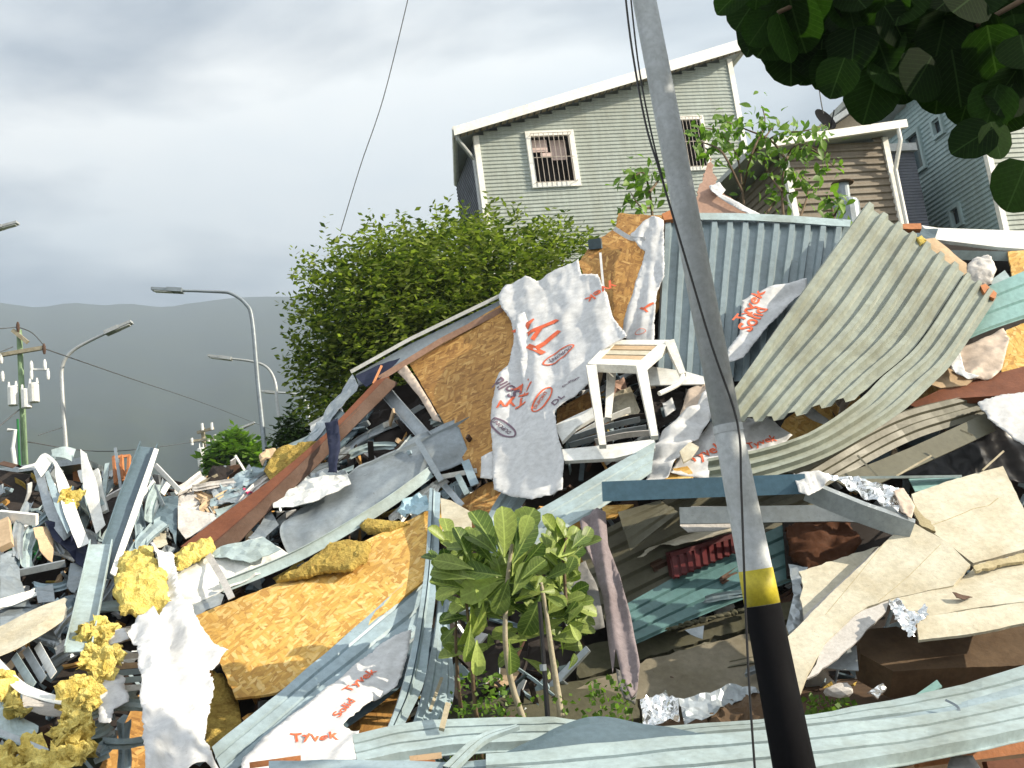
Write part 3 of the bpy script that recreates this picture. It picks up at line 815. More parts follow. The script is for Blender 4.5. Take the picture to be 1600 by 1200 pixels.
# --- teal house at the edge
c3 = P(1556, 300, 20.3)
w3 = Wall(c3, HS, -HB); w3s = Wall(c3, HB, -HS)
H3 = empty('teal_house', w3.pt(1.5, 5.5), 'teal clad house with small windows in its shaded side, behind the round leaves', 'house')
zt3 = c3.z + 3.2
wins3 = []
for (l, r_, t_, b_, tm) in ((1424, 1444, 206, 268, 245), (1461, 1474, 184, 210, 200), (1490, 1503, 324, 352, 340)):
    (sa, _), (sb, _) = w3s.sz(l, tm), w3s.sz(r_, tm)
    ma, mb_ = w3s.sz((l + r_) / 2, t_)[1], w3s.sz((l + r_) / 2, b_)[1]
    wins3.append((min(sa, sb), max(sa, sb), mb_, ma))
siding('front_cladding', c3, HS, -HB, 6, 5.5, lambda s: zt3, .098, sid1, H3)
siding('side_cladding', c3, HB, -HS, 7.5, 5.5, lambda s: zt3 - .14 * s, .098, sid3, H3, wins3)
mb = MB(); w3.rect(mb, -.05, .07, 5.5, zt3, -.06, .05); mb.build('corner_trim', trimw, H3)
for wi in wins3: window(H3, w3s, *wi, fw=.07, glazed=True, frame_mat=sid3)
mb = MB()
mb.add([w3s.pt(-.4, zt3 + .06, .4), w3s.pt(7.9, zt3 - 1.1, .4), w3s.pt(7.9, zt3 - 1.1, -6.4), w3s.pt(-.4, zt3 + .06, -6.4),
        w3s.pt(-.4, zt3 + .22, .4), w3s.pt(7.9, zt3 - .94, .4), w3s.pt(7.9, zt3 - .94, -6.4), w3s.pt(-.4, zt3 + .22, -6.4)],
       [(0, 3, 2, 1), (4, 5, 6, 7), (0, 1, 5, 4), (1, 2, 6, 5), (2, 3, 7, 6), (3, 0, 4, 7)])
mb.build('roof', roofm, H3)

# --- dark gable further back between the brown and the teal house
gz_ = [P(1298, 200, 27), P(1345, 168, 27), P(1420, 185, 27)]
mb = MB()
base = 9.0
f = [gz_[0], gz_[1], Vector((gz_[2].x + 1.5, gz_[2].y, gz_[0].z))]
V = [Vector((f[0].x, 27, base)), Vector((f[2].x, 27, base)), f[2], f[1], f[0]]
V2 = [v + Vector((-1, 5, 0)) for v in V]
mb.add(V + V2, [(0, 1, 2, 3, 4), (9, 8, 7, 6, 5), (0, 5, 6, 1), (1, 6, 7, 2), (4, 9, 5, 0)])
GH = mb.build('gabled_house', soff, label='dark gabled roof end showing behind the brown house by the satellite dish', cat='house')
for a_, b_ in ((f[0], f[1]), (f[1], f[2])):
    mb = MB(); o_ = Vector((0, -.25, 0)); t_ = (b_ - a_).normalized()
    mb.add([a_ - t_ * .4 + o_, b_ + t_ * .0 + o_, b_ + Vector((-1, 5, 0)), a_ - t_ * .4 + Vector((-1, 5, 0))] + [v + Vector((0, 0, .16)) for v in (a_ - t_ * .4 + o_, b_ + t_ * .0 + o_, b_ + Vector((-1, 5, 0)), a_ - t_ * .4 + Vector((-1, 5, 0)))],
           [(0, 3, 2, 1), (4, 5, 6, 7), (0, 1, 5, 4), (1, 2, 6, 5), (2, 3, 7, 6), (3, 0, 4, 7)])
    mb.build('roof_slope', lampm, GH)

# --- satellite dish on the brown roof, flue pipe in front of the brown wall
dc = P(1287, 189, 20.2)
SD = empty('satellite_dish', dc - Vector((0, 0, .35)), 'small dark satellite dish on the roof edge of the brown house', 'satellite dish')
V, Fc = [], []
ax = Vector((.55, -.75, .35)).normalized(); e1 = ax.cross(HZ).normalized(); e2 = e1.cross(ax)
rings = 5; ns = 20
for i in range(rings + 1):
    rr = .26 * i / rings
    for k in range(ns):
        th = 2 * math.pi * k / ns
        V.append(dc + (e1 * math.cos(th) + e2 * math.sin(th)) * rr + ax * (rr * rr * .9))
nvv = len(V); V += [v - ax * .012 for v in V]
for i in range(rings):
    for k in range(ns):
        q4 = (i * ns + k, i * ns + (k + 1) % ns, (i + 1) * ns + (k + 1) % ns, (i + 1) * ns + k)
        Fc.append(q4); Fc.append(tuple(j + nvv for j in reversed(q4)))
mk('reflector', V, Fc, blackp, SD)
mb = MB(); mb.tube([dc - e2 * .24 + ax * .04, dc + ax * .3], .012, 6); mb.build('feed_arm', blackp, SD)
mb = MB(); mb.tube([dc - ax * .02, dc - ax * .1 - HZ * .15, dc - ax * .1 - HZ * .55], .02, 6); mb.build('mast', zinc_dk, SD)
bt, tp = P(1328, 372, 18.6), P(1316, 283, 18.6)
up = (tp - bt).normalized()
FL = empty('flue_pipe', bt, 'grey capped metal flue standing before the brown ribbed wall', 'flue')
l = (tp - bt).length
mb = MB(); mb.tube([bt, bt + up * l * .58, bt + up * l * .64, bt + up * l * .68], [.24, .24, .22, .13], 16); mb.build('drum', zinc_dk, FL)
mb = MB(); mb.tube([bt + up * l * .66, bt + up * l * .96], .105, 14); mb.build('stack', zinc_dk, FL)
mb = MB(); mb.tube([bt + up * l * .95, bt + up * l * .97, bt + up * l], [.19, .20, .12], 14); mb.build('cowl', rustc, FL)
# ------------------------------------------------------------------ street lamps, utility poles, wires
def street_lamp(Y, pts, head, label, rad=.062, group='street lamps along the far road', dark=False):
    p0 = P(*pts[0], Y)
    base = Vector((p0.x, p0.y, ground_z(p0.x, Y) - .05))
    o = empty('street_lamp', base, label, 'street lamp', group)
    up = [P(*q, Y) for q in pts]
    mb = MB(); mb.tube([base, up[0]] + curve_pts(up, 5)[1:], [rad * 1.25, rad * 1.1] + [rad * (1.0 - .5 * i / (5 * (len(up) - 1))) for i in range(1, 5 * (len(up) - 1) + 1)], 10)
    mb.build('post', zinc_dk if dark else lampm, o, smooth=True)
    a, b = P(*head[0], Y), P(*head[1], Y)
    t = (b - a).normalized(); mb = MB()
    mb.bar(a, b, .22, .07); mb.bar(a - t * .12, a + t * .25, .26, .10)
    mb.build('lamp_head', zinc_dk if dark else lampm, o)
    mb = MB(); mb.bar(a + t * .15 - HZ * .05, b - t * .06 - HZ * .05, .16, .03); mb.build('lens', white, o)
    return o
street_lamp(27, [(104, 715), (97, 610), (98, 570), (115, 547), (150, 528), (172, 518)], ((172, 518), (206, 503)), 'pale street lamp leaning its arm over behind the transformer pole')
street_lamp(26, [(415, 712), (403, 600), (394, 500), (384, 475), (362, 459), (340, 456), (278, 454)], ((278, 454), (238, 452)), 'tallest street lamp with a long level arm over the road', dark=True)
street_lamp(33, [(440, 690), (433, 630), (430, 598), (418, 575), (395, 565), (356, 560)], ((356, 560), (326, 556)), 'middle street lamp just behind the tallest one')
street_lamp(42, [(486, 690), (482, 645), (477, 627), (462, 616), (425, 613)], ((425, 613), (408, 611)), 'far street lamp half hidden by the bush edge', rad=.07)
street_lamp(52, [(354, 735), (350, 705), (352, 688), (366, 675), (382, 667)], ((382, 667), (398, 660)), 'distant small street lamp by the bright green tree', rad=.08)
street_lamp(30, [(-60, 700), (-75, 480), (-70, 410), (-50, 375), (-25, 362)], ((-8, 358), (28, 348)), 'street lamp showing only its head at the photo edge above the transformer pole')

def xfmr(o, p, s=1.0):
    mb = MB(); mb.tube([p - HZ * .42 * s, p - HZ * .40 * s, p + HZ * .32 * s, p + HZ * .38 * s], [.17 * s, .2 * s, .2 * s, .15 * s], 12)
    t = mb.build('transformer', white, o, smooth=False)
    mb = MB()
    for dx in (-.08, .08): mb.tube([p + Vector((dx, 0, .36 * s)), p + Vector((dx, 0, .58 * s))], [.035, .02], 6)
    mb.build('bushing', white, t)
Y = 24.0
p = P(38, 700, Y); base = Vector((p.x, Y, 0)); topz = P(28, 516, Y).z
UP = empty('utility_pole', base, 'greenish utility pole with three white transformers and crossarms', 'utility pole', 'utility poles')
mb = MB(); mb.tube([base, Vector((p.x, Y, topz))], [.085, .06], 10); mb.build('post', polegreen, UP)
mb = MB(); mb.tube([base + Vector((.10, -.06, 0)), Vector((p.x + .085, Y - .1, P(38, 650, Y).z))], .028, 8); mb.build('conduit', polegreen, UP)
mb = MB(); mb.tube([base + Vector((-.09, -.06, 0)), Vector((p.x - .075, Y - .1, P(38, 655, Y).z))], .028, 8); mb.build('conduit', greenp, UP)
for (a, b, w) in (((-6, 556), (70, 543), .085), ((20, 516), (43, 535), .085), ((50, 577), (76, 577), .045)):
    mb = MB(); mb.bar(P(*a, Y - .1), P(*b, Y - .1), w, w); mb.build('crossarm', bark_pale if w > .08 else white, UP)
for (a) in ((28, 511), (69, 545), (2, 560), (4, 588), (49, 585), (75, 585), (49, 572), (70, 570)):
    q = P(*a, Y - .12); mb = MB(); mb.tube([q - HZ * .12, q - HZ * .05, q + HZ * .05, q + HZ * .12], [.025, .04, .04, .02], 8)
    mb.build('insulator', white if a[1] > 550 else wood_dk, UP)
for a in ((20, 618), (41, 622), (53, 613)): xfmr(UP, P(*a, Y - .22), .55)
mb = MB(); mb.tube([P(20, 700, Y - .4), P(24, 672, Y - .4), P(12, 672, Y - .4)], .04, 8); mb.tube([P(20, 700, Y - .4), P(45, 890, Y - .4)], .05, 8)
mb.build('angle_post', white, label='thin white bent post beside the greenish utility pole', cat='post')
Y = 48.0
p = P(322, 740, Y); base = Vector((p.x, Y, 0))
UP2 = empty('utility_pole', base, 'distant pale utility pole with one transformer left of the bright green tree', 'utility pole', 'utility poles')
mb = MB(); mb.tube([base, Vector((p.x, Y, P(318, 668, Y).z))], [.12, .09], 8); mb.build('post', bark_pale, UP2)
for (a, b) in (((297, 690), (338, 685)), ((308, 676), (334, 669))):
    mb = MB(); mb.bar(P(*a, Y - .2), P(*b, Y - .2), .12, .12); mb.build('crossarm', bark_pale, UP2)
for a in ((300, 690), (336, 685), (326, 686), (331, 666), (316, 667)):
    q = P(*a, Y - .3); mb = MB(); mb.tube([q - HZ * .16, q + HZ * .16], .06, 7); mb.build('insulator', white, UP2)
xfmr(UP2, P(316, 714, Y - .5), 1.05)
wirem = M('wire', (.07, .075, .08), .6, amt=.1, bmp=0)
def wire(pts, r, label, sag=0, name='wire', group='overhead wires'):
    q = [P(*a) for a in pts]
    mb = MB(); mb.tube(curve_pts(q, 6), r, 5); return mb.build(name, wirem, label=label, cat='wire', group=group)
wire([(-40, 517, 22), (28, 511, 24)], .012, 'wire running from the photo edge to the top of the greenish utility pole')
wire([(28, 511, 24), (50, 520, 24), (69, 540, 24)], .012, 'short looping wire from pole top to crossarm end')
wire([(-30, 562, 21), (20, 542, 24)], .012, 'upper cable leaving the greenish pole towards the photo edge')
wire([(-30, 690, 20), (30, 640, 24)], .016, 'low cable sloping from the greenish pole below its transformers')
wire([(40, 690, 24), (180, 705, 30), (320, 688, 48)], .014, 'thin wire sagging between the two utility poles')
wire([(70, 545, 24), (200, 590, 34), (345, 640, 60), (470, 690, 100)], .016, 'long pale wire descending across the mountain')
wire([(60, 680, 24), (97, 668, 27)], .010, 'short wire from greenish pole to the nearer lamp post')
wire([(642, -20, 14), (600, 150, 14.6), (563, 260, 15), (532, 362, 15.4)], .007, 'single thin wire dropping from the sky into the bush')
wire([(1272, 60, 20), (1280, 140, 20.2), (1288, 186, 20.3)], .012, 'dark cable hanging down to the satellite dish')

# --- the grey shed with open strip windows, green hoarding in front
Y = 17.0
S0 = P(-60, 800, Y); S1 = P(120, 790, Y)
SH = empty('grey_shed', (S0.x, Y, 0), 'grey metal shed with dark window strip behind the debris by the utility pole', 'shed')
zt_ = P(40, 745, Y).z
mb = MB(); mb.box(((S0.x - 3 + S1.x) / 2, Y + 2, zt_ / 2 - .35), ((S1.x - S0.x + 3) / 2, 0, 0), (0, 2, 0), (0, 0, zt_ / 2 - .35)); mb.build('wall', zinc_dk, SH)
mb = MB(); mb.box(((S0.x - 3 + S1.x) / 2, Y + 2.05, zt_ - .35), ((S1.x - S0.x + 3) / 2, 0, 0), (0, 1.85, 0), (0, 0, .36)); mb.build('window_strip', shade_black, SH)
for k in range(6):
    x = S0.x - 2 + k * .95
    mb = MB(); mb.box((x, Y + .1, zt_ - .35), (.05, 0, 0), (0, .05, 0), (0, 0, .36)); mb.build('post', wood_br, SH)
mb = MB()
V = [(S0.x - 3.3, Y - .4, zt_ + .02), (S1.x + .3, Y - .4, zt_ + .02), (S1.x + .3, Y + 4.4, zt_ - .3), (S0.x - 3.3, Y + 4.4, zt_ - .3)]
mb.add(V + [(a, b, c + .1) for a, b, c in V], [(0, 3, 2, 1), (4, 5, 6, 7), (0, 1, 5, 4), (1, 2, 6, 5), (2, 3, 7, 6), (3, 0, 4, 7)]); mb.build('roof', zinc, SH)

# --- the leaning lamp pole in front
Yp = 5.0
def PP(px, py): return P(px, py, Yp)
pb, pt_ = PP(1241, 1200), PP(1001, -30)
ax = (pt_ - pb).normalized()
foot = pb - ax * (pb.z / ax.z)
LP = empty('lamp_pole', foot, 'leaning grey metal pole with yellow and black painted base', 'pole')
def along(py):
    x = 1241 + (1001 - 1241) * (1200 - py) / 1230
    return PP(x, py)
k_ = Yp / F_PX * 1.02
r_lo = lambda py: (45 + 13 * (py - 700) / 490) * k_ / 2
mb = MB(); mb.tube([foot, along(1190), along(668), along(660)], [.10, r_lo(1190), r_lo(668), r_lo(668) * .93], 24); mb.build('lower_section', galv, LP, smooth=True)
up_end = along(660) + (along(0) - along(660)) * 2.1
mb = MB(); mb.tube([along(664), along(300), up_end], [44 * k_ / 2, 41.5 * k_ / 2, .050], 24); mb.build('upper_section', galv, LP, smooth=True)
for nm, a, b, m_, e in (('yellow_band', 890, 945, yellowp, .0025), ('black_band', 945.4, 1290, blackp, .003)):
    mb = MB(); mb.tube([along(b) if b < 1280 else foot + ax * .02, along(a)], [r_lo(b) + e if b < 1280 else .103, r_lo(a) + e], 24); mb.build(nm, m_, LP, smooth=True)
mb = MB(); mb.tube([along(676), along(664)], [r_lo(676) + .0025] * 2, 24); mb.build('collar', galv, LP)
arm = [up_end, up_end + Vector((-.3, .1, .5)), up_end + Vector((-1.4, .4, .8))]
mb = MB(); mb.tube(curve_pts(arm, 5), .035, 8); mb.build('arm', galv, LP)
def cab(pts, r, label):
    mb = MB(); mb.tube(curve_pts([P(*a) for a in pts], 5), r, 6); return mb.build('cable', black, label=label, cat='cable', group='cables on the leaning pole')
cab([(972, -60, 4.9), (985, 60, 4.9), (1008, 190, 4.9), (1033, 275, 4.88), (1070, 400, 4.88), (1112, 540, 4.88), (1152, 660, 4.88), (1158, 760, 4.88), (1163, 900, 4.87), (1170, 1060, 4.87), (1180, 1210, 4.86)], .0055, 'black cable hanging down along the whole leaning pole')
cab([(980, -60, 4.95), (996, 90, 4.95), (1016, 200, 4.93), (1038, 290, 4.9)], .0045, 'second short cable joining the pole near its bright patch')
# ------------------------------------------------------------------ plants
def leaf_shape(kind):                 # outline half widths along the length 0..1
    if kind == 'round': return [(0, 0), (.06, .30), (.22, .47), (.45, .52), (.7, .46), (.88, .30), (.97, .13), (1, 0)]
    if kind == 'paddle': return [(0, .02), (.15, .06), (.38, .17), (.62, .25), (.82, .25), (.95, .16), (1, 0)]
    return [(0, 0), (.25, .17), (.5, .22), (.75, .14), (1, 0)]
def leaf_mesh(name, kind, mat, cup=.15, droop=.12, seed=0):
    prof = leaf_shape(kind); V, Fc = [], []
    for i, (x, w) in enumerate(prof):
        z = -droop * x * x
        wob = .03 * nz(i * 1.3, seed * 3.1)
        V += [(x, -w + wob, z + cup * w), (x, wob * .4, z), (x, w + wob, z + cup * w * (1.1 + .3 * nz(i, seed)))]
    for i in range(len(prof) - 1):
        a = 3 * i
        Fc += [(a, a + 3, a + 4, a + 1), (a + 1, a + 4, a + 5, a + 2)]
    return mesh(name, V, Fc, mat, uv=[(v[0], v[1]) for v in V], smooth=True)
def rand_dir(r, flat=0.0):
    while True:
        v = Vector((r.uniform(-1, 1), r.uniform(-1, 1), r.uniform(-1, 1) * (1 - flat)))
        if .05 < v.length < 1: return v.normalized()
def orient(d, up):
    x = d.normalized(); y = up.cross(x)
    if y.length < 1e-4: y = Vector((0, 1, 0)).cross(x)
    y.normalize(); z = x.cross(y)
    return Matrix((x, y, z)).transposed().to_quaternion()
def fine_crown(name, blobs, n, size, mat, parent, seed, twig=7, spread=.30, droop=.2):
    """leaflets on short twigs spread through a set of ellipsoids (centre, radii); denser near the skin"""
    r = random.Random(seed); V, Fc = [], []
    tot = sum(b[1][0] * b[1][1] * b[1][2] for b in blobs)
    for c, rad in blobs:
        for _ in range(int(n * rad[0] * rad[1] * rad[2] / tot)):
            d = rand_dir(r); k = r.random() ** .33
            k *= .82 + .3 * nz(d.x * 2.2 + c.x, d.y * 2.2, d.z * 2.2 + c.z) + .12
            p = Vector(c) + Vector((d.x * rad[0], d.y * rad[1], d.z * rad[2])) * k
            t = (d + rand_dir(r) * .9 + Vector((0, 0, -droop))).normalized()
            side = t.cross(HZ)
            if side.length < .05: side = Vector((1, 0, 0))
            side.normalize()
            for j in range(twig):
                q = p + t * (spread * j / twig) + rand_dir(r) * size * .3
                ld = (t * .5 + side * (1 if j % 2 else -1) + rand_dir(r) * .55).normalized()
                nn = (HZ + rand_dir(r) * .8).normalized(); wv = ld.cross(nn).normalized()
                l_ = size * r.uniform(.7, 1.3); b = len(V)
                V += [q, q + ld * l_ * .5 + wv * l_ * .24, q + ld * l_, q + ld * l_ * .5 - wv * l_ * .24]
                Fc.append((b, b + 1, b + 2, b + 3))
    return mk(name, V, Fc, mat, parent)
def limbs(o, base, tips, r0, mat, seed, name='trunk', n=4):
    r = random.Random(seed); mb = MB()
    for tpt in tips:
        a = Vector(base); b = Vector(tpt); pts = [a]
        for k in range(1, n): pts.append(a.lerp(b, k / n) + rand_dir(r) * (b - a).length * .06)
        pts.append(b); cp = curve_pts(pts, 3)
        mb.tube(cp, [r0 * (1 - .85 * i / (len(cp) - 1)) for i in range(len(cp))], 6)
    return mb.build(name, mat, o, smooth=True)

# --- big bush in front of the sage house
def BL(px, py, Y, rx, ry=None, rz=None): return (P(px, py, Y), (rx, ry or rx, rz or rx))
bush_blobs = [BL(560, 500, 15, .9), BL(620, 445, 15.4, .8), BL(700, 425, 15.8, .8), BL(790, 418, 16, .72), BL(880, 405, 16.3, .5), BL(945, 405, 16.4, .4), BL(552, 580, 15, .78),
              BL(640, 520, 15, 1.2), BL(740, 480, 15.4, 1.2), BL(520, 440, 15.3, .45), BL(512, 590, 15, .42), BL(850, 450, 15.8, .9), BL(590, 600, 15, 1.0), BL(575, 390, 15.5, .35), BL(660, 385, 15.8, .35), BL(760, 375, 16, .3), BL(505, 395, 15.3, .22), BL(492, 470, 15.2, .24), BL(488, 545, 15, .22)]
bb = P(650, 640, 15.2)
BU = empty('leafy_bush', (bb.x, bb.y, ground_z(bb.x, bb.y)), 'large leafy green bush below the sage house', 'bush')
fine_crown('crown', bush_blobs, 5200, .105, lf_bush, BU, 11, twig=9, spread=.42)
limbs(BU, (bb.x, bb.y, ground_z(bb.x, bb.y)), [b[0] for b in bush_blobs[:14]], .09, bark, 3)
# --- dark small tree and bright palm-like tree beyond the debris
db = [BL(452, 672, 20, .28), BL(470, 655, 20, .25), BL(443, 690, 20, .25), BL(475, 690, 20, .35), BL(455, 710, 20, .4)]
q = P(460, 720, 20); o = empty('dark_tree', (q.x, 20, ground_z(q.x, 20)), 'small dark green tree at the lower end of the big bush', 'tree')
fine_crown('crown', db, 420, .12, lf_dark, o, 12, twig=6, spread=.2); limbs(o, (q.x, 20, ground_z(q.x, 20)), [b[0] for b in db], .06, bark, 4)
gb = [BL(368, 712, 38, .75), BL(345, 722, 38, .5), BL(392, 722, 38, .55), BL(372, 695, 38, .4)]
q = P(372, 740, 38); o = empty('bright_tree', (q.x, 38, 0), 'bright yellow-green tree in the distance beside the lamp posts', 'tree')
fine_crown('crown', gb, 420, .34, lf_bright, o, 13, twig=6, spread=.4); limbs(o, (q.x, 38, 0), [b[0] for b in gb], .12, bark, 5)

# --- young trees behind the vertical grey sheet: stems and single leaves
lm_small = [leaf_mesh('small_leaf', 'pointed', lf_bright, .3, .25, i) for i in range(3)]
def sapling(label, stems, n, seed, Y0, size=.15):
    r = random.Random(seed)
    foot_ = P(*stems[0][0], Y0); gz = ground_z(foot_.x, foot_.y)
    o = empty('young_tree', (foot_.x, foot_.y, gz), label, 'tree', 'young trees behind the wreckage')
    mb = MB(); allp = []
    for st in stems:
        pts = [P(a, b, Y0 + r.uniform(-.4, .4)) for (a, b) in st]
        cp = curve_pts(pts, 4); mb.tube(cp, [.019 * (1 - .75 * i / (len(cp) - 1)) for i in range(len(cp))], 6)
        allp += cp[len(cp) // 3:]
    mb.tube([(foot_.x, foot_.y, gz), foot_], [.06, .035], 6)
    mb.build('stems', bark, o)
    for k in range(n):
        p = r.choice(allp) + rand_dir(r) * r.uniform(.02, .30)
        d = (rand_dir(r) + Vector((0, 0, -.5))).normalized()
        s = size * r.uniform(.7, 1.35)
        link('leaf', r.choice(lm_small), p, o, orient(d, (HZ * .4 + Vector((.5, -.6, .2)) + rand_dir(r) * .6).normalized()), (s, s * 1.25, s))
    return o
sapling('bushy young tree with bright leaves between the leaning pole and the flue', [
    [(1165, 350), (1160, 300), (1150, 240), (1120, 205), (1095, 200)], [(1160, 300), (1175, 240), (1195, 195), (1190, 165)], [(1175, 240), (1215, 210), (1255, 205), (1290, 195)],
    [(1225, 350), (1222, 300), (1228, 250), (1250, 225), (1300, 245)], [(1222, 300), (1200, 270), (1190, 240)], [(1228, 250), (1240, 235), (1270, 235), (1305, 262)], [(1160, 300), (1130, 240), (1105, 225), (1090, 222)], [(1250, 340), (1262, 300), (1250, 270)], [(1190, 345), (1215, 310), (1240, 300)], [(1175, 240), (1195, 215), (1210, 195)], [(1228, 250), (1205, 220), (1160, 200), (1135, 190)]], 460, 5, 13.0, .125)
sapling('sparse young tree showing left of the leaning pole above the brown board', [[(1020, 345), (1015, 300), (1005, 270), (985, 280)], [(1015, 300), (1030, 280), (1040, 262)], [(1018, 325), (1000, 322), (985, 300)]], 95, 6, 12.6, .14)
sapling('short leafy shoot beside the flue at the sheet edge', [[(1305, 350), (1300, 325), (1290, 305)], [(1302, 340), (1312, 322)]], 45, 8, 12.4, .14)

# --- round-leaved tree over the camera side
TR = empty('round_leaved_tree', (4.6, 3.4, 0), 'dark tree with big round leaves hanging in at the upper corner', 'tree')
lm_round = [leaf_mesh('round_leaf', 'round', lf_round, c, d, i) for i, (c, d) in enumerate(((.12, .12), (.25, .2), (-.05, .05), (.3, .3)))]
OUT = [(1118, -10), (1128, 30), (1150, 48), (1168, 60), (1178, 88), (1235, 128), (1262, 132), (1282, 118), (1300, 150), (1330, 160), (1352, 188), (1385, 178), (1400, 158), (1430, 160), (1460, 172), (1480, 182), (1520, 195), (1560, 200), (1600, 215), (1650, 225), (1650, -60), (1118, -60)]
def inside(x, y, poly):
    c = False; j = len(poly) - 1
    for i in range(len(poly)):
        if (poly[i][1] > y) != (poly[j][1] > y) and x < (poly[j][0] - poly[i][0]) * (y - poly[i][1]) / (poly[j][1] - poly[i][1]) + poly[i][0]: c = not c
        j = i
    return c
r = random.Random(21); tips = []
cnt = 0
special = [] and [(1210, 80), (1185, 10), (1140, 5), (1150, 20), (1225, 95), (1255, 110), (1500, 205), (1525, 225), (1545, 220), (1570, 205), (1588, 285), (1600, 300), (1592, 320), (1595, 270), (1340, 165), (1370, 160), (1300, 130), (1450, 150), (1490, 165)]
while cnt < 282:
    if cnt < len(special): x, y = special[cnt]
    else:
        x, y = r.uniform(1110, 1640), r.uniform(-50, 215)
        # keep the leaf body inside the outline and leave the bright gaps of the photograph open
        if not (inside(x, y + 48, OUT) and inside(x + 28, y + 40, OUT) and inside(x - 38, y + 22, OUT)): continue
        if (1345 < x < 1372 and 0 < y < 50) or (1425 < x < 1450 and y < 20): continue
    Yl = r.uniform(3.2, 4.4)
    p = P(x, y - 18, Yl); s = r.uniform(.125, .19)
    d = Vector((r.uniform(-.8, .5), r.uniform(-.5, .5), -r.uniform(.35, 1.0))).normalized()
    nn = Vector((r.uniform(-.5, .5), -r.uniform(.4, 1), r.uniform(.0, .7))).normalized()
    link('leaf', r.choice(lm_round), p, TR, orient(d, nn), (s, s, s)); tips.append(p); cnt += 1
for (ax_, ay_, bx_, by_) in ((1552, 200, 1486, 236), (1548, 190, 1566, 248), (1604, 252, 1574, 330), (1190, -14, 1148, 46), (1166, -20, 1118, 16), (1240, 10, 1182, 88), (1236, 50, 1236, 132), (1282, 62, 1250, 130), (1320, 90, 1296, 152), (1372, 110, 1350, 190), (1420, 90, 1392, 160), (1470, 110, 1462, 178), (1520, 130, 1500, 196), (1590, 140, 1570, 205), (1205, 20, 1170, 70), (1560, 130, 1540, 200)):
    Yl = r.uniform(3.2, 3.6); a, b = P(ax_, ay_, Yl), P(bx_, by_, Yl + .02); d = b - a; s = d.length
    nn = Vector((r.uniform(-.3, .3), -1, r.uniform(-.1, .4))).normalized()
    link('leaf', lm_round[r.choice((0, 1, 2))], a, TR, orient(d, nn), (s, s, s)); tips.append(a)
# the rest of the crown as one mass; unseen spread shaped to shade the pole
V, Fc = [], []
for _ in range(4000):
    d = rand_dir(r); c = Vector((4.3, 3.6, 5.6)) + Vector((d.x * 2.7, d.y * 1.0, d.z * 2.3)) * (r.random() ** .4)
    pr = c - CAM
    zc = pr.dot(_F); ix, iy = 800 + F_PX * pr.dot(_RC) / max(zc, .01), 600 - F_PX * pr.dot(_UC) / max(zc, .01)
    if zc > 0 and -60 < ix < 1680 and iy > -70 and iy < 1300 and not (c.y > 3.6 and c.y < 5.6 and inside(ix - 50, iy + 45, OUT) and inside(ix, iy + 62, OUT) and ix > 1215 + r.uniform(0, 60) and not (1335 < ix < 1385 and iy < 60)): continue
    s = r.uniform(.13, .18); q = orient(rand_dir(r), (HZ + rand_dir(r) * .7).normalized()).to_matrix()
    b = len(V)
    for k in range(8):
        th = k * math.pi / 4; V.append(c + q @ Vector((math.cos(th) * s * .5, math.sin(th) * s * .5, 0)))
    Fc.append(tuple(range(b, b + 8)))
mk('crown', V, Fc, lf_round, TR, kind='stuff')
mb = MB(); base_ = Vector((4.6, 3.4, 0))
mb.tube(curve_pts([base_, (4.5, 3.4, 1.6), (4.3, 3.5, 3.2), (4.0, 3.6, 4.4)], 4), [.16 - .006 * i for i in range(13)], 10)
mb.build('trunk', bark, TR, smooth=True)
mb = MB()
for tp in r.sample(tips, 26):
    a = Vector((4.15, 3.55, 3.7)) + rand_dir(r) * .1
    mid = a.lerp(tp, .55) + Vector((0, 0, .25))
    mb.tube(curve_pts([a, mid, tp], 5), [.035 - .0028 * i for i in range(11)], 6)
mb.build('branches', bark, TR, smooth=True)

# --- thick-leaved plant in the middle of the debris
lm_pad = [leaf_mesh('paddle_leaf', 'paddle', lf_plant, c, d, i) for i, (c, d) in enumerate(((.35, .15), (.5, .1), (.2, .3)))]
Yp_ = 6.75
pf = P(810, 1125, Yp_)
PL = empty('paddle_leaved_plant', (pf.x, pf.y, ground_z(pf.x, pf.y)), 'thick paddle-leaved plant growing up through the middle of the debris', 'plant')
r = random.Random(31)
stemp = {}
for k, st in enumerate([[(818, 1125), (800, 1070), (790, 1010), (790, 950), (794, 895), (800, 850)], [(872, 1085), (862, 1020), (852, 950), (845, 910)], [(740, 1080), (735, 1000), (728, 930), (730, 890)], [(884, 940), (882, 900), (880, 870), (885, 840)], [(715, 1060), (712, 990), (715, 930)]]):
    pts = [P(a, b, Yp_ + .05 * k) for a, b in st]
    cp = curve_pts(pts, 4)
    g0 = Vector((pts[0].x, pts[0].y, ground_z(pts[0].x, pts[0].y) - .05))
    if k == 3: g0 = pts[0] - HZ * .02
    tk = 1.0 if k < 2 else .6
    mb = MB(); mb.tube([g0] + cp, [.024 * tk] + [.020 * tk * (1 - .5 * i / len(cp)) for i in range(len(cp))], 8); mb.build('stem', bark_pale if k < 2 else bark, PL, smooth=True)
def pleaf(bx, by, tx, ty, Y, dy=0.0, w=1.0, mi=None):
    a, b = P(bx, by, Y), P(tx, ty, Y + dy)
    d = b - a; s = d.length
    nn = (Vector((r.uniform(.1, 1.2), -.8, r.uniform(.1, .9)))).normalized()
    link('leaf', lm_pad[r.randrange(3) if mi is None else mi], a, PL, orient(d, nn), (s, s * w * r.uniform(.85, 1.1), s))
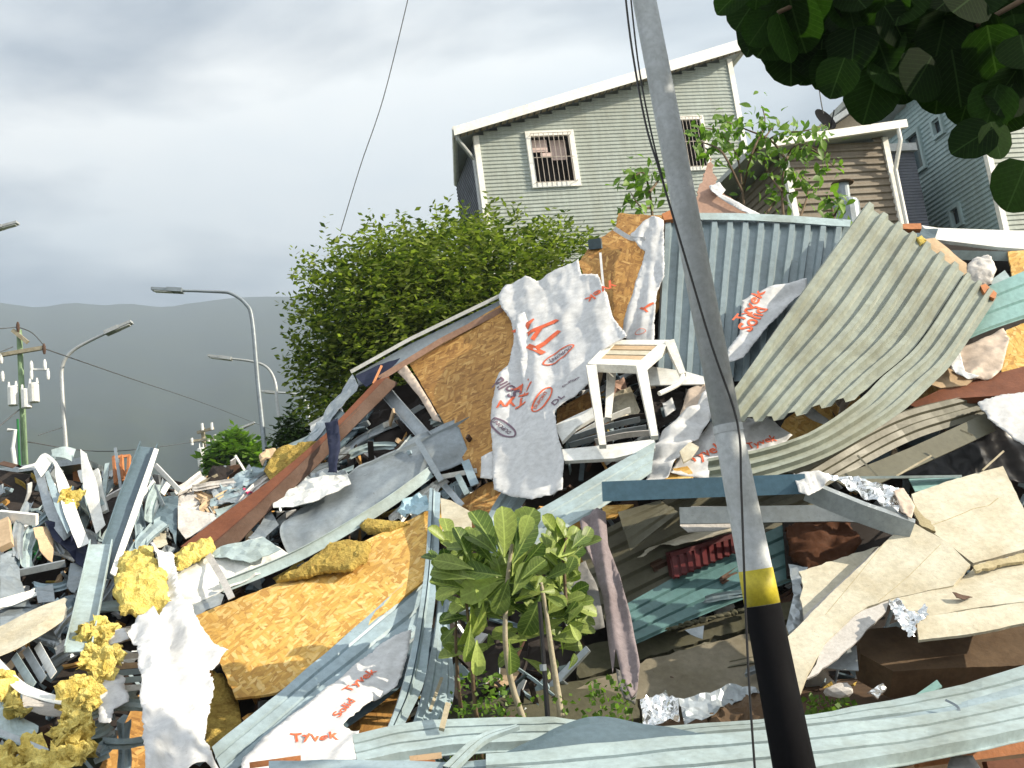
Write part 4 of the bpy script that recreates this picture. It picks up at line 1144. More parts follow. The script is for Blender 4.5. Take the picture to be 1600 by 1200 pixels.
LV = [(788, 870, 790, 792), (795, 870, 832, 790), (800, 880, 838, 815), (775, 860, 738, 795), (780, 870, 735, 822), (800, 900, 815, 840), (790, 880, 770, 820), (785, 900, 720, 890), (790, 905, 718, 930), (785, 920, 780, 860), (770, 880, 742, 840),
      (745, 880, 690, 830), (740, 890, 680, 868), (742, 905, 672, 888), (735, 910, 680, 925), (735, 880, 715, 820), (738, 930, 700, 955), (735, 945, 745, 990), (748, 950, 760, 890), (725, 920, 672, 905), (745, 860, 700, 845),
      (800, 900, 760, 935), (795, 905, 775, 960), (810, 890, 850, 850), (815, 905, 852, 872), (800, 930, 828, 880), (805, 940, 850, 905),
      (880, 870, 905, 822), (882, 880, 912, 850), (880, 885, 855, 830), (885, 900, 898, 870), (875, 890, 845, 850), (880, 860, 870, 825), (890, 910, 905, 900), (870, 910, 895, 940), (880, 930, 890, 975), (875, 880, 905, 880),
      (830, 930, 806, 935), (840, 925, 815, 910), (845, 925, 868, 920), (845, 930, 822, 995), (850, 930, 880, 945), (838, 920, 850, 900),
      (795, 1000, 802, 1055), (755, 940, 752, 1000), (745, 1000, 748, 1055), (732, 970, 718, 1010), (735, 980, 730, 1035), (765, 935, 745, 965), (780, 935, 755, 955), (760, 930, 788, 955),
      (890, 975, 905, 1000), (725, 950, 700, 930), (715, 960, 690, 960), (712, 980, 690, 1000), (775, 850, 765, 810), (805, 860, 812, 800), (812, 850, 828, 805)]
for k, (a, b, c, d) in enumerate(LV):
    far = 27 <= k < 37
    pleaf(a, b, c, d, Yp_ + (.22 if far else 0) + r.uniform(-.14, .14), r.uniform(-.08, .08), 1.0)
for k in range(120):                   # inner shaded leaves
    x, y = r.uniform(705, 890), r.uniform(850, 1050)
    if abs(x - 800) > 95 and y > 990: continue
    a = r.uniform(-.3, 3.4)
    pleaf(x, y, x + 48 * math.cos(a), y - 40 * math.sin(a) + 14, Yp_ + r.uniform(.15, .45), r.uniform(-.1, .1), .95)
for k in range(75):                   # dark leaf masses to both sides
    if k % 3: x, y = r.uniform(845, 908), r.uniform(838, 975)
    else: x, y = r.uniform(682, 735), r.uniform(845, 950)
    a = r.uniform(.2, 2.9)
    pleaf(x, y, x + 42 * math.cos(a), y - 40 * math.sin(a), Yp_ + r.uniform(.1, .4), r.uniform(-.1, .1), 1.0)
# weeds at its foot
wv, wf = [], []
V, Fc = [], []
for _ in range(520):
    x, y = r.choice([(r.uniform(700, 1000), r.uniform(1085, 1135)), (r.uniform(715, 790), r.uniform(1050, 1120)), (r.uniform(920, 985), r.uniform(1060, 1130)), (r.uniform(1260, 1330), r.uniform(1090, 1130))])
    p = P(x, y, 6.85 + r.uniform(-.25, .2)); s = r.uniform(.025, .055); d = rand_dir(r); nn = rand_dir(r); w_ = d.cross(nn).normalized()
    b = len(V); V += [p, p + d * s * .5 + w_ * s * .4, p + d * s, p + d * s * .5 - w_ * s * .4]; Fc.append((b, b + 1, b + 2, b + 3))
for _ in range(420):
    x, y = r.uniform(690, 1000), r.uniform(1095, 1140)
    p = P(x, y, 6.8 + r.uniform(-.3, .3)); p.z = ground_z(p.x, p.y); h_ = r.uniform(.05, .2); d = Vector((r.uniform(-.5, .5), r.uniform(-.5, .5), 1)).normalized(); w_ = d.cross(rand_dir(r)).normalized() * .006
    b = len(V); V += [p - w_, p + w_, p + d * h_ + Vector((d.x, d.y, 0)) * .05]; Fc.append((b, b + 1, b + 2))
mk('weeds', V, Fc, lf_bright, kind='stuff', label='low green weeds along the foot of the debris', cat='weeds')
# ------------------------------------------------------------------ wreckage: boards, sheets, wraps
def letters(parent, text, a, b, mat, squash=1.0, lift=.006, name='lettering'):
    A, e1, e2, n, h = INFO[parent.name]
    pa, pb_ = on_plane(*a, A, n), on_plane(*b, A, n)
    x = (pb_ - pa); wdt = x.length; x.normalize(); y = n.cross(x)
    cu = bpy.data.curves.new('text', 'FONT'); cu.body = text; cu.resolution_u = 3
    cu.offset = .018
    ob = bpy.data.objects.new('text', cu); COL.objects.link(ob)
    dg = bpy.context.evaluated_depsgraph_get(); dg.update()
    me = bpy.data.meshes.new_from_object(ob.evaluated_get(dg))
    bm = bmesh.new(); bm.from_mesh(me)
    bmesh.ops.triangulate(bm, faces=bm.faces); bmesh.ops.subdivide_edges(bm, edges=[e for e in bm.edges if e.calc_length() > .12], cuts=2)
    bmesh.ops.triangulate(bm, faces=bm.faces)
    xs = [v.co.x for v in bm.verts]; sc = wdt / (max(xs) - min(xs)); x0 = min(xs)
    V = []
    for v in bm.verts:
        p = pa + x * ((v.co.x - x0) * sc) + y * (v.co.y * sc * squash)
        V.append(p + n * (h((p - A).dot(e1), (p - A).dot(e2)) + lift))
    Fc = [[v.index for v in f.verts] for f in bm.faces]
    bm.free(); bpy.data.objects.remove(ob); bpy.data.curves.remove(cu); bpy.data.meshes.remove(me)
    return mk(name, V, Fc, mat, parent)
def oval(parent, c, a, b, ratio, mat, lift=.006, wd=.10):
    A, e1, e2, n, h = INFO[parent.name]
    pa, pb_ = on_plane(*a, A, n), on_plane(*b, A, n); pc = (pa + pb_) / 2
    x = (pb_ - pa) / 2; R_ = x.length; x.normalize(); y = n.cross(x); V, Fc = [], []
    for k in range(28):
        th = k * 2 * math.pi / 28
        for f in (1.0, 1.0 - wd):
            p = pc + x * math.cos(th) * R_ * f + y * math.sin(th) * (R_ * ratio - (1 - f) * R_)
            V.append(p + n * (h((p - A).dot(e1), (p - A).dot(e2)) + lift))
    for k in range(28):
        j = (k + 1) % 28; Fc.append((2 * k, 2 * j, 2 * j + 1, 2 * k + 1))
    return mk('printed_oval', V, Fc, mat, parent)
def nails(parent, spots, lift=.002):
    A, e1, e2, n, h = INFO[parent.name]
    for s in spots:
        p = on_plane(*s, A, n); mb = MB(); mb.tube([p, p + n * .004], .006, 6); mb.build('nail_head', zinc_dk, parent)

def wool_cluster(pts, off, label, seed):
    """torn wool: ragged flakes of batt lying over each other, with loose tufts, grown together into one piece"""
    r = random.Random(seed + 40); V, Fc = [], []
    cx_ = sum(p[0] for p in pts) / len(pts); cy_ = sum(p[1] for p in pts) / len(pts)
    pts = [(cx_ + (p[0] - cx_) * .78, cy_ + (p[1] - cy_) * .95) for p in pts]
    xs = [p[0] for p in pts]; ys = [p[1] for p in pts]
    area = (max(xs) - min(xs)) * (max(ys) - min(ys)); n = 0; want = max(8, int(area / 190))
    NRG, NSG = 5, 22
    for _ in range(want * 8):
        if n >= want: break
        x, y = r.uniform(min(xs), max(xs)), r.uniform(min(ys), max(ys))
        if not inside(x, y, pts): continue
        n += 1
        c = Q(x, y, off + r.uniform(-.06, .10)); b = len(V); sd = r.random() * 90
        nn = ((CAM - c).normalized() + rand_dir(r) * .9).normalized()
        q = orient(nn.cross(rand_dir(r)).normalized(), nn).to_matrix()
        rad = r.choice((.025, .04, .055, .07)); el = r.uniform(1.0, 1.7); roll_ = r.uniform(-5, 5)
        for side in (1, -1):
            for i in range(NRG + 1):
                for k in range(NSG):
                    th = 2 * math.pi * k / NSG; f = i / NRG
                    rr_ = rad * f * (1 + (.45 * nz(math.cos(th) * 2.2, math.sin(th) * 2.2, sd) + .28 * nz(math.cos(th) * 7, math.sin(th) * 7, sd)) * f)
                    px_, py_ = rr_ * math.cos(th) * el, rr_ * math.sin(th)
                    z_ = .030 * nz(px_ * 16, py_ * 16, sd) + .016 * nz(px_ * 45, py_ * 45, sd) + roll_ * px_ * px_ + side * .013 * (1 - f ** 3)
                    V.append(c + q @ Vector((px_, py_, z_)))
        for side in (0, 1):
            o_ = b + side * (NRG + 1) * NSG
            for i in range(NRG):
                for k in range(NSG):
                    f4 = (o_ + i * NSG + k, o_ + i * NSG + (k + 1) % NSG, o_ + (i + 1) * NSG + (k + 1) % NSG, o_ + (i + 1) * NSG + k)
                    Fc.append(f4 if side else f4[::-1])
    for _ in range(want * 5):             # loose fibres
        p = Vector(r.choice(V)); d = rand_dir(r) * r.uniform(.015, .05); w = d.cross(rand_dir(r)).normalized() * .0025
        b = len(V); V += [p - w, p + w, p + d]; Fc.append((b, b + 1, b + 2))
    return mk('wool_batt', V, Fc, wool, label=label, cat='insulation', group='insulation wool')
# ===== oriented strand boards
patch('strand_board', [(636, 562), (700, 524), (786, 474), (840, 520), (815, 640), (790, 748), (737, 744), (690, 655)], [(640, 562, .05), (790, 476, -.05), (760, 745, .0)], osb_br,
      'brown strand board standing left of the large printed house wrap', 'strand board', 'strand boards', t=.018, ragged=.004, along=((640, 562), (786, 474)))
patch('strand_board', [(304, 962), (400, 925), (487, 890), (560, 850), (640, 812), (700, 780), (670, 900), (560, 990), (478, 1055), (432, 1082), (400, 1088), (368, 1090), (350, 1050), (330, 1005)],
      [(304, 962, -.30), (690, 790, -.10), (400, 1088, -.10)], osb, 'large golden strand board lying below the wool batt', 'strand board', 'strand boards', t=.018, ragged=.008, along=((304, 962), (690, 790)))
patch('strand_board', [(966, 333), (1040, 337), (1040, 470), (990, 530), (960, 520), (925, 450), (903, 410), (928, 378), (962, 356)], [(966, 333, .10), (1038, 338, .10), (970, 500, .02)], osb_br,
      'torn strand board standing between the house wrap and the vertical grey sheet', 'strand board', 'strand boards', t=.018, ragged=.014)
patch('strand_board', [(150, 1210), (170, 1172), (190, 1140), (216, 1086), (240, 1080), (245, 1210)], [(150, 1205, .02), (216, 1088, .15), (240, 1205, .12)], osb_br,
      'strand board sliver beneath the white wrap at the bottom edge', 'strand board', 'strand boards', t=.018)
patch('strand_board', [(532, 1132), (585, 1095), (640, 1060), (650, 1000), (640, 1120), (600, 1150), (560, 1158)], [(532, 1132, .05), (645, 1010, .05), (600, 1150, .0)], osb_br,
      'strand board corner under the lower printed wrap beside the grey trim', 'strand board', 'strand boards', t=.018, ragged=.01)
patch('strand_board', [(1205, 690), (1225, 655), (1270, 632), (1300, 612), (1345, 615), (1330, 640), (1280, 678), (1235, 690)], [(1215, 680, .12), (1300, 615, .12), (1320, 640, .12)], osb,
      'strand board glimpsed through the tear of the big curved sheet', 'strand board', 'strand boards', t=.018, ragged=.02)
patch('strand_board', [(1575, 393), (1640, 388), (1640, 430), (1582, 437)], [(1575, 393, -.1), (1640, 390, -.1), (1582, 437, -.12)], osb, 'small upper strand board by the pale beam at the photo edge', 'strand board', 'strand boards', t=.018, ragged=.006)
patch('strand_board', [(1572, 515), (1640, 490), (1640, 585), (1568, 602), (1562, 560)], [(1572, 515, -.1), (1640, 490, -.1), (1568, 600, -.1)], osb, 'golden strand board between teal strip and long brown beam', 'strand board', 'strand boards', t=.018, ragged=.008)
patch('strand_board', [(1420, 632), (1450, 592), (1482, 560), (1500, 570), (1470, 605), (1440, 635)], [(1420, 632, -.02), (1482, 560, -.02), (1440, 635, -.02)], osb, 'thin golden board edge peeping under the curved sheet end', 'strand board', 'strand boards', t=.018)
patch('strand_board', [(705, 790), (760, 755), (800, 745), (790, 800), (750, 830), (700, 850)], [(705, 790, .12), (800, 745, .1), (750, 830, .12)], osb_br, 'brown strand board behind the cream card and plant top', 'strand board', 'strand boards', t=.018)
patch('strand_board', [(1012, 748), (1030, 735), (1075, 728), (1085, 750), (1020, 752)], [(1012, 748, -.35), (1075, 728, -.35), (1030, 752, -.35)], osb, 'golden board scrap just above the blue beam', 'strand board', 'strand boards', t=.018, ragged=.01)
patch('strand_board', [(940, 790), (990, 788), (960, 808), (945, 810)], [(940, 790, -.1), (990, 788, -.1), (945, 810, -.1)], osb, 'tiny golden board tip under the blue beam near the hanging trousers', 'strand board', 'strand boards', t=.018)

# ===== roof edge and long timbers on the left slope
beam('roof_trim', [(548, 581, -.05), (640, 530, -.05), (779, 463, -.05)], box_prof(.035, .05), white, 'long white trim edge above the brown strand board', 'trim', 'roof edge layers')
patch('roof_board', [(556, 585), (640, 538), (780, 470), (780, 484), (700, 526), (640, 560), (600, 588), (560, 602)], [(556, 585, .02), (780, 470, .02), (600, 590, -.02)], zinc_dk, 'grey sheathing layer just under the white trim', 'board', 'roof edge layers', t=.02)
beam('timber', [(592, 592, -.06), (690, 532, -.06), (788, 482, -.06)], box_prof(.055, .04), card, 'pinkish batten along the upper edge of the strand board', 'timber', 'long timbers')
patch('timber', [(588, 594), (608, 588), (550, 650), (508, 692), (458, 740), (406, 788), (326, 858), (282, 854), (344, 806), (412, 758), (462, 718), (510, 676)], [(600, 590, -.10), (300, 852, -.28), (345, 860, -.22)], wood,
      'long red-brown roof beam running down to the yellow wool', 'timber', 'long timbers', t=.05, along=((590, 594), (280, 852)))
patch('timber', [(604, 590), (622, 598), (558, 662), (498, 725), (408, 810), (350, 872), (322, 860), (406, 786), (506, 690)], [(614, 592, -.04), (350, 870, -.15), (345, 862, -.21)], wood_dk, 'dark underside board of the long red-brown roof beam', 'timber', 'long timbers', t=.03)
patch('navy_cloth', [(508, 662), (528, 652), (532, 690), (526, 738), (512, 738), (514, 700)], [(508, 662, -.42), (528, 652, -.42), (520, 738, -.40)], navy, 'navy cloth strip hanging from the long brown beam', 'cloth', t=.004, wr=.02, ws=6, step=.04, smooth=True)
patch('dark_board', [(555, 588), (590, 570), (625, 560), (600, 585), (572, 605)], [(555, 588, -.08), (625, 560, -.08), (572, 605, -.1)], navy, 'dark navy membrane scrap on the roof edge', 'membrane', t=.006, wr=.01, step=.05)
beam('timber', [(583, 600, -.13), (596, 572, -.12)], box_prof(.022, .02), wood_br, 'short orange batten splinter on the roof edge', 'timber', 'long timbers')
patch('grey_flashing', [(478, 690), (500, 655), (540, 600), (552, 586), (560, 602), (530, 640), (500, 680), (488, 694)], [(478, 690, .0), (550, 588, 0), (500, 680, -.04)], zinc, 'crumpled grey flashing along the lower roof edge', 'flashing', t=.004, wr=.03, ws=5, step=.05)
# near-black sheet painted as the shade of the open cavity under the roof edge
patch('shade_backing', [(470, 800), (520, 720), (600, 612), (650, 600), (720, 690), (740, 760), (620, 790), (500, 840)], [(480, 800, .40), (640, 600, .38), (700, 760, .38)], shade_black, 'dark sheet painted as cavity shade beneath the broken roof edge', 'shade sheet', t=.03, wr=.05, ws=3)
patch('wrap_scrap', [(618, 578), (634, 570), (650, 592), (672, 628), (690, 660), (676, 655), (655, 620), (635, 596)], [(618, 578, -.03), (650, 592, -.03), (690, 660, -.02)], wrap_tan, 'tan curled membrane along the left edge of the brown strand board', 'membrane', t=.004, wr=.02, ws=6, step=.04)
# steel channels in the cavity
beam('steel_channel', [(598, 606, .16), (636, 650, .10), (672, 690, .04)], c_prof(.115, .04, .006), zinc, 'punched grey steel channel slanting down in the roof cavity', 'channel', 'steel channels', sub=3, twist=R(8))
beam('steel_channel', [(652, 688, -.12), (690, 752, -.16)], box_prof(.05, .02), zinc_dk, 'short flat steel strap crossing the crumpled grey duct', 'channel', 'steel channels')
sheet('crumpled_duct', [[(715, 660, .05), (722, 680, -.05), (735, 712, -.02)], [(640, 692, .04), (645, 718, -.10), (655, 748, -.04)], [(570, 730, .0), (572, 765, -.16), (585, 790, -.1)], [(505, 775, -.05), (505, 812, -.2), (515, 835, -.16)], [(455, 812, -.05), (440, 838, -.2), (452, 872, -.2)]], zinc_dk,
      'long crumpled grey duct sheet running down from the brown strand board', 'duct', nv=44, nu=18, dent=.06, ds=2.2, smooth=True, t=.006)
beam('roof_rail', [(735, 655, .0), (640, 700, -.02), (560, 735, -.06)], l_prof(.05, .03, .006), zinc_dk, 'dark folded rail along the upper edge of the grey duct', 'rail', 'metal rails', sub=4)
beam('roof_rail', [(672, 738, -.15), (600, 790, -.2), (500, 850, -.26), (430, 884, -.3), (345, 918, -.34)], c_prof(.09, .03, .006), pale, 'long pale rail below the grey duct reaching the white sheet', 'rail', 'metal rails', sub=4)
beam('roof_rail', [(655, 752, -.1), (560, 812, -.18), (470, 862, -.22)], l_prof(.045, .03, .006), blue, 'thin blue-grey rail beside the long pale rail', 'rail', 'metal rails', sub=4)
patch('bent_sheet', [(424, 770), (470, 752), (542, 740), (549, 757), (520, 772), (488, 786), (428, 796)], [(424, 770, -.25), (545, 740, -.22), (430, 796, -.30)], white, 'pale bent sheet propped above the crumpled duct', 'metal sheet', 'loose metal sheets', t=.005, wr=.03, ws=4, step=.05)
patch('bent_sheet', [(466, 746), (500, 738), (510, 730), (540, 736), (545, 742), (500, 754), (470, 760)], [(466, 746, -.2), (540, 736, -.2), (470, 760, -.2)], zinc, 'thin torn zinc strip behind the pale bent sheet', 'metal sheet', 'loose metal sheets', t=.004, wr=.04, ws=7, step=.04)
patch('bent_sheet', [(388, 842), (420, 800), (430, 775), (424, 800), (436, 820), (405, 850)], [(388, 842, -.2), (430, 775, -.2), (436, 820, -.16)], zinc_dk, 'narrow grey sheet end leaning under the brown beam', 'metal sheet', 'loose metal sheets', t=.004, wr=.02, step=.05)
patch('white_sheet', [(272, 893), (330, 868), (410, 841), (455, 868), (400, 902), (340, 925), (280, 950), (262, 930)], [(275, 893, -.42), (410, 842, -.30), (300, 945, -.36)], white, 'bright white metal sheet left of the golden strand board', 'metal sheet', 'loose metal sheets', t=.005, wr=.04, ws=3, step=.06)
patch('white_sheet', [(320, 866), (345, 855), (412, 840), (440, 860), (390, 880), (345, 872)], [(320, 866, -.48), (412, 840, -.40), (390, 880, -.44)], pale, 'grey-blue curled flap on the bright white sheet', 'metal sheet', 'loose metal sheets', t=.005, wr=.03, ws=4, step=.05)
beam('steel_strap', [(322, 862, -.52), (345, 900, -.52), (362, 935, -.48)], box_prof(.05, .006), tissue, 'flat strap lying across the bright white sheet', 'strap', sub=3)
patch('white_sheet', [(270, 955), (330, 925), (350, 930), (345, 945), (300, 965), (280, 972)], [(270, 955, -.3), (350, 930, -.28), (280, 972, -.28)], zinc, 'zinc strip between white sheet and golden board', 'metal sheet', 'loose metal sheets', t=.005, wr=.02, step=.05)
patch('blue_film', [(618, 800), (630, 785), (655, 770), (668, 778), (672, 800), (640, 806)], [(618, 800, -.1), (660, 770, -.1), (640, 806, -.14)], clip_, 'crumpled light blue film beside the trim foot', 'plastic film', t=.003, wr=.04, ws=8, step=.03)
lump('rubble_bag', Q(470, 745, -.12), (.09, .07, .06), tissue, 'pale plastic bag bundle under the navy cloth', 'bag', amp=.5, sharp=True)
for k, (a, b, c_) in enumerate(((700, 735, 'white'), (722, 730, 'white'))):
    pass
beam('steel_strap', [(690, 745, -.02), (745, 735, -.02)], box_prof(.04, .01), white, 'small white strap under the brown strand board', 'strap')
beam('steel_strap', [(715, 742, -.04), (730, 772, -.05)], box_prof(.05, .008), pale, 'short pale strap below the brown strand board corner', 'strap')
beam('steel_strap', [(727, 720, -.05), (742, 758, -.05)], box_prof(.07, .008), blue, 'light blue flat strap at the strand board corner', 'strap')
beam('steel_strap', [(694, 758, -.03), (722, 790, -.03)], box_prof(.05, .01), zinc, 'grey strap pointing at the cream card', 'strap')
patch('wool_batt', [(430, 908), (470, 886), (500, 866), (516, 852), (548, 847), (578, 850), (574, 872), (548, 890), (505, 893), (470, 902)], [(432, 905, -.42), (575, 850, -.40), (505, 893, -.44)], wool_old, 'flattened yellow wool batt lying on the golden strand board', 'insulation', 'insulation wool', t=.02, puff=.05, step=.025, wr=.012, ws=14, ragged=.008)
patch('wool_batt', [(272, 868), (296, 850), (330, 842), (337, 858), (312, 872), (290, 882), (276, 890)], [(272, 868, -.55), (330, 842, -.52), (276, 890, -.55)], wool, 'yellow wool tuft at the foot of the long brown beam', 'insulation', 'insulation wool', t=.02, puff=.05, step=.022, wr=.02, ws=14, ragged=.012)
patch('wool_batt', [(178, 930), (184, 890), (192, 858), (235, 855), (258, 895), (266, 955), (228, 963), (190, 960)], [(185, 900, -.75), (255, 890, -.72), (228, 962, -.78)], wool, 'big yellow wool pillow behind the white wrap', 'insulation', 'insulation wool', t=.03, puff=.06, step=.022, wr=.07, ws=4.5, ragged=.02)
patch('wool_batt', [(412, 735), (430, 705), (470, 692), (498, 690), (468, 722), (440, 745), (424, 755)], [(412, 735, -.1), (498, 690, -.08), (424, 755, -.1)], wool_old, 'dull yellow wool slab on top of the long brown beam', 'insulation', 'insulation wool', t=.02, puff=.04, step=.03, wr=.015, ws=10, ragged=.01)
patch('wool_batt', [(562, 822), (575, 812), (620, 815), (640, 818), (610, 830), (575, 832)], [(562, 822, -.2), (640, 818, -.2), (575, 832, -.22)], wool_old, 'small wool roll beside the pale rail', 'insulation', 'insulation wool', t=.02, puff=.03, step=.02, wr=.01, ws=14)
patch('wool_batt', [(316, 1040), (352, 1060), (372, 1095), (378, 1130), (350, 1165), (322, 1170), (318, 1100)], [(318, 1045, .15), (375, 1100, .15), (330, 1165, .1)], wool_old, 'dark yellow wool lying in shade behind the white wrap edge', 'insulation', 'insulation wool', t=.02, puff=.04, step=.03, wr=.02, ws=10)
# strand of torn wool
for k, (pts, lab) in enumerate([([(138, 972), (160, 968), (172, 978), (190, 1000), (202, 1018), (188, 1040), (165, 1062), (140, 1060), (120, 1040), (122, 1010)], 'torn yellow wool clump hanging under the steel channel'),
      ([(118, 1062), (150, 1058), (145, 1100), (135, 1140), (110, 1165), (78, 1180), (76, 1145), (95, 1100)], 'long torn yellow wool strand below the hanging clump'),
      ([(75, 1165), (110, 1150), (145, 1130), (142, 1170), (125, 1205), (80, 1210)], 'brownish yellow wool lump at the bottom edge'),
      ([(0, 1062), (16, 1058), (32, 1090), (46, 1125), (30, 1130), (10, 1100)], 'yellow wool strip stuck to the curled sheet at the photo edge'),
      ([(-20, 1185), (20, 1168), (60, 1165), (88, 1180), (80, 1215), (-20, 1220)], 'dull yellow wool at the lowest photo corner'),
      ([(92, 758), (118, 765), (125, 790), (108, 800), (95, 785)], 'yellow wool stuck inside the bent white strip')]):
    a, b, c_ = pts[0], pts[len(pts) // 3], pts[2 * len(pts) // 3]
    off = -.85 if k < 5 else -.25
    wool_cluster(pts, off, lab, k)

# ===== diagonal blue-grey siding, trims and lower wrap
sheet('siding_board', [[(664, 884, -.22), (676, 975, -.12)], [(500, 1030, -.28), (512, 1090, -.2)], [(330, 1170, -.35), (352, 1225, -.28)]], blue, 'long blue-grey siding board under the golden strand board', 'siding', 'blue-grey siding', ribs=3, depth=.018, shape=(0, .05, .80, .93), nv=24, dent=.008)
sheet('siding_board', [[(660, 960, -.1), (700, 1010, -.05)], [(560, 1060, -.15), (580, 1110, -.1)], [(430, 1150, -.2), (440, 1200, -.15)]], blue_dk, 'dark siding strip beneath the long blue-grey siding board', 'siding', 'blue-grey siding', ribs=2, depth=.015, nv=12, dent=.008)
sheet('metal_trim', [[(671, 765, -.2), (688, 770, -.2)], [(664, 880, -.35), (684, 890, -.35)], [(648, 990, -.42), (672, 1000, -.40)], [(624, 1085, -.45), (662, 1068, -.40)], [(600, 1150, -.45), (628, 1140, -.42)]], blue, 'tall blue-grey angle trim standing left of the plant', 'trim', prof=[(0, 0), (.06, .02), (.34, .02), (.38, 0), (.44, .025), (.55, .0), (1, 0)], nv=26, dent=.008)
sheet('siding_board', [[(688, 895, -.10), (700, 905, -.05)], [(678, 990, -.12), (704, 1000, -.05)], [(660, 1080, -.15), (710, 1080, -.05)], [(640, 1145, -.15), (690, 1140, -.05)]], blue, 'curved siding offcut between the angle trim and the plant', 'siding', 'blue-grey siding', ribs=2, depth=.012, nv=18, dent=.004)
beam('timber', [(672, 1110, -.2), (690, 1060, -.2)], box_prof(.02, .02), bark_pale, 'pale stick in the gap by the curved siding offcut', 'stick')
o = patch('house_wrap', [(643, 985), (600, 1005), (568, 1028), (540, 1050), (516, 1072), (463, 1121), (420, 1150), (380, 1182), (375, 1210), (480, 1200), (557, 1202), (562, 1142), (536, 1130), (570, 1100), (621, 1072), (636, 1030)], [(640, 990, -.28), (390, 1185, -.45), (557, 1195, -.38)], wrap,
      'crumpled lower house wrap with red print draped over the dark siding', 'house wrap', 'torn house wraps', t=.003, wr=.05, ws=3.2, step=.035, ragged=.008, smooth=False)
letters(o, 'Solid', (530, 1120), (556, 1098), print_red, .9); letters(o, 'Tyvek', (455, 1160), (530, 1150), print_red, .8)
letters(o, 'Tyvek', (545, 1085), (590, 1050), print_red, .7)
o = patch('house_wrap', [(232, 860), (270, 862), (274, 890), (278, 935), (300, 965), (325, 1000), (352, 1030), (326, 1052), (334, 1075), (328, 1100), (322, 1150), (335, 1172), (352, 1182), (300, 1190), (270, 1210), (228, 1215), (222, 1120), (216, 1050), (212, 1010), (200, 988), (214, 966), (250, 960), (262, 940), (245, 890)], [(240, 870, -.72), (345, 1030, -.70), (232, 1195, -1.02)], wrap,
      'bright white house wrap hanging over the wool pillow down to the bottom edge', 'house wrap', 'torn house wraps', t=.003, wr=.10, ws=3.4, step=.03, fold=(.10, 4.2, R(90)), along=((240, 870), (236, 1190)), ragged=.008)
patch('house_wrap', [(165, 988), (195, 982), (204, 1000), (190, 1005), (170, 1010)], [(165, 988, -.8), (195, 982, -.8), (170, 1010, -.8)], wrap, 'small white wrap scrap by the torn wool clump', 'house wrap', 'torn house wraps', t=.003, wr=.03, ws=8, step=.03)
patch('house_wrap', [(150, 1078), (165, 1058), (192, 1055), (202, 1095), (178, 1108), (172, 1130), (155, 1128)], [(150, 1078, -.75), (192, 1055, -.75), (165, 1130, -.75)], wrap, 'white torn wrap flap beside the long wool strand', 'house wrap', 'torn house wraps', t=.003, wr=.03, ws=6, step=.03, ragged=.008)
for k, (y, m_) in enumerate(((1025, white), (1040, tan), (1050, blue), (1062, pale), (1075, white))):
    beam('lath', [(160, y + 4, -.55), (225, y - 2, -.55)], box_prof(.035, .04), m_, ['white lath end', 'tan lath end', 'blue-grey lath end', 'pale lath end', 'lowest white lath end'][k] + ' stacked between wool and bright wrap', 'lath', 'stacked laths')
for k, (a, b, m_) in enumerate((((150, 1150), (180, 1145), zinc), ((140, 1172), (190, 1160), white), ((148, 1190), (170, 1180), pale), ((135, 1135), (180, 1120), zinc_dk))):
    beam('lath', [(*a, -.4), (*b, -.4)], box_prof(.03, .03), m_, ['zinc lath', 'white lath', 'short pale lath', 'dull grey lath'][k] + ' in the dark gap by the bottom strand board', 'lath', 'stacked laths')

# ===== left cluster of metal framing
beam('steel_channel', [(232, 700, -.45), (198, 790, -.48), (176, 862, -.55), (164, 905, -.58)], c_prof(.155, .06, .008), blue_dk, 'broad dark steel channel standing upright at the left of the heap', 'channel', 'steel channels', twist=R(14))  # shade from the flange is put into the dark face colour
mb = MB()
sheet('steel_flange', [[(241, 700, -.58), (248, 702, -.58)], [(207, 795, -.62), (217, 798, -.62)], [(172, 895, -.7), (180, 900, -.7)]], white, 'flange of the broad dark channel, painted bright as its sunlit edge', 'flange', nv=6, nu=2, t=.01)  # same channel; sunlight on this edge is painted as white
beam('steel_channel', [(158, 852, -.66), (146, 910, -.72), (130, 985, -.8), (122, 1020, -.8)], c_prof(.16, .05, .008), pale, 'pale steel channel continuing below the broad dark channel', 'channel', 'steel channels', twist=R(10))
sheet('bent_strip', [[(52, 725, -.2), (64, 745, -.2)], [(70, 708, -.2), (82, 722, -.25)], [(100, 740, -.25), (88, 750, -.3)], [(118, 790, -.3), (100, 800, -.35)], [(140, 850, -.3), (122, 855, -.35)]], white, 'white sheet strip bent over like a hook beside the green pole', 'metal strip', 'bent metal strips', nv=20, nu=3, dent=.02)
sheet('bent_strip', [[(52, 735, -.15), (66, 730, -.2)], [(62, 770, -.15), (75, 765, -.2)], [(75, 810, -.15), (90, 800, -.2)], [(100, 845, -.2), (112, 835, -.2)]], zinc, 'narrow zinc strip leaning inside the hooked white strip', 'metal strip', 'bent metal strips', nv=12, nu=3, dent=.015)
sheet('bent_strip', [[(80, 702, -.1), (82, 712, -.1)], [(100, 700, -.1), (100, 716, -.12)], [(118, 703, -.05), (112, 722, -.1)]], pale, 'curled pale tin flap atop the hooked strip', 'metal strip', 'bent metal strips', nv=10, nu=4, dent=.03)
sheet('bent_strip', [[(126, 702, -.2), (134, 708, -.25)], [(130, 760, -.2), (152, 755, -.25)], [(140, 800, -.25), (158, 795, -.3)], [(150, 835, -.3), (165, 820, -.3)]], white, 'broad white bent strip right of the hooked strip', 'metal strip', 'bent metal strips', nv=14, nu=5, dent=.03)
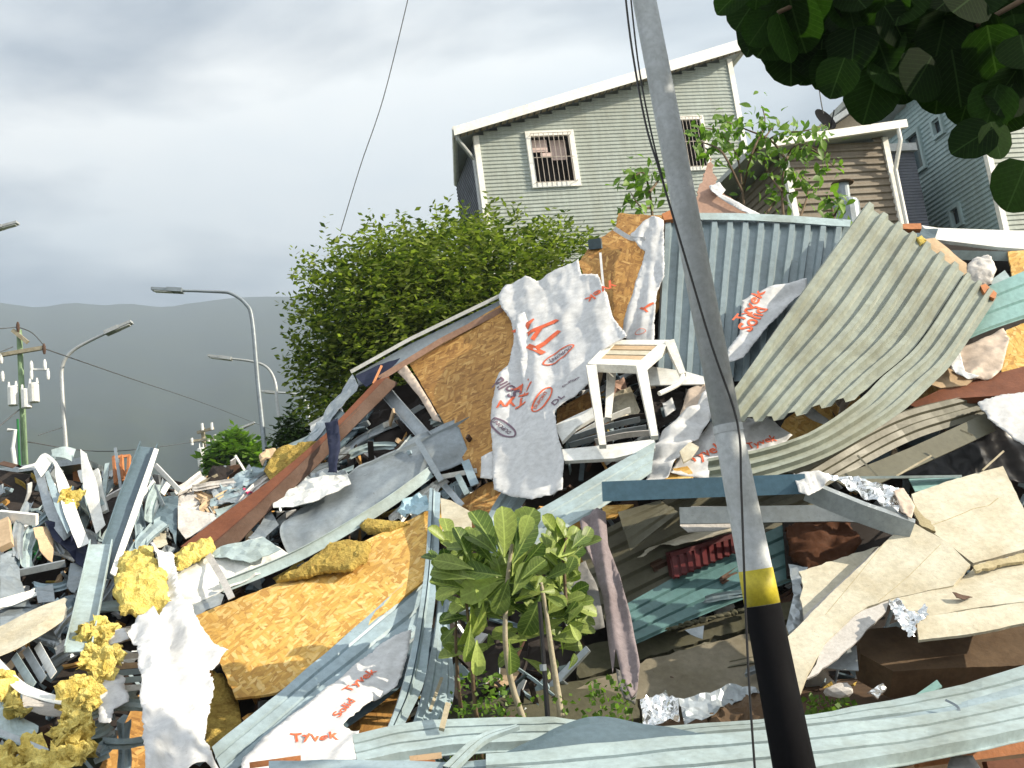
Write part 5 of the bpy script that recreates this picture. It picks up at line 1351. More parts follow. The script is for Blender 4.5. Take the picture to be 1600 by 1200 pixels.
sheet('bent_strip', [[(70, 740, -.3), (76, 736, -.3)], [(85, 790, -.3), (96, 780, -.3)], [(105, 835, -.3), (118, 822, -.3)]], blue, 'blue-grey angled strip within the left framing tangle', 'metal strip', 'bent metal strips', nv=8, nu=3, dent=.02)
LEFT = [((150, 735), (165, 800), .05, white, 'short white stud left of the little wooden crate frame'), ((168, 725), (160, 790), .04, pale, 'pale stud under the little wooden crate frame'), ((243, 727), (282, 768), .04, white, 'white stud right of the broad dark channel'),
        ((252, 772), (262, 756), .05, white, 'short stub stud by the grey corner sheets'), ((215, 790), (240, 752), .035, white, 'small slanting stud behind the broad channel'), ((232, 800), (236, 752), .03, pale, 'thin upright stud behind the broad channel'),
        ((150, 790), (205, 760), .06, tissue, 'pale crosswise plank behind the broad channel'), ((245, 822), (262, 828), .03, zinc, 'small rod in the left tangle'), ((0, 806), (58, 812), .09, white, 'white board laid across the green panel'),
        ((5, 815), (10, 855), .10, tan, 'tan board end at the green panel edge'), ((210, 845), (250, 835), .025, zinc, 'curved thin rod above the yellow wool pillow'), ((30, 895), (102, 880), .05, zinc, 'rounded grey pipe end in the lower left tangle'),
        ((225, 722), (255, 790), .03, zinc_dk, 'dark thin stud behind the white stud'), ((180, 700), (190, 770), .025, zinc_dk, 'thin dark post behind the wooden crate frame')]
for a, b, w_, m_, lab in LEFT:
    beam('metal_stud', [(*a, -.12), (*b, -.18)], box_prof(w_, w_ * .5), m_, lab, 'stud', 'loose studs and rods', twist=R(20))
cf = empty('crate_frame', Q(190, 755, 0), 'small red-brown wooden crate frame poking above the left debris', 'crate frame')
for a, b in (((177, 715), (203, 712)), ((178, 714), (181, 756)), ((202, 712), (200, 748)), ((180, 750), (200, 748)), ((190, 712), (192, 750)), ((179, 718), (200, 746))):
    mb = MB(); mb.bar(Q(*a, -.02), Q(*b, -.02), .024, .03, up=(0, -1, 0)); mb.build('slat', wood_br, cf)
for k, (pts, m_, lab) in enumerate([
    ([(248, 778), (279, 775), (275, 850), (262, 820), (240, 812)], blue_dk, 'dark blue corner sheet right of the broad channel'), ([(155, 790), (180, 760), (195, 772), (175, 815), (158, 840)], shade_black, 'black sheet behind the broad channel'),
    ([(70, 815), (90, 805), (140, 860), (132, 882), (100, 858), (82, 838)], navy, 'black fabric sheet sagging left of the channel'), ([(52, 825), (72, 822), (84, 838), (82, 880), (62, 860)], tan, 'tan card beside the black fabric'),
    ([(0, 870), (22, 860), (40, 930), (48, 950), (0, 945)], zinc_dk, 'grey punched plate at the photo edge'), ([(55, 920), (82, 908), (86, 940), (60, 945)], zinc, 'grey folded tin in the lower left tangle'),
    ([(110, 880), (135, 870), (140, 910), (125, 935), (104, 915)], zinc_dk, 'crumpled dark tin left of the pale channel'), ([(0, 950), (30, 945), (90, 940), (70, 952), (0, 985)], zinc_dk, 'dull flat tin above the cream curved sheet'),
    ([(88, 940), (130, 925), (128, 990), (95, 990), (108, 962)], blue_dk, 'slate sheet behind the cream curved sheet'), ([(278, 790), (330, 800), (345, 810), (290, 842), (278, 826)], tissue, 'grey card leaning by the long brown beam'),
    ([(85, 1005), (122, 985), (120, 1030), (90, 1040)], tissue, 'grey box side below the cream curved sheet'), ([(240, 830), (258, 822), (262, 852), (240, 860)], cream, 'small cream offcut above the yellow wool pillow'),
    ([(120, 850), (140, 862), (136, 895), (118, 880)], navy, 'second black fabric fold by the pale channel')]):
    a, b, c_ = pts[0], pts[1], pts[len(pts) // 2 + 1]
    patch('scrap_sheet', pts, [(*a, -.12 - .02 * k % .1), (*b, -.12), (*c_, -.15)], m_, lab, 'scrap sheet', 'scrap sheets of the left tangle', t=.006, wr=.03, ws=4, step=.06, seed=k)
patch('green_hoarding', [(8, 815), (42, 812), (66, 850), (64, 872), (24, 868), (12, 858)], [(8, 815, .35), (42, 812, .35), (24, 868, .3)], greenp, 'green painted panel behind the white board at the left', 'panel', t=.02)
sheet('curved_cladding', [[(-15, 985, -.75), (-15, 1030, -.9)], [(30, 962, -.75), (40, 1005, -.9)], [(70, 945, -.72), (80, 982, -.85)], [(100, 936, -.7), (106, 962, -.8)]], cream, 'cream curved sheet with torn end at the left edge', 'cladding sheet', nv=12, nu=6, dent=.02, ragged=.03)
sheet('curved_louver', [[(-10, 1020, -.8), (-10, 1040, -.85)], [(30, 1060, -.85), (24, 1078, -.9)], [(70, 1082, -.85), (66, 1096, -.9)], [(112, 1090, -.85), (110, 1102, -.9)]], white, 'white curved louvre rail below the cream sheet', 'louvre', nv=14, nu=3, dent=.008)
for k, (a, b) in enumerate((((22, 1025), (52, 1072)), ((40, 1015), (68, 1062)), ((58, 1008), (84, 1055)), ((-5, 1040), (20, 1075)))):
    beam('louver_blade', [(*a, -.75), (*b, -.82)], box_prof(.05, .006), [pale, zinc, white, zinc][k], ['first blade from the photo edge', 'second blade from the photo edge', 'third blade nearest the grey box side', 'blade end at the very photo edge'][0 if k == 3 else k] + ' of the curved louvre' if k < 3 else 'bent zinc blade at the very photo edge below the louvre rail', 'louvre blade', 'louvre blades', twist=R(25))
sheet('curved_cladding', [[(-10, 1085, -.7), (-10, 1150, -.8)], [(25, 1110, -.72), (20, 1160, -.82)], [(60, 1140, -.75), (50, 1175, -.85)]], pale, 'pale curled sheet behind the wool strip at the photo edge', 'cladding sheet', nv=10, nu=5, dent=.03, ragged=.02)
sheet('curved_cladding', [[(35, 1085, -.62), (35, 1105, -.66)], [(75, 1098, -.62), (75, 1118, -.66)], [(112, 1100, -.62), (112, 1118, -.66)]], tissue, 'dull grey flat strip under the louvre rail', 'cladding sheet', nv=6, nu=2, dent=.01)
beam('steel_strap', [(-10, 1140, -.9), (40, 1160, -.9), (75, 1175, -.9)], box_prof(.03, .01), zinc, 'zinc strap curving at the lower photo corner', 'strap', sub=3)

# ===== middle background of the heap, left of the beam (scattered pale scraps)
MID = [([(270, 790), (290, 760), (310, 775), (312, 800), (285, 800)], tissue, 'translucent grey plastic bag on the slope crest'), ([(312, 785), (325, 768), (342, 770), (340, 800), (328, 806)], tan, 'tan carton on the slope crest'),
       ([(305, 757), (335, 732), (368, 732), (350, 750), (325, 760)], shade_black, 'black tarpaulin scrap on the crest'), ([(345, 760), (390, 735), (432, 722), (420, 742), (370, 770), (350, 772)], blue, 'blue-grey sheet lying on the crest left of the brown beam'),
       ([(330, 770), (350, 752), (375, 755), (395, 775), (370, 790), (340, 790)], zinc, 'crumpled zinc sheet on the crest'), ([(378, 762), (392, 760), (398, 770), (386, 774)], pink, 'small red can on the crest'),
       ([(416, 725), (428, 718), (440, 722), (430, 732)], pink, 'pink cloth by the dull wool slab'), ([(430, 700), (405, 712), (408, 726), (425, 716)], tan, 'tan cardboard on the crest behind the pink cloth'), ([(348, 800), (380, 780), (420, 770), (400, 790), (365, 805)], zinc_dk, 'dark tin strip above the brown beam')]
for k, (pts, m_, lab) in enumerate(MID):
    a, b, c_ = pts[0], pts[len(pts) // 3], pts[2 * len(pts) // 3]
    patch('crest_scrap', pts, [(*a, .02), (*b, .06), (*c_, -.02)], m_, lab, 'scrap', 'scraps on the slope crest', t=.006, wr=.05, ws=5, step=.04, seed=k, ragged=.006)
for k, (a, b, m_, lab) in enumerate([((360, 770), (430, 728), zinc_dk, 'dark slanting rod on the crest'), ((385, 745), (425, 735), blue, 'blue-grey batten on the crest'), ((340, 742), (300, 762), bark_pale, 'pale stick on the crest'), ((440, 752), (420, 742), tan, 'short tan batten on the crest')]):
    beam('crest_rod', [(*a, -.02), (*b, 0)], box_prof(.025, .025), m_, lab, 'rod', 'rods on the slope crest')
# ===== centre: printed wrap, stool, rails
o = patch('house_wrap', [(778, 462), (790, 445), (820, 431), (838, 438), (872, 420), (904, 405), (908, 428), (934, 430), (950, 462), (956, 492), (980, 525), (960, 536), (925, 566), (921, 596), (895, 620), (866, 642), (872, 680), (882, 720), (878, 765), (832, 783), (772, 766), (770, 710), (766, 640), (776, 594), (794, 570), (803, 525), (798, 500), (784, 482)],
      [(780, 465, -.10), (945, 440, -.34), (820, 775, -.46)], wrap, 'large white house wrap with red print hanging in the middle of the heap', 'house wrap', 'torn house wraps', t=.003, wr=.026, ws=4.0, step=.035, fold=(.05, 3.2, R(90)), along=((815, 470), (808, 770)), ragged=.006)
letters(o, 'Tyv', (886, 523), (824, 497), print_red, 1.1); letters(o, 'DUPONT', (893, 543), (855, 562), print_dk, 1.0); oval(o, None, (898, 540), (848, 570), .42, print_red)
letters(o, 'yvek', (958, 440), (912, 466), print_red, 1.1); letters(o, 'Solid', (814, 608), (784, 592), print_dk, 1.1); letters(o, 'Ty', (840, 602), (808, 596), print_red, .9); letters(o, 'Tyv', (822, 616), (776, 630), print_red, 1.0)
letters(o, 'DUPONT', (799, 674), (774, 656), print_dk, .8); oval(o, None, (804, 682), (768, 656), .36, print_dk); letters(o, 'DUPONT', (838, 640), (856, 612), print_red, .7); oval(o, None, (834, 646), (860, 604), .36, print_red)
letters(o, 'DuPont', (880, 606), (906, 590), print_dk, .7); letters(o, 'DL', (866, 634), (884, 622), print_dk, 1.0)
# bright fold of the same wrap
patch('wrap_fold', [(806, 492), (820, 488), (830, 520), (842, 570), (850, 612), (822, 618), (814, 585), (812, 545), (806, 520)], [(806, 492, -.30), (820, 490, -.26), (830, 615, -.42)], wrap, parent=o, t=.003, wr=.01, step=.05)
o2 = patch('house_wrap', [(985, 366), (1018, 338), (1037, 342), (1038, 432), (1026, 455), (1022, 532), (990, 540), (972, 520), (974, 500), (990, 455), (1000, 420), (1008, 392), (996, 384)], [(1000, 370, -.12), (1036, 345, -.12), (1000, 535, -.16)], wrap,
      'narrow white house wrap strip hanging left of the vertical grey sheet', 'house wrap', 'torn house wraps', t=.003, wr=.03, ws=5, step=.03, fold=(.04, 7, R(90)), along=((1030, 345), (1010, 530)), ragged=.006)
letters(o2, 'T', (1028, 478), (1016, 470), print_red, 1.0); oval(o2, None, (992, 522), (1010, 518), .6, print_red)
patch('house_wrap', [(952, 512), (975, 515), (978, 528), (955, 530), (946, 522)], [(952, 512, -.42), (975, 515, -.4), (955, 530, -.42)], wrap, 'small bunched wrap corner behind the stool top', 'house wrap', 'torn house wraps', t=.003, wr=.04, ws=8, step=.02)
beam('wrap_ribbon', [(938, 395, -.2), (942, 440, -.24), (948, 490, -.28), (956, 512, -.3)], box_prof(.022, .006), wrap, 'twisted white wrap ribbon crossing the printed wrap', 'ribbon', sub=4)
beam('wrap_ribbon', [(960, 357, -.1), (985, 372, -.1), (1008, 374, -.12)], box_prof(.045, .006), wrap, 'folded white wrap ribbon across the torn strand board', 'ribbon', sub=4)
beam('metal_bracket', [(920, 382, -.02), (940, 380, -.02)], box_prof(.10, .05), blue_dk, 'dark metal bracket at the corner of the torn strand board', 'bracket')
# stool
def stool():
    tl = [(919, 568, -.75), (1003, 571, -.78), (1049, 531, -.42), (955, 531, -.38)]
    fl, fr, br, bl = [Q(*a) for a in tl]
    n = (fr - fl).cross(bl - fl).normalized()
    base = Q(975, 690, -.6)
    o = empty('plastic_stool', base, 'broken white plastic stool perched below the printed wrap', 'stool')
    def qd(u, v, d=0): return fl.lerp(fr, u).lerp(bl.lerp(br, u), v) - n * d
    mb = MB()
    def frame(u0, u1, v0, v1, d0, d1):
        c = [qd(u0, v0, d0), qd(u1, v0, d0), qd(u1, v1, d0), qd(u0, v1, d0), qd(u0, v0, d1), qd(u1, v0, d1), qd(u1, v1, d1), qd(u0, v1, d1)]
        mb.add(c, [(0, 1, 2, 3), (4, 7, 6, 5), (0, 4, 5, 1), (1, 5, 6, 2), (2, 6, 7, 3), (3, 7, 4, 0)])
    frame(0, 1, 0, .2, 0, .035); frame(0, 1, .8, 1, 0, .035); frame(0, .13, .2, .8, 0, .035); frame(.87, 1, .2, .8, 0, .035)
    mb.build('seat_frame', plastic, o)
    for k in range(3):
        mb = MB(); frame(.13, .87, .22 + .2 * k, .38 + .2 * k, .006, .028); mb.build('slat', tan if k != 1 else cream, o)
    mb = MB(); frame(0, 1, -.012, 0, .0, .07); frame(-.012, 0, 0, 1, 0, .07); frame(1, 1.012, 0, 1, 0, .07); mb.build('apron', plastic, o)
    legs = [((924, 575, -.76), (942, 698, -.78)), ((1002, 576, -.79), (1023, 684, -.80)), ((957, 560, -.45), (950, 655, -.42)), ((1046, 536, -.44), (1067, 586, -.48))]
    for a, b in legs:
        mb = MB(); pa, pb_ = Q(*a), Q(*b); t = (pb_ - pa)
        s = t.cross(Vector((0, -1, 0))).normalized(); u = s.cross(t).normalized()
        V = []
        for p, w_ in ((pa, .042), (pb_, .026)):
            for i, j in ((-1, -1), (1, -1), (1, 1), (-1, 1)): V.append(p + s * w_ * i + u * w_ * j * .8)
        mb.add(V, [(0, 3, 2, 1), (4, 5, 6, 7), (0, 1, 5, 4), (1, 2, 6, 5), (2, 3, 7, 6), (3, 0, 4, 7)]); mb.build('leg', plastic, o)
    mb = MB(); mb.tube(curve_pts([Q(1067, 586, -.48), Q(1060, 600, -.55), Q(1030, 615, -.65)], 4), [.02] * 9, 6); mb.build('stretcher', plastic, o)
    return o
stool()
patch('rail_board', [(866, 664), (900, 648), (926, 636), (928, 652), (900, 668), (878, 690)], [(866, 664, -.42), (926, 636, -.42), (878, 690, -.48)], white, 'white board slanting from the wrap to the stool leg', 'board', 'white boards by the stool', t=.03)
patch('rail_board', [(878, 702), (950, 695), (1022, 686), (1024, 700), (960, 716), (882, 720)], [(878, 702, -.5), (1022, 686, -.52), (882, 720, -.52)], white, 'white board lying level under the stool', 'board', 'white boards by the stool', t=.03)
for k, (a, b, m_, lab) in enumerate([((885, 688), (1000, 655), zinc, 'upper grey slat'), ((890, 696), (1010, 668), zinc_dk, 'dark slat'), ((900, 682), (985, 640), white, 'white slat'), ((930, 690), (1022, 676), tissue, 'lowest grey slat'), ((960, 660), (1015, 650), shade_black, 'black slat')]):
    beam('shutter_slat', [(*a, -.38), (((a[0] + b[0]) / 2), (a[1] + b[1]) / 2 - 3, -.42), (*b, -.38)], box_prof(.05, .008), m_, lab + ' of the broken shutter beneath the stool', 'slat', 'broken shutter slats', sub=3, twist=R(30))
for k, (pts, m_, lab) in enumerate([([(1000, 570), (1070, 580), (1105, 590), (1100, 600), (1005, 602)], white, 'white ledge board at the foot of the vertical grey sheet'), ([(950, 600), (975, 590), (985, 620), (955, 632)], card, 'pinkish board behind the stool legs'), ([(960, 615), (985, 605), (1000, 640), (985, 655), (955, 650)], cream, 'crumpled cream paper inside the stool'),
     ([(1035, 630), (1050, 622), (1056, 640), (1040, 652)], wrap, 'tiny white scrap right of the stool'), ([(870, 640), (920, 612), (935, 640), (900, 655), (870, 665)], osb_br, 'brown board behind the white slanting board'), ([(752, 715), (772, 704), (782, 735), (768, 750), (750, 745)], wrap, 'grey wrap bundle left of the printed wrap foot'), ([(1015, 610), (1070, 600), (1062, 650), (1030, 670)], shade_black, 'black sheet painted as gap shade right of the stool'),  # the black sheet by the stool paints the shade of a gap
     ([(1062, 648), (1075, 610), (1105, 592), (1108, 612), (1080, 655)], wrap_tan, 'tan wrap strip right of the stool')]):
    a, b, c_ = pts[0], pts[1], pts[len(pts) // 2 + 1]
    of = [-.32, .05, -.1, -.2, -.05, -.35, .12, -.3][k]
    patch('stool_side_scrap', pts, [(*a, of), (*b, of), (*c_, of - .03)], m_, lab, 'scrap', 'scraps around the stool', t=.012 if k in (0, 4) else .004, wr=.0 if k in (0, 4) else .03, ws=7, step=.04, seed=k)

# ===== vertical grey sheet, its cap, wood and wrap
sheet('ribbed_sheet', [[(1036, 342, .05), (1328, 348, .05)], [(1030, 460, .0), (1310, 465, .0)], [(1024, 592, -.05), (1290, 600, -.05)]], M('siding_steel_grey', (.20, .255, .28), .38, amt=.45, dirt=(.62, .6, .52), scale=1.6), 'upright grey sheet with vertical ribs behind the leaning pole', 'ribbed sheet', 'ribbed metal sheets', ribs=12, depth=.045, shape=(.05, .16, .48, .58), nv=8, dent=.006)
sheet('sheet_cap', [[(1038, 332, -.02), (1038, 343, -.03)], [(1180, 334, -.02), (1180, 345, -.03)], [(1330, 343, -.02), (1328, 354, -.03)]], pale, 'pale cap flashing along the top of the upright ribbed sheet', 'flashing', nv=10, nu=3, dent=.01, t=.01)
patch('timber', [(1034, 334), (1052, 326), (1052, 342), (1038, 344)], [(1034, 334, -.06), (1052, 326, -.06), (1038, 344, -.06)], wood_br, 'wood block at the top corner of the upright ribbed sheet', 'timber', 'long timbers', t=.05)
patch('pink_board', [(1082, 336), (1090, 300), (1110, 246), (1120, 285), (1128, 300), (1150, 315), (1190, 336)], [(1082, 336, .3), (1110, 246, .3), (1190, 336, .25)], card, 'torn pinkish board sticking up above the ribbed sheet', 'board', t=.015, ragged=.02, step=.05)
patch('wrap_strip', [(1108, 290), (1124, 284), (1134, 296), (1128, 304), (1190, 336), (1175, 338), (1130, 312), (1112, 300)], [(1108, 290, .22), (1134, 296, .22), (1190, 336, .2)], wrap, 'white wrap strip curling over the torn pinkish board', 'wrap strip', t=.004, wr=.02, ws=8, step=.03)
o = patch('house_wrap', [(1159, 472), (1202, 450), (1260, 436), (1262, 450), (1240, 469), (1200, 510), (1161, 560), (1136, 566), (1138, 545), (1156, 520)], [(1159, 472, -.2), (1258, 437, -.2), (1150, 560, -.3)], wrap, 'white printed wrap triangle caught between the two ribbed sheets', 'house wrap', 'torn house wraps', t=.003, wr=.03, ws=4, step=.03, fold=(.04, 4, R(60)), ragged=.006)
letters(o, 'Solid', (1172, 520), (1200, 484), print_red, .9); letters(o, 'Tyvek', (1160, 506), (1196, 458), print_red, .7)
patch('house_wrap', [(1008, 750), (1020, 700), (1035, 675), (1062, 655), (1090, 632), (1112, 598), (1118, 640), (1085, 690), (1060, 715), (1040, 745)], [(1012, 748, -.42), (1110, 605, -.35), (1085, 690, -.45)], wrap, 'folded white wrap running down to the blue beam', 'house wrap', 'torn house wraps', t=.003, wr=.05, ws=4, step=.035, fold=(.06, 5, R(20)))
o = patch('house_wrap', [(1042, 742), (1072, 700), (1110, 662), (1150, 655), (1200, 655), (1238, 682), (1200, 715), (1170, 738), (1100, 750)], [(1045, 740, -.35), (1120, 660, -.30), (1230, 685, -.32)], wrap, 'printed white wrap lying behind the pole above the blue beam', 'house wrap', 'torn house wraps', t=.003, wr=.05, ws=4, step=.03, fold=(.05, 5, R(40)))
letters(o, 'Tyvek', (1170, 700), (1215, 690), print_red, .9); letters(o, 'Tyvek', (1080, 725), (1135, 700), print_red, .9)
patch('wrap_strip', [(1062, 705), (1078, 690), (1092, 698), (1080, 715), (1068, 722)], [(1062, 705, -.5), (1078, 690, -.5), (1080, 715, -.5)], cream, 'small cream socket plate on the wrap by the pole', 'socket plate', t=.02)

# ===== the big curved khaki sheet
CS = empty('curved_ribbed_sheet', Q(1300, 720, -.3), 'big khaki ribbed sheet curving down from upper right behind the pole', 'ribbed sheet', 'ribbed metal sheets')
sheet('panel', [[(1352, 318, -.35), (1430, 372, -.34), (1506, 428, -.34)], [(1252, 455, -.52), (1345, 500, -.50), (1434, 536, -.48)], [(1165, 580, -.60), (1262, 590, -.60), (1374, 590, -.56)], [(1112, 655, -.62), (1205, 658, -.66), (1335, 624, -.62)]], khaki, parent=CS, ribs=7, depth=.05, shape=(.06, .2, .50, .64), nv=26, dent=.012, ragged=.01)
sheet('panel', [[(1506, 428, -.34), (1558, 464, -.34)], [(1434, 536, -.48), (1492, 562, -.46)], [(1374, 592, -.56), (1448, 608, -.54)], [(1330, 634, -.64), (1402, 648, -.60)], [(1255, 682, -.72), (1300, 710, -.68)], [(1165, 708, -.74), (1180, 752, -.66)], [(1105, 718, -.72), (1110, 764, -.62)]], khaki, parent=CS, ribs=3, depth=.042, shape=(.06, .2, .50, .64), nv=36, dent=.008)
for k, (pts, m_, lab) in enumerate([([(1240, 640), (1262, 632), (1300, 660), (1290, 664), (1262, 650)], wrap, 'torn white wrap finger in the sheet tear'), ([(1298, 622), (1322, 614), (1332, 622), (1318, 645), (1308, 655), (1312, 636)], wrap_tan, 'pale torn paper at the end of the sheet tear')]):
    patch('wrap_strip', pts, [(*pts[0], -.2), (*pts[1], -.2), (*pts[3], -.22)], m_, lab, 'wrap strip', t=.004, wr=.02, ws=9, step=.02)
patch('wood_splinter', [(1396, 350), (1440, 349), (1440, 358), (1396, 357)], [(1396, 350, -.3), (1440, 349, -.3), (1396, 357, -.3)], wood_br, 'orange wood block on top of the curved sheet', 'wood block', 'wood blocks on the curved sheet', t=.05, ragged=.006)
patch('wood_splinter', [(1532, 446), (1540, 443), (1558, 458), (1554, 466), (1540, 460)], [(1532, 446, -.38), (1558, 458, -.38), (1540, 460, -.4)], wood_br, 'orange wood block at the outer corner of the curved sheet', 'wood block', 'wood blocks on the curved sheet', t=.05, ragged=.005)
patch('edge_board', [(1440, 375), (1460, 372), (1482, 388), (1510, 412), (1512, 434), (1498, 428), (1470, 405)], [(1440, 375, -.32), (1510, 412, -.32), (1498, 428, -.34)], tan, 'tan board curling along the top edge of the curved sheet', 'board', t=.012, wr=.01)
patch('wool_batt', [(1430, 372), (1440, 368), (1448, 376), (1438, 384)], [(1430, 372, -.36), (1440, 368, -.36), (1438, 384, -.36)], wool, 'tiny yellow wool tuft at the curved sheet edge', 'insulation', 'insulation wool', t=.01, puff=.02, step=.015)
patch('plastic_bag', [(1508, 430), (1512, 412), (1524, 403), (1545, 400), (1558, 418), (1550, 440), (1530, 446), (1514, 442)], [(1508, 430, -.3), (1545, 400, -.3), (1530, 446, -.34)], tissue, 'pale grey plastic bag beside the curved sheet top', 'bag', t=.006, puff=.04, wr=.03, ws=7, step=.02, smooth=True)
# ===== right edge pieces
patch('white_fascia', [(1440, 352), (1466, 356), (1640, 362), (1640, 392), (1560, 386), (1462, 374)], [(1440, 352, -.05), (1640, 362, -.05), (1462, 374, -.08)], white, 'long white fascia board below the teal house', 'fascia board', t=.04)
patch('slate_scrap', [(1414, 358), (1428, 356), (1466, 358), (1460, 374), (1432, 376), (1418, 370)], [(1414, 358, -.12), (1466, 358, -.12), (1418, 370, -.14)], blue_dk, 'slate tin scrap between wood block and white fascia', 'scrap sheet', t=.005, wr=.015, step=.04)
beam('pale_rail', [(1478, 398, -.02), (1640, 402, -.02)], box_prof(.09, .04), pale, 'pale blue rail in the dark gap under the fascia', 'rail', 'metal rails')
patch('shade_backing', [(1450, 378), (1640, 388), (1640, 420), (1500, 430)], [(1450, 378, .2), (1640, 388, .2), (1500, 430, .2)], shade_black, 'dark sheet painted as gap shade under the white fascia', 'shade sheet', t=.03)  # near-black sheet, added to paint the shade under the fascia
sheet('teal_sheet', [[(1640, 408, -.12), (1640, 486, -.16)], [(1560, 442, -.14), (1548, 515, -.2)], [(1490, 470, -.16), (1480, 545, -.22)]], teal, 'teal ribbed sheet behind the outer corner of the curved sheet', 'ribbed sheet', 'ribbed metal sheets', ribs=3, depth=.02, shape=(0, .04, .86, .95), nv=8, dent=.008)
patch('teal_strip', [(1545, 440), (1570, 422), (1580, 436), (1558, 452)], [(1545, 440, -.12), (1570, 422, -.12), (1558, 452, -.12)], pale, 'pale teal strip end beside the grey bag', 'strip', t=.006)
patch('house_wrap', [(1482, 560), (1500, 545), (1568, 513), (1577, 530), (1566, 575), (1550, 590), (1512, 590), (1488, 578)], [(1482, 560, -.3), (1568, 513, -.28), (1550, 590, -.34)], wrap_tan, 'tan and white crumpled wrap under the teal ribbed sheet', 'house wrap', 'torn house wraps', t=.003, wr=.05, ws=5, step=.03)
patch('wrap_strip', [(1478, 560), (1500, 548), (1508, 580), (1530, 588), (1512, 592), (1488, 578)], [(1478, 560, -.38), (1500, 548, -.38), (1512, 592, -.4)], wrap, 'bright white wrap fold on the tan crumpled wrap', 'wrap strip', t=.004, wr=.03, ws=7, step=.025)
patch('tan_panel', [(1452, 600), (1474, 572), (1522, 592), (1510, 602), (1470, 606)], [(1452, 600, -.28), (1474, 572, -.28), (1510, 602, -.3)], tan, 'flat tan board under the tan crumpled wrap', 'board', t=.012)
patch('timber', [(1420, 632), (1470, 608), (1540, 588), (1640, 562), (1640, 612), (1560, 618), (1500, 622), (1440, 640)], [(1420, 634, -.3), (1640, 565, -.3), (1500, 622, -.34)], wood, 'thick red-brown timber across the right side below the tan wrap', 'timber', 'long timbers', t=.06, along=((1420, 632), (1640, 562)))
# dark sheets under the curve
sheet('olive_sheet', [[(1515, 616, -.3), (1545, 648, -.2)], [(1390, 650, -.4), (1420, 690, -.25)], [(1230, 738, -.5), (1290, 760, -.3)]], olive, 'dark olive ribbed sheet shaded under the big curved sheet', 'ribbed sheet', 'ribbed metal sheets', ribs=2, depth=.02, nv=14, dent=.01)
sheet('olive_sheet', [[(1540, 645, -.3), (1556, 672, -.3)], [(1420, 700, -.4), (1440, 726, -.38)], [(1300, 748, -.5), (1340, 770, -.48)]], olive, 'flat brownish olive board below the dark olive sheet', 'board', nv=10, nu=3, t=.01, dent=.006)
patch('black_tarp', [(1400, 745), (1450, 700), (1530, 665), (1560, 658), (1640, 690), (1640, 760), (1560, 750), (1480, 748)], [(1400, 745, .05), (1560, 660, .05), (1600, 750, .0)], black, 'black crumpled plastic sheet at the right below the olive board', 'plastic sheet', t=.004, wr=.03, ws=4, step=.035, smooth=True, fold=(.03, 7, R(-30)))
o = patch('house_wrap', [(1528, 628), (1560, 618), (1640, 608), (1640, 710), (1600, 694), (1568, 672), (1545, 655)], [(1528, 628, -.42), (1640, 608, -.42), (1600, 694, -.46)], wrap, 'pale wrap sheet at the right photo edge below the timber', 'house wrap', 'torn house wraps', t=.003, wr=.03, ws=3, step=.04, ragged=.012)
for k, (a, b, lab) in enumerate([((1340, 712), (1372, 745), 'pale splinter on the olive sheet'), ((1500, 672), (1520, 680), 'short splinter on the olive board'), ((1535, 735), (1568, 705), 'thin stick over the black plastic'), ((1400, 744), (1455, 712), 'pale lath over the olive board end')]):
    beam('splinter', [(*a, -.6), (*b, -.6)], box_prof(.014, .01), bark_pale, lab, 'splinter', 'wood splinters')
# ===== blue beam and what hangs below it
beam('blue_beam', [(941, 768, -1.05), (1256, 756, -1.05)], box_prof(.135, .10), M('beam_blue', (.085, .17, .24), .45, amt=.4, dirt=(.7, .7, .65)), 'level blue steel beam passing behind the leaning pole', 'beam', kind='thing')
beam('grey_fascia', [(1062, 806, -.45), (1300, 802, -.48), (1424, 806, -.5)], box_prof(.12, .02), zinc_dk, 'long grey panel strip hanging below the blue beam', 'panel strip', twist=R(-14))
beam('pale_rail', [(1290, 747, -.62), (1500, 744, -.55)], box_prof(.018, .06), pale, 'thin pale rail behind the foil end of the blue beam', 'rail', 'metal rails')
patch('green_flap', [(1420, 748), (1500, 746), (1470, 762), (1430, 768)], [(1420, 748, -.5), (1500, 746, -.5), (1430, 768, -.52)], teal, 'green-grey flap under the thin pale rail', 'flap', t=.006)
beam('box_rail', [(1262, 766, -1.0), (1345, 800, -.95), (1425, 828, -.9)], box_prof(.13, .08), zinc, 'grey box rail slanting down from the end of the blue beam', 'rail', 'metal rails', twist=R(18))
patch('foil_sheet', [(1284, 742), (1310, 742), (1370, 752), (1410, 765), (1428, 790), (1420, 812), (1380, 790), (1330, 765)], [(1284, 742, -.98), (1410, 765, -.95), (1420, 812, -.98)], foil, 'crumpled silver foil along the grey box rail', 'foil', t=.003, wr=.035, ws=7, step=.025, fold=(.03, 9, R(-65)))
patch('foil_sheet', [(1240, 740), (1282, 737), (1300, 748), (1285, 762), (1262, 775), (1248, 768)], [(1240, 740, -1.13), (1282, 737, -1.13), (1262, 775, -1.14)], wrap, 'white wrap bunched on the end of the blue beam', 'wrap', t=.003, wr=.03, ws=9, step=.02)
patch('foil_sheet', [(1395, 768), (1412, 760), (1430, 790), (1424, 812), (1408, 800)], [(1395, 768, -1.0), (1412, 760, -1.0), (1424, 812, -1.02)], wrap_tan, 'dirty white paper tuft at the box rail end', 'wrap', t=.003, wr=.03, ws=9, step=.02)
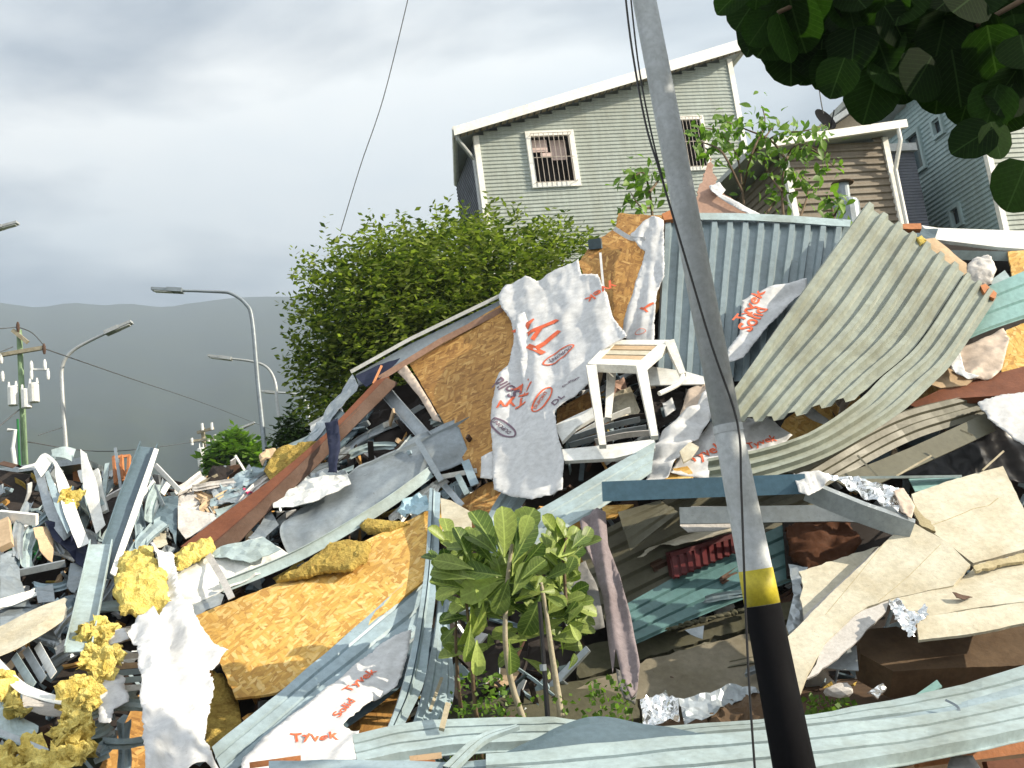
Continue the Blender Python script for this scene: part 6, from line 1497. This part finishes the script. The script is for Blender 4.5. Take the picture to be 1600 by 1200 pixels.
# sheets in shade under the beam
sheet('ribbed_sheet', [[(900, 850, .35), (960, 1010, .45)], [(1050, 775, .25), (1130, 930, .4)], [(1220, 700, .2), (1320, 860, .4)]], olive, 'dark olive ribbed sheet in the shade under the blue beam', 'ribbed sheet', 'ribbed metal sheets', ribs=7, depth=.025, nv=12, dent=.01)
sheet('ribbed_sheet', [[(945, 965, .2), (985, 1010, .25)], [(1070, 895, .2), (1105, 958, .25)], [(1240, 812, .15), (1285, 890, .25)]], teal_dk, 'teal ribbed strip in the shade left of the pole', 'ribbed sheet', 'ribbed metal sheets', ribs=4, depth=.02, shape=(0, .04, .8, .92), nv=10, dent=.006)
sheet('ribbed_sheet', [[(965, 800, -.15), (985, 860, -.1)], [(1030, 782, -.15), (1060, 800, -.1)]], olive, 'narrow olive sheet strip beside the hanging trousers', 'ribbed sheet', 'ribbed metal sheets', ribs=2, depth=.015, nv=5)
patch('grey_flap', [(1062, 822), (1080, 792), (1165, 790), (1180, 815), (1120, 830), (1075, 832)], [(1062, 822, -.3), (1080, 792, -.3), (1165, 815, -.3)], tissue, 'grey bent flap right under the blue beam', 'flap', t=.006, wr=.01)
patch('wrap_strip', [(996, 872), (1020, 850), (1050, 838), (1080, 832), (1150, 822), (1148, 830), (1090, 842), (1060, 852), (1030, 850), (1005, 870)], [(996, 872, .02), (1150, 822, .02), (1060, 852, .02)], cream, 'torn pale strip edging the red crate', 'wrap strip', t=.004, wr=.01, step=.03, ragged=.01)
RC = empty('red_crate', Q(1100, 895, -.6), 'dark red plastic crate jammed under the blue beam', 'crate')
A_, B_, C_, D_ = Q(1046, 868, .1), Q(1150, 836, .1), Q(1152, 862, .08), Q(1052, 905, .08)
dn = Vector((0, .22, .03))
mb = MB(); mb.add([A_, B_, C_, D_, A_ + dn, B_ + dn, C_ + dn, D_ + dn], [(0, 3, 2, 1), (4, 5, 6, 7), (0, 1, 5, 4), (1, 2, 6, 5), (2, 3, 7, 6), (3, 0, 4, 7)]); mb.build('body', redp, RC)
for k in range(9):
    f_ = (k + .5) / 9
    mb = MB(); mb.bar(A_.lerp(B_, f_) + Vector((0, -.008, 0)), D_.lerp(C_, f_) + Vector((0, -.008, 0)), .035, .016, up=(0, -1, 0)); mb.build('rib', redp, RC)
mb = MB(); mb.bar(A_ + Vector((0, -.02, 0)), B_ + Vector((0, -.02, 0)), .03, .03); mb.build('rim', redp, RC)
# pale teal strip from the middle to the beam
sheet('siding_board', [[(1024, 692, -.6), (1018, 738, -.68)], [(940, 740, -.7), (942, 792, -.8)], [(860, 788, -.75), (862, 838, -.85)], [(815, 812, -.75), (820, 866, -.85)]], pale, 'pale teal siding strip slanting up to the white board under the stool', 'siding', 'pale siding strips', ribs=3, depth=.014, shape=(0, .04, .86, .95), nv=12, dent=.006)
patch('cream_card', [(688, 778), (705, 782), (736, 800), (738, 846), (712, 850), (692, 840)], [(688, 778, -.4), (736, 800, -.4), (692, 840, -.44)], cream, 'plain cream card standing left of the plant top', 'card', t=.01)
sheet('siding_board', [[(800, 745, -.1), (835, 760, -.1)], [(770, 790, -.12), (800, 815, -.12)], [(740, 850, -.15), (770, 880, -.15)]], blue, 'blue-grey siding stub right behind the plant top', 'siding', 'blue-grey siding', ribs=2, depth=.015, nv=6)
# trousers
patch('hanging_trousers', [(906, 815), (925, 798), (946, 796), (950, 848), (968, 898), (986, 965), (1000, 1040), (996, 1075), (986, 1090), (972, 1060), (962, 1015), (957, 1050), (950, 1000), (942, 930), (928, 880), (912, 850)], [(906, 815, -.85), (946, 796, -.85), (986, 1085, -.45)], mauve, 'mauve trousers hanging limp beside the plant', 'trousers', t=.02, fold=(.06, 9, R(90)), wr=.012, ws=5, step=.018, smooth=True)
patch('grey_cloth', [(962, 1045), (985, 1055), (996, 1080), (992, 1100), (975, 1090), (966, 1070)], [(962, 1045, -.4), (985, 1055, -.4), (975, 1090, -.35)], greyfab, 'dark grey cloth end below the hanging trousers', 'cloth', t=.01, wr=.02, ws=9, step=.02, smooth=True)
patch('grey_cloth', [(888, 890), (915, 878), (935, 920), (945, 980), (920, 985), (895, 960)], [(888, 890, -.1), (915, 878, -.1), (920, 985, 0)], greyfab, 'shaded grey sheet behind the hanging trousers', 'cloth', t=.01, wr=.03, ws=4, step=.04, smooth=True)
# black thin post by the plant
mb = MB(); mb.tube([P(843, 940, 6.35), P(850, 1040, 6.35), P(858, 1150, 6.35)], [.012, .013, .016], 8)
bp = mb.build('black_post', black, label='thin black post standing in front of the plant', cat='post')
mb = MB(); mb.tube([P(848, 1038, 6.35), P(849, 1048, 6.35)], .02, 8); mb.build('clamp', zinc_dk, bp)

# ===== concrete edge
def slab(name, pts, off, mat, label, cat, t=.25, group=None, **k):
    return patch(name, pts, [(*pts[0], off), (*pts[1], off), (*pts[len(pts) // 2 + 1], off - .06)], mat, label, cat, group, t=t, **k)
slab('concrete_kerb', [(892, 1078), (1010, 1030), (1190, 985), (1240, 975), (1250, 1080), (1180, 1078), (1080, 1095), (990, 1092), (900, 1120)], .3, concrete, 'weathered rust-stained concrete kerb behind the pole', 'kerb', ragged=.012, dent=.02, group='concrete blocks')
slab('concrete_kerb', [(900, 1010), (1000, 992), (1090, 975), (1180, 950), (1240, 940), (1245, 965), (1100, 1000), (1000, 1030), (905, 1060)], .42, concrete_dk, 'mossy concrete course darkened as shade above the rust-stained kerb', 'kerb', ragged=.015, dent=.02, group='concrete blocks')
slab('concrete_kerb', [(690, 1105), (800, 1090), (900, 1065), (985, 1050), (1000, 1120), (900, 1130), (700, 1150)], .3, concrete_dk, 'mossy stone edge darkened as shade at the foot of the plant', 'kerb', ragged=.02, dent=.03, group='concrete blocks')
rr = random.Random(5)
for k in range(16):
    x = 990 + k * 12; y = 1004 - k * 3.0
    pos = ['first', 'second', 'third', 'fourth', 'fifth', 'sixth', 'seventh', 'eighth', 'ninth', 'tenth', 'eleventh', 'twelfth', 'thirteenth', 'fourteenth', 'fifteenth', 'last'][k]
    lump('stone', Q(x, y - 8, .28), (rr.uniform(.03, .055), .03, rr.uniform(.015, .026)), concrete_dk, pos + ' small stone from the trousers along the dark concrete course', 'stone', 'stones on the concrete course', amp=.4, sub=2, seed=k, smooth=False)
patch('foil_sheet', [(1000, 1095), (1040, 1085), (1060, 1098), (1062, 1125), (1030, 1132), (1005, 1128)], [(1000, 1095, -.45), (1040, 1085, -.45), (1030, 1132, -.45)], foil, 'crumpled silver foil at the foot of the concrete kerb', 'foil', t=.003, wr=.05, ws=8, step=.02)
patch('grey_film', [(1060, 1098), (1110, 1085), (1150, 1072), (1190, 1080), (1140, 1098), (1105, 1126), (1070, 1130)], [(1060, 1098, -.42), (1150, 1072, -.42), (1070, 1130, -.42)], zinc, 'grey film folded beside the silver foil', 'plastic film', t=.003, wr=.05, ws=5, step=.03)
patch('brown_sack', [(1105, 1125), (1140, 1098), (1200, 1082), (1215, 1130), (1110, 1134)], [(1105, 1125, -.36), (1200, 1082, -.36), (1110, 1134, -.4)], rustc, 'crumpled brown sack left of the pole base', 'sack', t=.02, wr=.04, ws=7, step=.03, puff=.03)
patch('paper_scrap', [(1070, 985), (1100, 978), (1098, 998), (1080, 992)], [(1070, 985, .2), (1100, 978, .2), (1080, 992, .2)], zinc, 'small pale paper corner on the concrete course', 'paper', t=.003, wr=.01, step=.03)
patch('leather_bag', [(1225, 825), (1260, 812), (1330, 806), (1345, 850), (1320, 875), (1262, 890), (1240, 870)], [(1225, 825, -.05), (1330, 806, -.05), (1262, 890, -.05)], M('leather', (.075, .03, .014), .8, spec=.15, amt=.6, scale=5, bmp=.4), 'glossy brown leather cushion jammed below the grey strip', 'cushion', t=.03, puff=.02, wr=.06, ws=4, step=.025, ragged=.02, smooth=True)
patch('shade_backing', [(1222, 800), (1420, 790), (1430, 850), (1300, 900), (1230, 900)], [(1222, 800, .1), (1420, 790, .1), (1230, 900, .1)], shade_black, 'dark sheet painted as hollow shade behind the leather cushion', 'shade sheet', t=.03)  # near-black sheet, added to paint the shade inside the hollow
patch('wrap_strip', [(1232, 880), (1262, 888), (1250, 915), (1262, 960), (1236, 995), (1228, 980), (1240, 930)], [(1232, 880, -.5), (1262, 888, -.5), (1236, 995, -.45)], zinc, 'grey film strip hanging right of the pole band', 'plastic film', t=.003, wr=.03, ws=6, step=.03)

# ===== cream boards on the right
cb = patch('cement_board', [(1424, 772), (1480, 752), (1567, 728), (1585, 765), (1602, 800), (1640, 820), (1640, 850), (1600, 858), (1520, 880), (1482, 850), (1438, 818)], [(1424, 772, -.62), (1567, 728, -.55), (1520, 878, -.75)], cream, 'upper cream cement board with a long crack at the right', 'cement board', 'cream cement boards', t=.03, ragged=.004)
cm = patch('cement_board', [(1420, 812), (1450, 830), (1482, 848), (1516, 882), (1490, 914), (1440, 925), (1390, 936), (1355, 948), (1330, 965), (1288, 1006), (1262, 1050), (1250, 1085), (1243, 1090), (1228, 998), (1300, 925)], [(1420, 812, -.85), (1516, 882, -.92), (1243, 1088, -.75)], cream, 'cream cement board slanting down to the pole base', 'cement board', 'cream cement boards', t=.03, ragged=.004, along=((1420, 812), (1230, 998)))
patch('cement_board', [(1390, 937), (1440, 926), (1492, 914), (1530, 880), (1640, 858), (1640, 935), (1520, 950), (1440, 965)], [(1390, 938, -.9), (1640, 860, -.8), (1520, 950, -.98)], cream, 'wide cream cement board at the right edge above the wooden lintel', 'cement board', 'cream cement boards', t=.03, ragged=.004)
patch('cement_board', [(1432, 966), (1520, 952), (1640, 936), (1640, 966), (1520, 990), (1436, 1000)], [(1432, 966, -1.0), (1640, 936, -1.0), (1436, 1000, -.98)], cream, 'front edge strip of the wide cream board', 'cement board', 'cream cement boards', t=.02, ragged=.004)
patch('cement_board', [(1248, 893), (1300, 876), (1372, 853), (1336, 900), (1300, 925), (1258, 965), (1250, 935), (1256, 915)], [(1248, 893, -.62), (1372, 853, -.62), (1258, 965, -.62)], cream, 'small broken cream board left of the slanting one', 'cement board', 'cream cement boards', t=.02, ragged=.012)
patch('grey_underside', [(1256, 962), (1300, 922), (1372, 855), (1380, 862), (1330, 925), (1262, 995)], [(1256, 962, -.66), (1372, 855, -.66), (1262, 995, -.64)], tissue, 'grey strip along the slanting cream board', 'board strip', t=.02)
patch('grey_underside', [(1288, 1006), (1332, 962), (1388, 938), (1384, 955), (1330, 1010), (1295, 1040), (1262, 1062)], [(1288, 1008, -.8), (1388, 940, -.86), (1262, 1062, -.74)], tissue, 'grey torn backing under the slanting cream board', 'board strip', t=.015, ragged=.008)
patch('core_layer', [(1520, 884), (1560, 872), (1640, 856), (1640, 868), (1560, 884), (1524, 892)], [(1520, 884, -.93), (1640, 856, -.84), (1524, 892, -.94)], cream_edge, 'crumbly core showing between the cream boards', 'board core', t=.02, ragged=.012, step=.04)
patch('core_layer', [(1424, 782), (1436, 800), (1456, 815), (1462, 830), (1440, 822), (1426, 800)], [(1424, 782, -.75), (1456, 815, -.78), (1426, 800, -.76)], cream_edge, 'brown broken core at the corner of the upper cream board', 'board core', t=.02, ragged=.012, step=.04)
patch('foil_sheet', [(1388, 940), (1402, 936), (1425, 955), (1445, 945), (1450, 962), (1432, 975), (1428, 998), (1412, 985), (1400, 970)], [(1388, 940, -1.0), (1445, 945, -1.0), (1428, 998, -1.02)], foil, 'torn foil lining at the broken corner of the wide cream board', 'foil', t=.003, wr=.03, ws=9, step=.02, ragged=.01)
patch('dry_leaf', [(1488, 926), (1505, 930), (1520, 932), (1506, 937), (1494, 934)], [(1488, 926, -.99), (1520, 932, -.97), (1494, 934, -1.0)], wood_dk, 'dark curled chip lying on the wide cream board', 'chip', t=.004, wr=.01, step=.02)
for pr, pts in ((cb, [(1452, 822), (1480, 812), (1505, 802), (1520, 795), (1545, 790), (1560, 778)]), (cm, [(1380, 850), (1340, 900), (1290, 960)]), (cm, [(1470, 850), (1420, 900), (1372, 940)])):
    A_, e1, e2, n_, h_ = INFO[pr.name]
    mb = MB()
    for a, b in zip(pts, pts[1:]):
        mb.bar(on_plane(*a, A_, n_), on_plane(*b, A_, n_), .006 if pr is cb else .003, .0015, up=n_)
    mb.build('crack' if pr is cb else 'joint', cream_edge, pr)
slab('wooden_lintel', [(1336, 985), (1400, 978), (1432, 990), (1520, 986), (1640, 958), (1640, 1036), (1520, 1042), (1396, 1048), (1345, 1022)], -.45, rustc, 'dirty brown concrete lintel under the wide cream board', 'lintel', dent=.02, ragged=.006, t=.2, kind='thing')
patch('grey_box', [(1290, 1045), (1318, 1012), (1338, 1010), (1342, 1046)], [(1290, 1045, -.6), (1318, 1012, -.6), (1342, 1046, -.6)], zinc, 'grey folded sheet under the slanting cream board foot', 'scrap sheet', t=.006, wr=.02)
lump('white_bag', Q(1312, 1079, -.5), (.085, .05, .04), tissue, 'grey plastic tub lying in the dark hollow', 'tub', amp=.3, sharp=True, smooth=False, sub=2)
patch('silver_packet', [(1355, 1082), (1380, 1066), (1386, 1072), (1372, 1090)], [(1355, 1082, -.55), (1380, 1066, -.55), (1372, 1090, -.55)], foil, 'silver snack packet in the dark hollow', 'packet', t=.012, wr=.015, ws=9, step=.02)
patch('teal_card', [(1430, 1086), (1464, 1062), (1472, 1072), (1450, 1084)], [(1430, 1086, -.55), (1464, 1062, -.55), (1450, 1084, -.56)], teal, 'small teal card in the dark hollow', 'card', t=.01)

# ===== foreground siding strips along the bottom
FG = [
 ([[(1640, 1040, -.75), (1640, 1092, -.9)], [(1480, 1085, -.8), (1480, 1118, -.95)], [(1300, 1122, -.85), (1300, 1140, -.95)], [(1100, 1142, -.85), (1100, 1158, -.95)], [(900, 1150, -.85), (900, 1172, -.95)]], pale, 2, 'upper bundle strip sweeping across the bottom right', .04),
 ([[(1640, 1062, -.95), (1640, 1090, -1.0)], [(1450, 1112, -.98), (1450, 1128, -1.05)], [(1280, 1138, -1.0), (1280, 1150, -1.05)]], blue, 1, 'thin blue-grey strip between the two wide bottom strips', .01),
 ([[(1640, 1092, -1.0), (1640, 1150, -1.2)], [(1450, 1130, -1.05), (1450, 1190, -1.25)], [(1250, 1150, -1.1), (1250, 1225, -1.3)], [(1000, 1170, -1.1), (1000, 1250, -1.3)], [(760, 1192, -1.1), (760, 1270, -1.3)]], pale, 3, 'wide pale siding strip sweeping along the bottom right edge', .05),
 ([[(552, 1160, -.65), (560, 1205, -.8)], [(640, 1142, -.65), (640, 1188, -.8)], [(740, 1134, -.65), (742, 1178, -.8)], [(842, 1134, -.65), (845, 1170, -.8)], [(905, 1138, -.65), (905, 1165, -.78)]], pale, 3, 'arched pale siding strip in front of the plant foot', .045),
 ([[(900, 1128, -.72), (930, 1124, -.72)], [(905, 1135, -.74), (960, 1128, -.74)], [(900, 1142, -.76), (960, 1140, -.76)]], white, 0, 'white sheet corner behind the dark twisted strip', 0),
 ([[(1110, 1148, -1.0), (1112, 1160, -1.0)], [(1020, 1132, -1.0), (1010, 1166, -1.05)], [(920, 1122, -1.0), (925, 1176, -1.1)], [(840, 1150, -1.05), (830, 1192, -1.15)], [(770, 1186, -1.1), (775, 1196, -1.15)]], blue_dk, 0, 'dark twisted siding strip in front of the black post foot', 0),
 ([[(812, 1140, -1.15), (806, 1136, -1.15)], [(760, 1160, -1.15), (746, 1152, -1.15)], [(712, 1205, -1.15), (690, 1200, -1.15)]], pale, 2, 'short pale ribbed offcut slanting at the bottom middle', .02),
 ([[(900, 1170, -1.1), (900, 1185, -1.15)], [(760, 1190, -1.1), (760, 1202, -1.15)], [(560, 1190, -1.0), (560, 1206, -1.05)], [(420, 1192, -1.0), (420, 1208, -1.05)]], blue, 1, 'blue-grey strip along the very bottom middle', .01),
 ([[(1000, 1158, -1.02), (1000, 1172, -1.06)], [(880, 1172, -1.04), (880, 1186, -1.08)], [(780, 1190, -1.06), (780, 1205, -1.1)]], white, 0, 'thin bright strip under the dark twisted strip', 0)]
for g, m_, rb, lab, dp in FG:
    sheet('siding_strip', g, m_, lab, 'siding', 'siding strips along the bottom', ribs=rb, depth=dp, shape=(0, .015, .83, .845), nv=24, nu=4, dent=.012)
beam('wire_hook', [(1478, 1094, -1.1), (1496, 1104, -1.12), (1500, 1116, -1.12)], box_prof(.012, .012), zinc_dk, 'bent wire hook on the bottom right strips', 'wire', sub=4)
beam('red_strip', [(1272, 1142, -1.1), (1296, 1136, -1.1)], box_prof(.02, .008), M('red_tape', (.6, .12, .08), .6), 'short red tape on the bottom strips right of the pole', 'tape')
patch('paper_lump', [(1480, 1200), (1486, 1180), (1520, 1180), (1535, 1205)], [(1480, 1200, -.9), (1486, 1180, -.9), (1535, 1205, -.95)], wrap, 'white paper scrap at the bottom edge under the wide strip', 'paper', t=.01, wr=.02, step=.04)
for k, (a, b, m_, lab) in enumerate([((1430, 1190), (1640, 1162), wood_br, 'rust-brown batten under the wide strip at the bottom right'), ((1540, 1200), (1640, 1190), wood, 'dark red batten at the bottom right corner')]):
    beam('timber', [(*a, -.75), (*b, -.75)], box_prof(.06, .05), m_, lab, 'timber', 'long timbers')
for k, (a, b, m_, lab) in enumerate([((640, 1186), (690, 1180), tan, 'tan lath between the bottom middle strips'), ((590, 1196), (680, 1192), wood_br, 'orange lath at the bottom middle'), ((390, 1196), (470, 1185), wood_br, 'orange lath under the lower printed wrap'), ((700, 1100), (690, 1140), bark_pale, 'pale twig beside the curved siding offcut')]):
    beam('lath', [(*a, -.85), (*b, -.85)], box_prof(.03, .02), m_, lab, 'lath', 'loose laths')

# ===== many thin bent strips of the left tangle and of the slope; nothing tells them apart
r = random.Random(404)
COLW = {'siding_pale': 'pale blue', 'zinc': 'zinc grey', 'white_metal': 'white', 'siding_blue_grey': 'blue-grey', 'zinc_dull': 'dull grey', 'grey_bag': 'ash grey', 'siding_slate_shade': 'slate', 'tan_board': 'tan', 'siding_olive': 'olive', 'timber_dark': 'dark brown', 'siding_teal_shaded': 'shade-dark teal'}
MARKS = [(205, 790, 'the broad dark channel'), (80, 740, 'the hooked white strip'), (190, 735, 'the wooden crate frame'), (145, 930, 'the pale steel channel'), (222, 905, 'the yellow wool pillow'), (40, 840, 'the green hoarding'), (50, 980, 'the cream curved sheet'), (60, 1070, 'the curved louvre rail'),
         (160, 1020, 'the torn wool clump'), (110, 1120, 'the long wool strand'), (255, 1080, 'the bright white wrap'), (30, 1185, 'the wool in the photo corner'), (570, 780, 'the crumpled duct'), (630, 650, 'the punched steel channel'), (700, 650, 'the brown strand board'), (480, 720, 'the long brown beam'), (520, 700, 'the navy cloth'),
         (645, 790, 'the light blue film'), (485, 768, 'the pale bent sheet'), (450, 722, 'the dull wool slab'), (335, 745, 'the black tarpaulin scrap'), (328, 785, 'the tan carton'), (290, 785, 'the grey plastic bag'), (380, 780, 'the dark tin strip'), (1100, 870, 'the red crate'), (1070, 920, 'the teal ribbed strip'), (955, 900, 'the hanging trousers'),
         (1190, 900, 'the pole band'), (1280, 850, 'the leather cushion'), (1100, 1040, 'the rust-stained kerb'), (1080, 990, 'the mossy concrete course')]
USED = {}
def strip_label(x, y, a, l, mat_, noun):
    col = COLW.get(mat_.name, 'grey'); d = min(MARKS, key=lambda m_: math.hypot(m_[0] - x, m_[1] - y))
    dx, dy = x - d[0], y - d[1]
    rel = ('right of' if dx > 0 else 'left of') if abs(dx) > abs(dy) else ('below' if dy > 0 else 'above')
    aa = math.degrees(a) % 180
    pose = 'upright' if 65 < aa < 115 else 'flat-lying' if aa < 20 or aa > 160 else 'slanting'
    base_ = f"{'long' if l > 85 else 'short'} {pose} {col} {noun} {rel} {d[2]}"
    k = USED.get(base_, 0); USED[base_] = k + 1
    return base_ if k == 0 else ('second ', 'third ', 'fourth ', 'fifth ', 'sixth ')[k - 1] + base_
def tangle(n, box, ang, ln, wid, mats, name, label, cat, group, off, curl=.25):
    (xa, xb), (ya, yb) = box
    for _ in range(n):
        x, y = r.uniform(xa, xb), r.uniform(ya, yb)
        a = R(r.gauss(*ang)); l = r.uniform(*ln); w = r.uniform(*wid); o_ = r.uniform(*off); bend = r.uniform(-curl, curl); g = []
        for k in range(4):
            f = k / 3 - .5
            cx, cy = x + math.cos(a + bend * f * 2) * l * f, y - math.sin(a + bend * f * 2) * l * f + bend * l * .5 * f * f
            cy = max(cy, lerp_tab(TOPLINE, cx) + 4)
            nx_2, ny_2 = math.sin(a), math.cos(a)
            oo = o_ + .10 * f + r.uniform(-.02, .02)
            g.append([(cx - nx_2 * w, cy - ny_2 * w, oo), (cx, cy, oo - r.uniform(.0, .05)), (cx + nx_2 * w, cy + ny_2 * w, oo + .02)])
        mt = r.choice(mats)
        sheet(name, g, mt, strip_label(x, y, a, l, mt, label), cat, group, nv=9, prof=[(0, 0), (.12, .02), (.16, 0), (.5, 0), (.84, 0), (.88, .02), (1, 0)], dent=.015, ds=5, ragged=.03, seed=_)
tangle(34, ((5, 270), (760, 930)), (62, 38), (45, 120), (4, 11), [pale, zinc, white, blue, pale, zinc_dk], 'tangled_strip', 'bent strip', 'metal strip', 'tangled strips of the left heap', (-.25, .12))
tangle(18, ((0, 210), (930, 1190)), (10, 30), (40, 110), (4, 10), [pale, white, zinc, tissue, blue], 'fallen_strip', 'fallen strip', 'metal strip', 'fallen strips of the lower left', (-.6, -.2))
tangle(22, ((430, 720), (650, 830)), (28, 16), (50, 130), (3, 9), [zinc, zinc_dk, blue, pale, white, blue_dk], 'slope_strip', 'metal strip', 'metal strip', 'strips on the slope', (-.02, .3))
tangle(14, ((270, 440), (745, 800)), (25, 20), (35, 80), (3, 8), [zinc, blue, pale, tissue, tan], 'crest_strip', 'scrap strip', 'metal strip', 'strips on the crest', (-.05, .1))
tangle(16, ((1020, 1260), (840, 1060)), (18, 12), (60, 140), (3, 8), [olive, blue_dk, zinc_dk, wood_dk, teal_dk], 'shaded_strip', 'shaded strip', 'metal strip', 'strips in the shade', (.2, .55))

# ===== small broken bits in the gaps, too many to count
r = random.Random(99); V, Fc, fm = [], [], []
bits = [zinc, white, blue, wood_dk, tan, shade_black, wrap, blue_dk, osb_br, wool_old]
wts = [5, 3, 4, 5, 2, 6, 2, 4, 2, 1]
REG = [((-20, 1020), (720, 1200), 520), ((440, 700), (620, 800), 120), ((860, 1040), (600, 720), 200), ((1000, 1640), (600, 1000), 300), ((260, 460), (735, 860), 130), ((640, 780), (700, 800), 80), ((-20, 420), (760, 1000), 230), ((1000, 1640), (1040, 1140), 220), ((-240, -20), (730, 1180), 420), ((1640, 1880), (420, 1100), 320)]
for (xa, xb), (ya, yb), n in REG:
    for _ in range(n):
        x, y = r.uniform(xa, xb), r.uniform(ya, yb)
        if y < lerp_tab(TOPLINE, x) + 12: continue
        c = Q(x, y, r.uniform(.26, .5) + .34 * sst(860, 960, x) * sst(740, 800, y)); q = orient(rand_dir(r), rand_dir(r)).to_matrix()
        long_ = r.random() < .4
        a = Vector((r.uniform(.10, .32) if long_ else r.uniform(.03, .12), 0, 0)); b_ = Vector((0, r.uniform(.008, .03) if long_ else r.uniform(.02, .09), 0)); d_ = Vector((0, 0, r.uniform(.002, .012)))
        bend_ = r.uniform(-.03, .03)
        base_i = len(V)
        for i in (-1, 0, 1):
            for j in (-1, 1):
                for k in (-1, 1):
                    V.append(c + q @ (a * i + b_ * j * (1 + .3 * r.uniform(-1, 1)) + d_ * k + Vector((0, 0, bend_ * (1 if i == 0 else 0)))))
        for i in (0, 1):
            o_ = base_i + i * 4
            Fc += [(o_, o_ + 1, o_ + 5, o_ + 4), (o_ + 2, o_ + 6, o_ + 7, o_ + 3), (o_, o_ + 4, o_ + 6, o_ + 2), (o_ + 1, o_ + 3, o_ + 7, o_ + 5)]
        Fc += [(base_i, base_i + 2, base_i + 3, base_i + 1), (base_i + 8, base_i + 9, base_i + 11, base_i + 10)]
        fm += [r.choices(range(len(bits)), wts)[0]] * 10
mk('rubble', V, Fc, bits, fm=fm, kind='stuff', label='small broken scraps filling the gaps of the heap', cat='rubble')
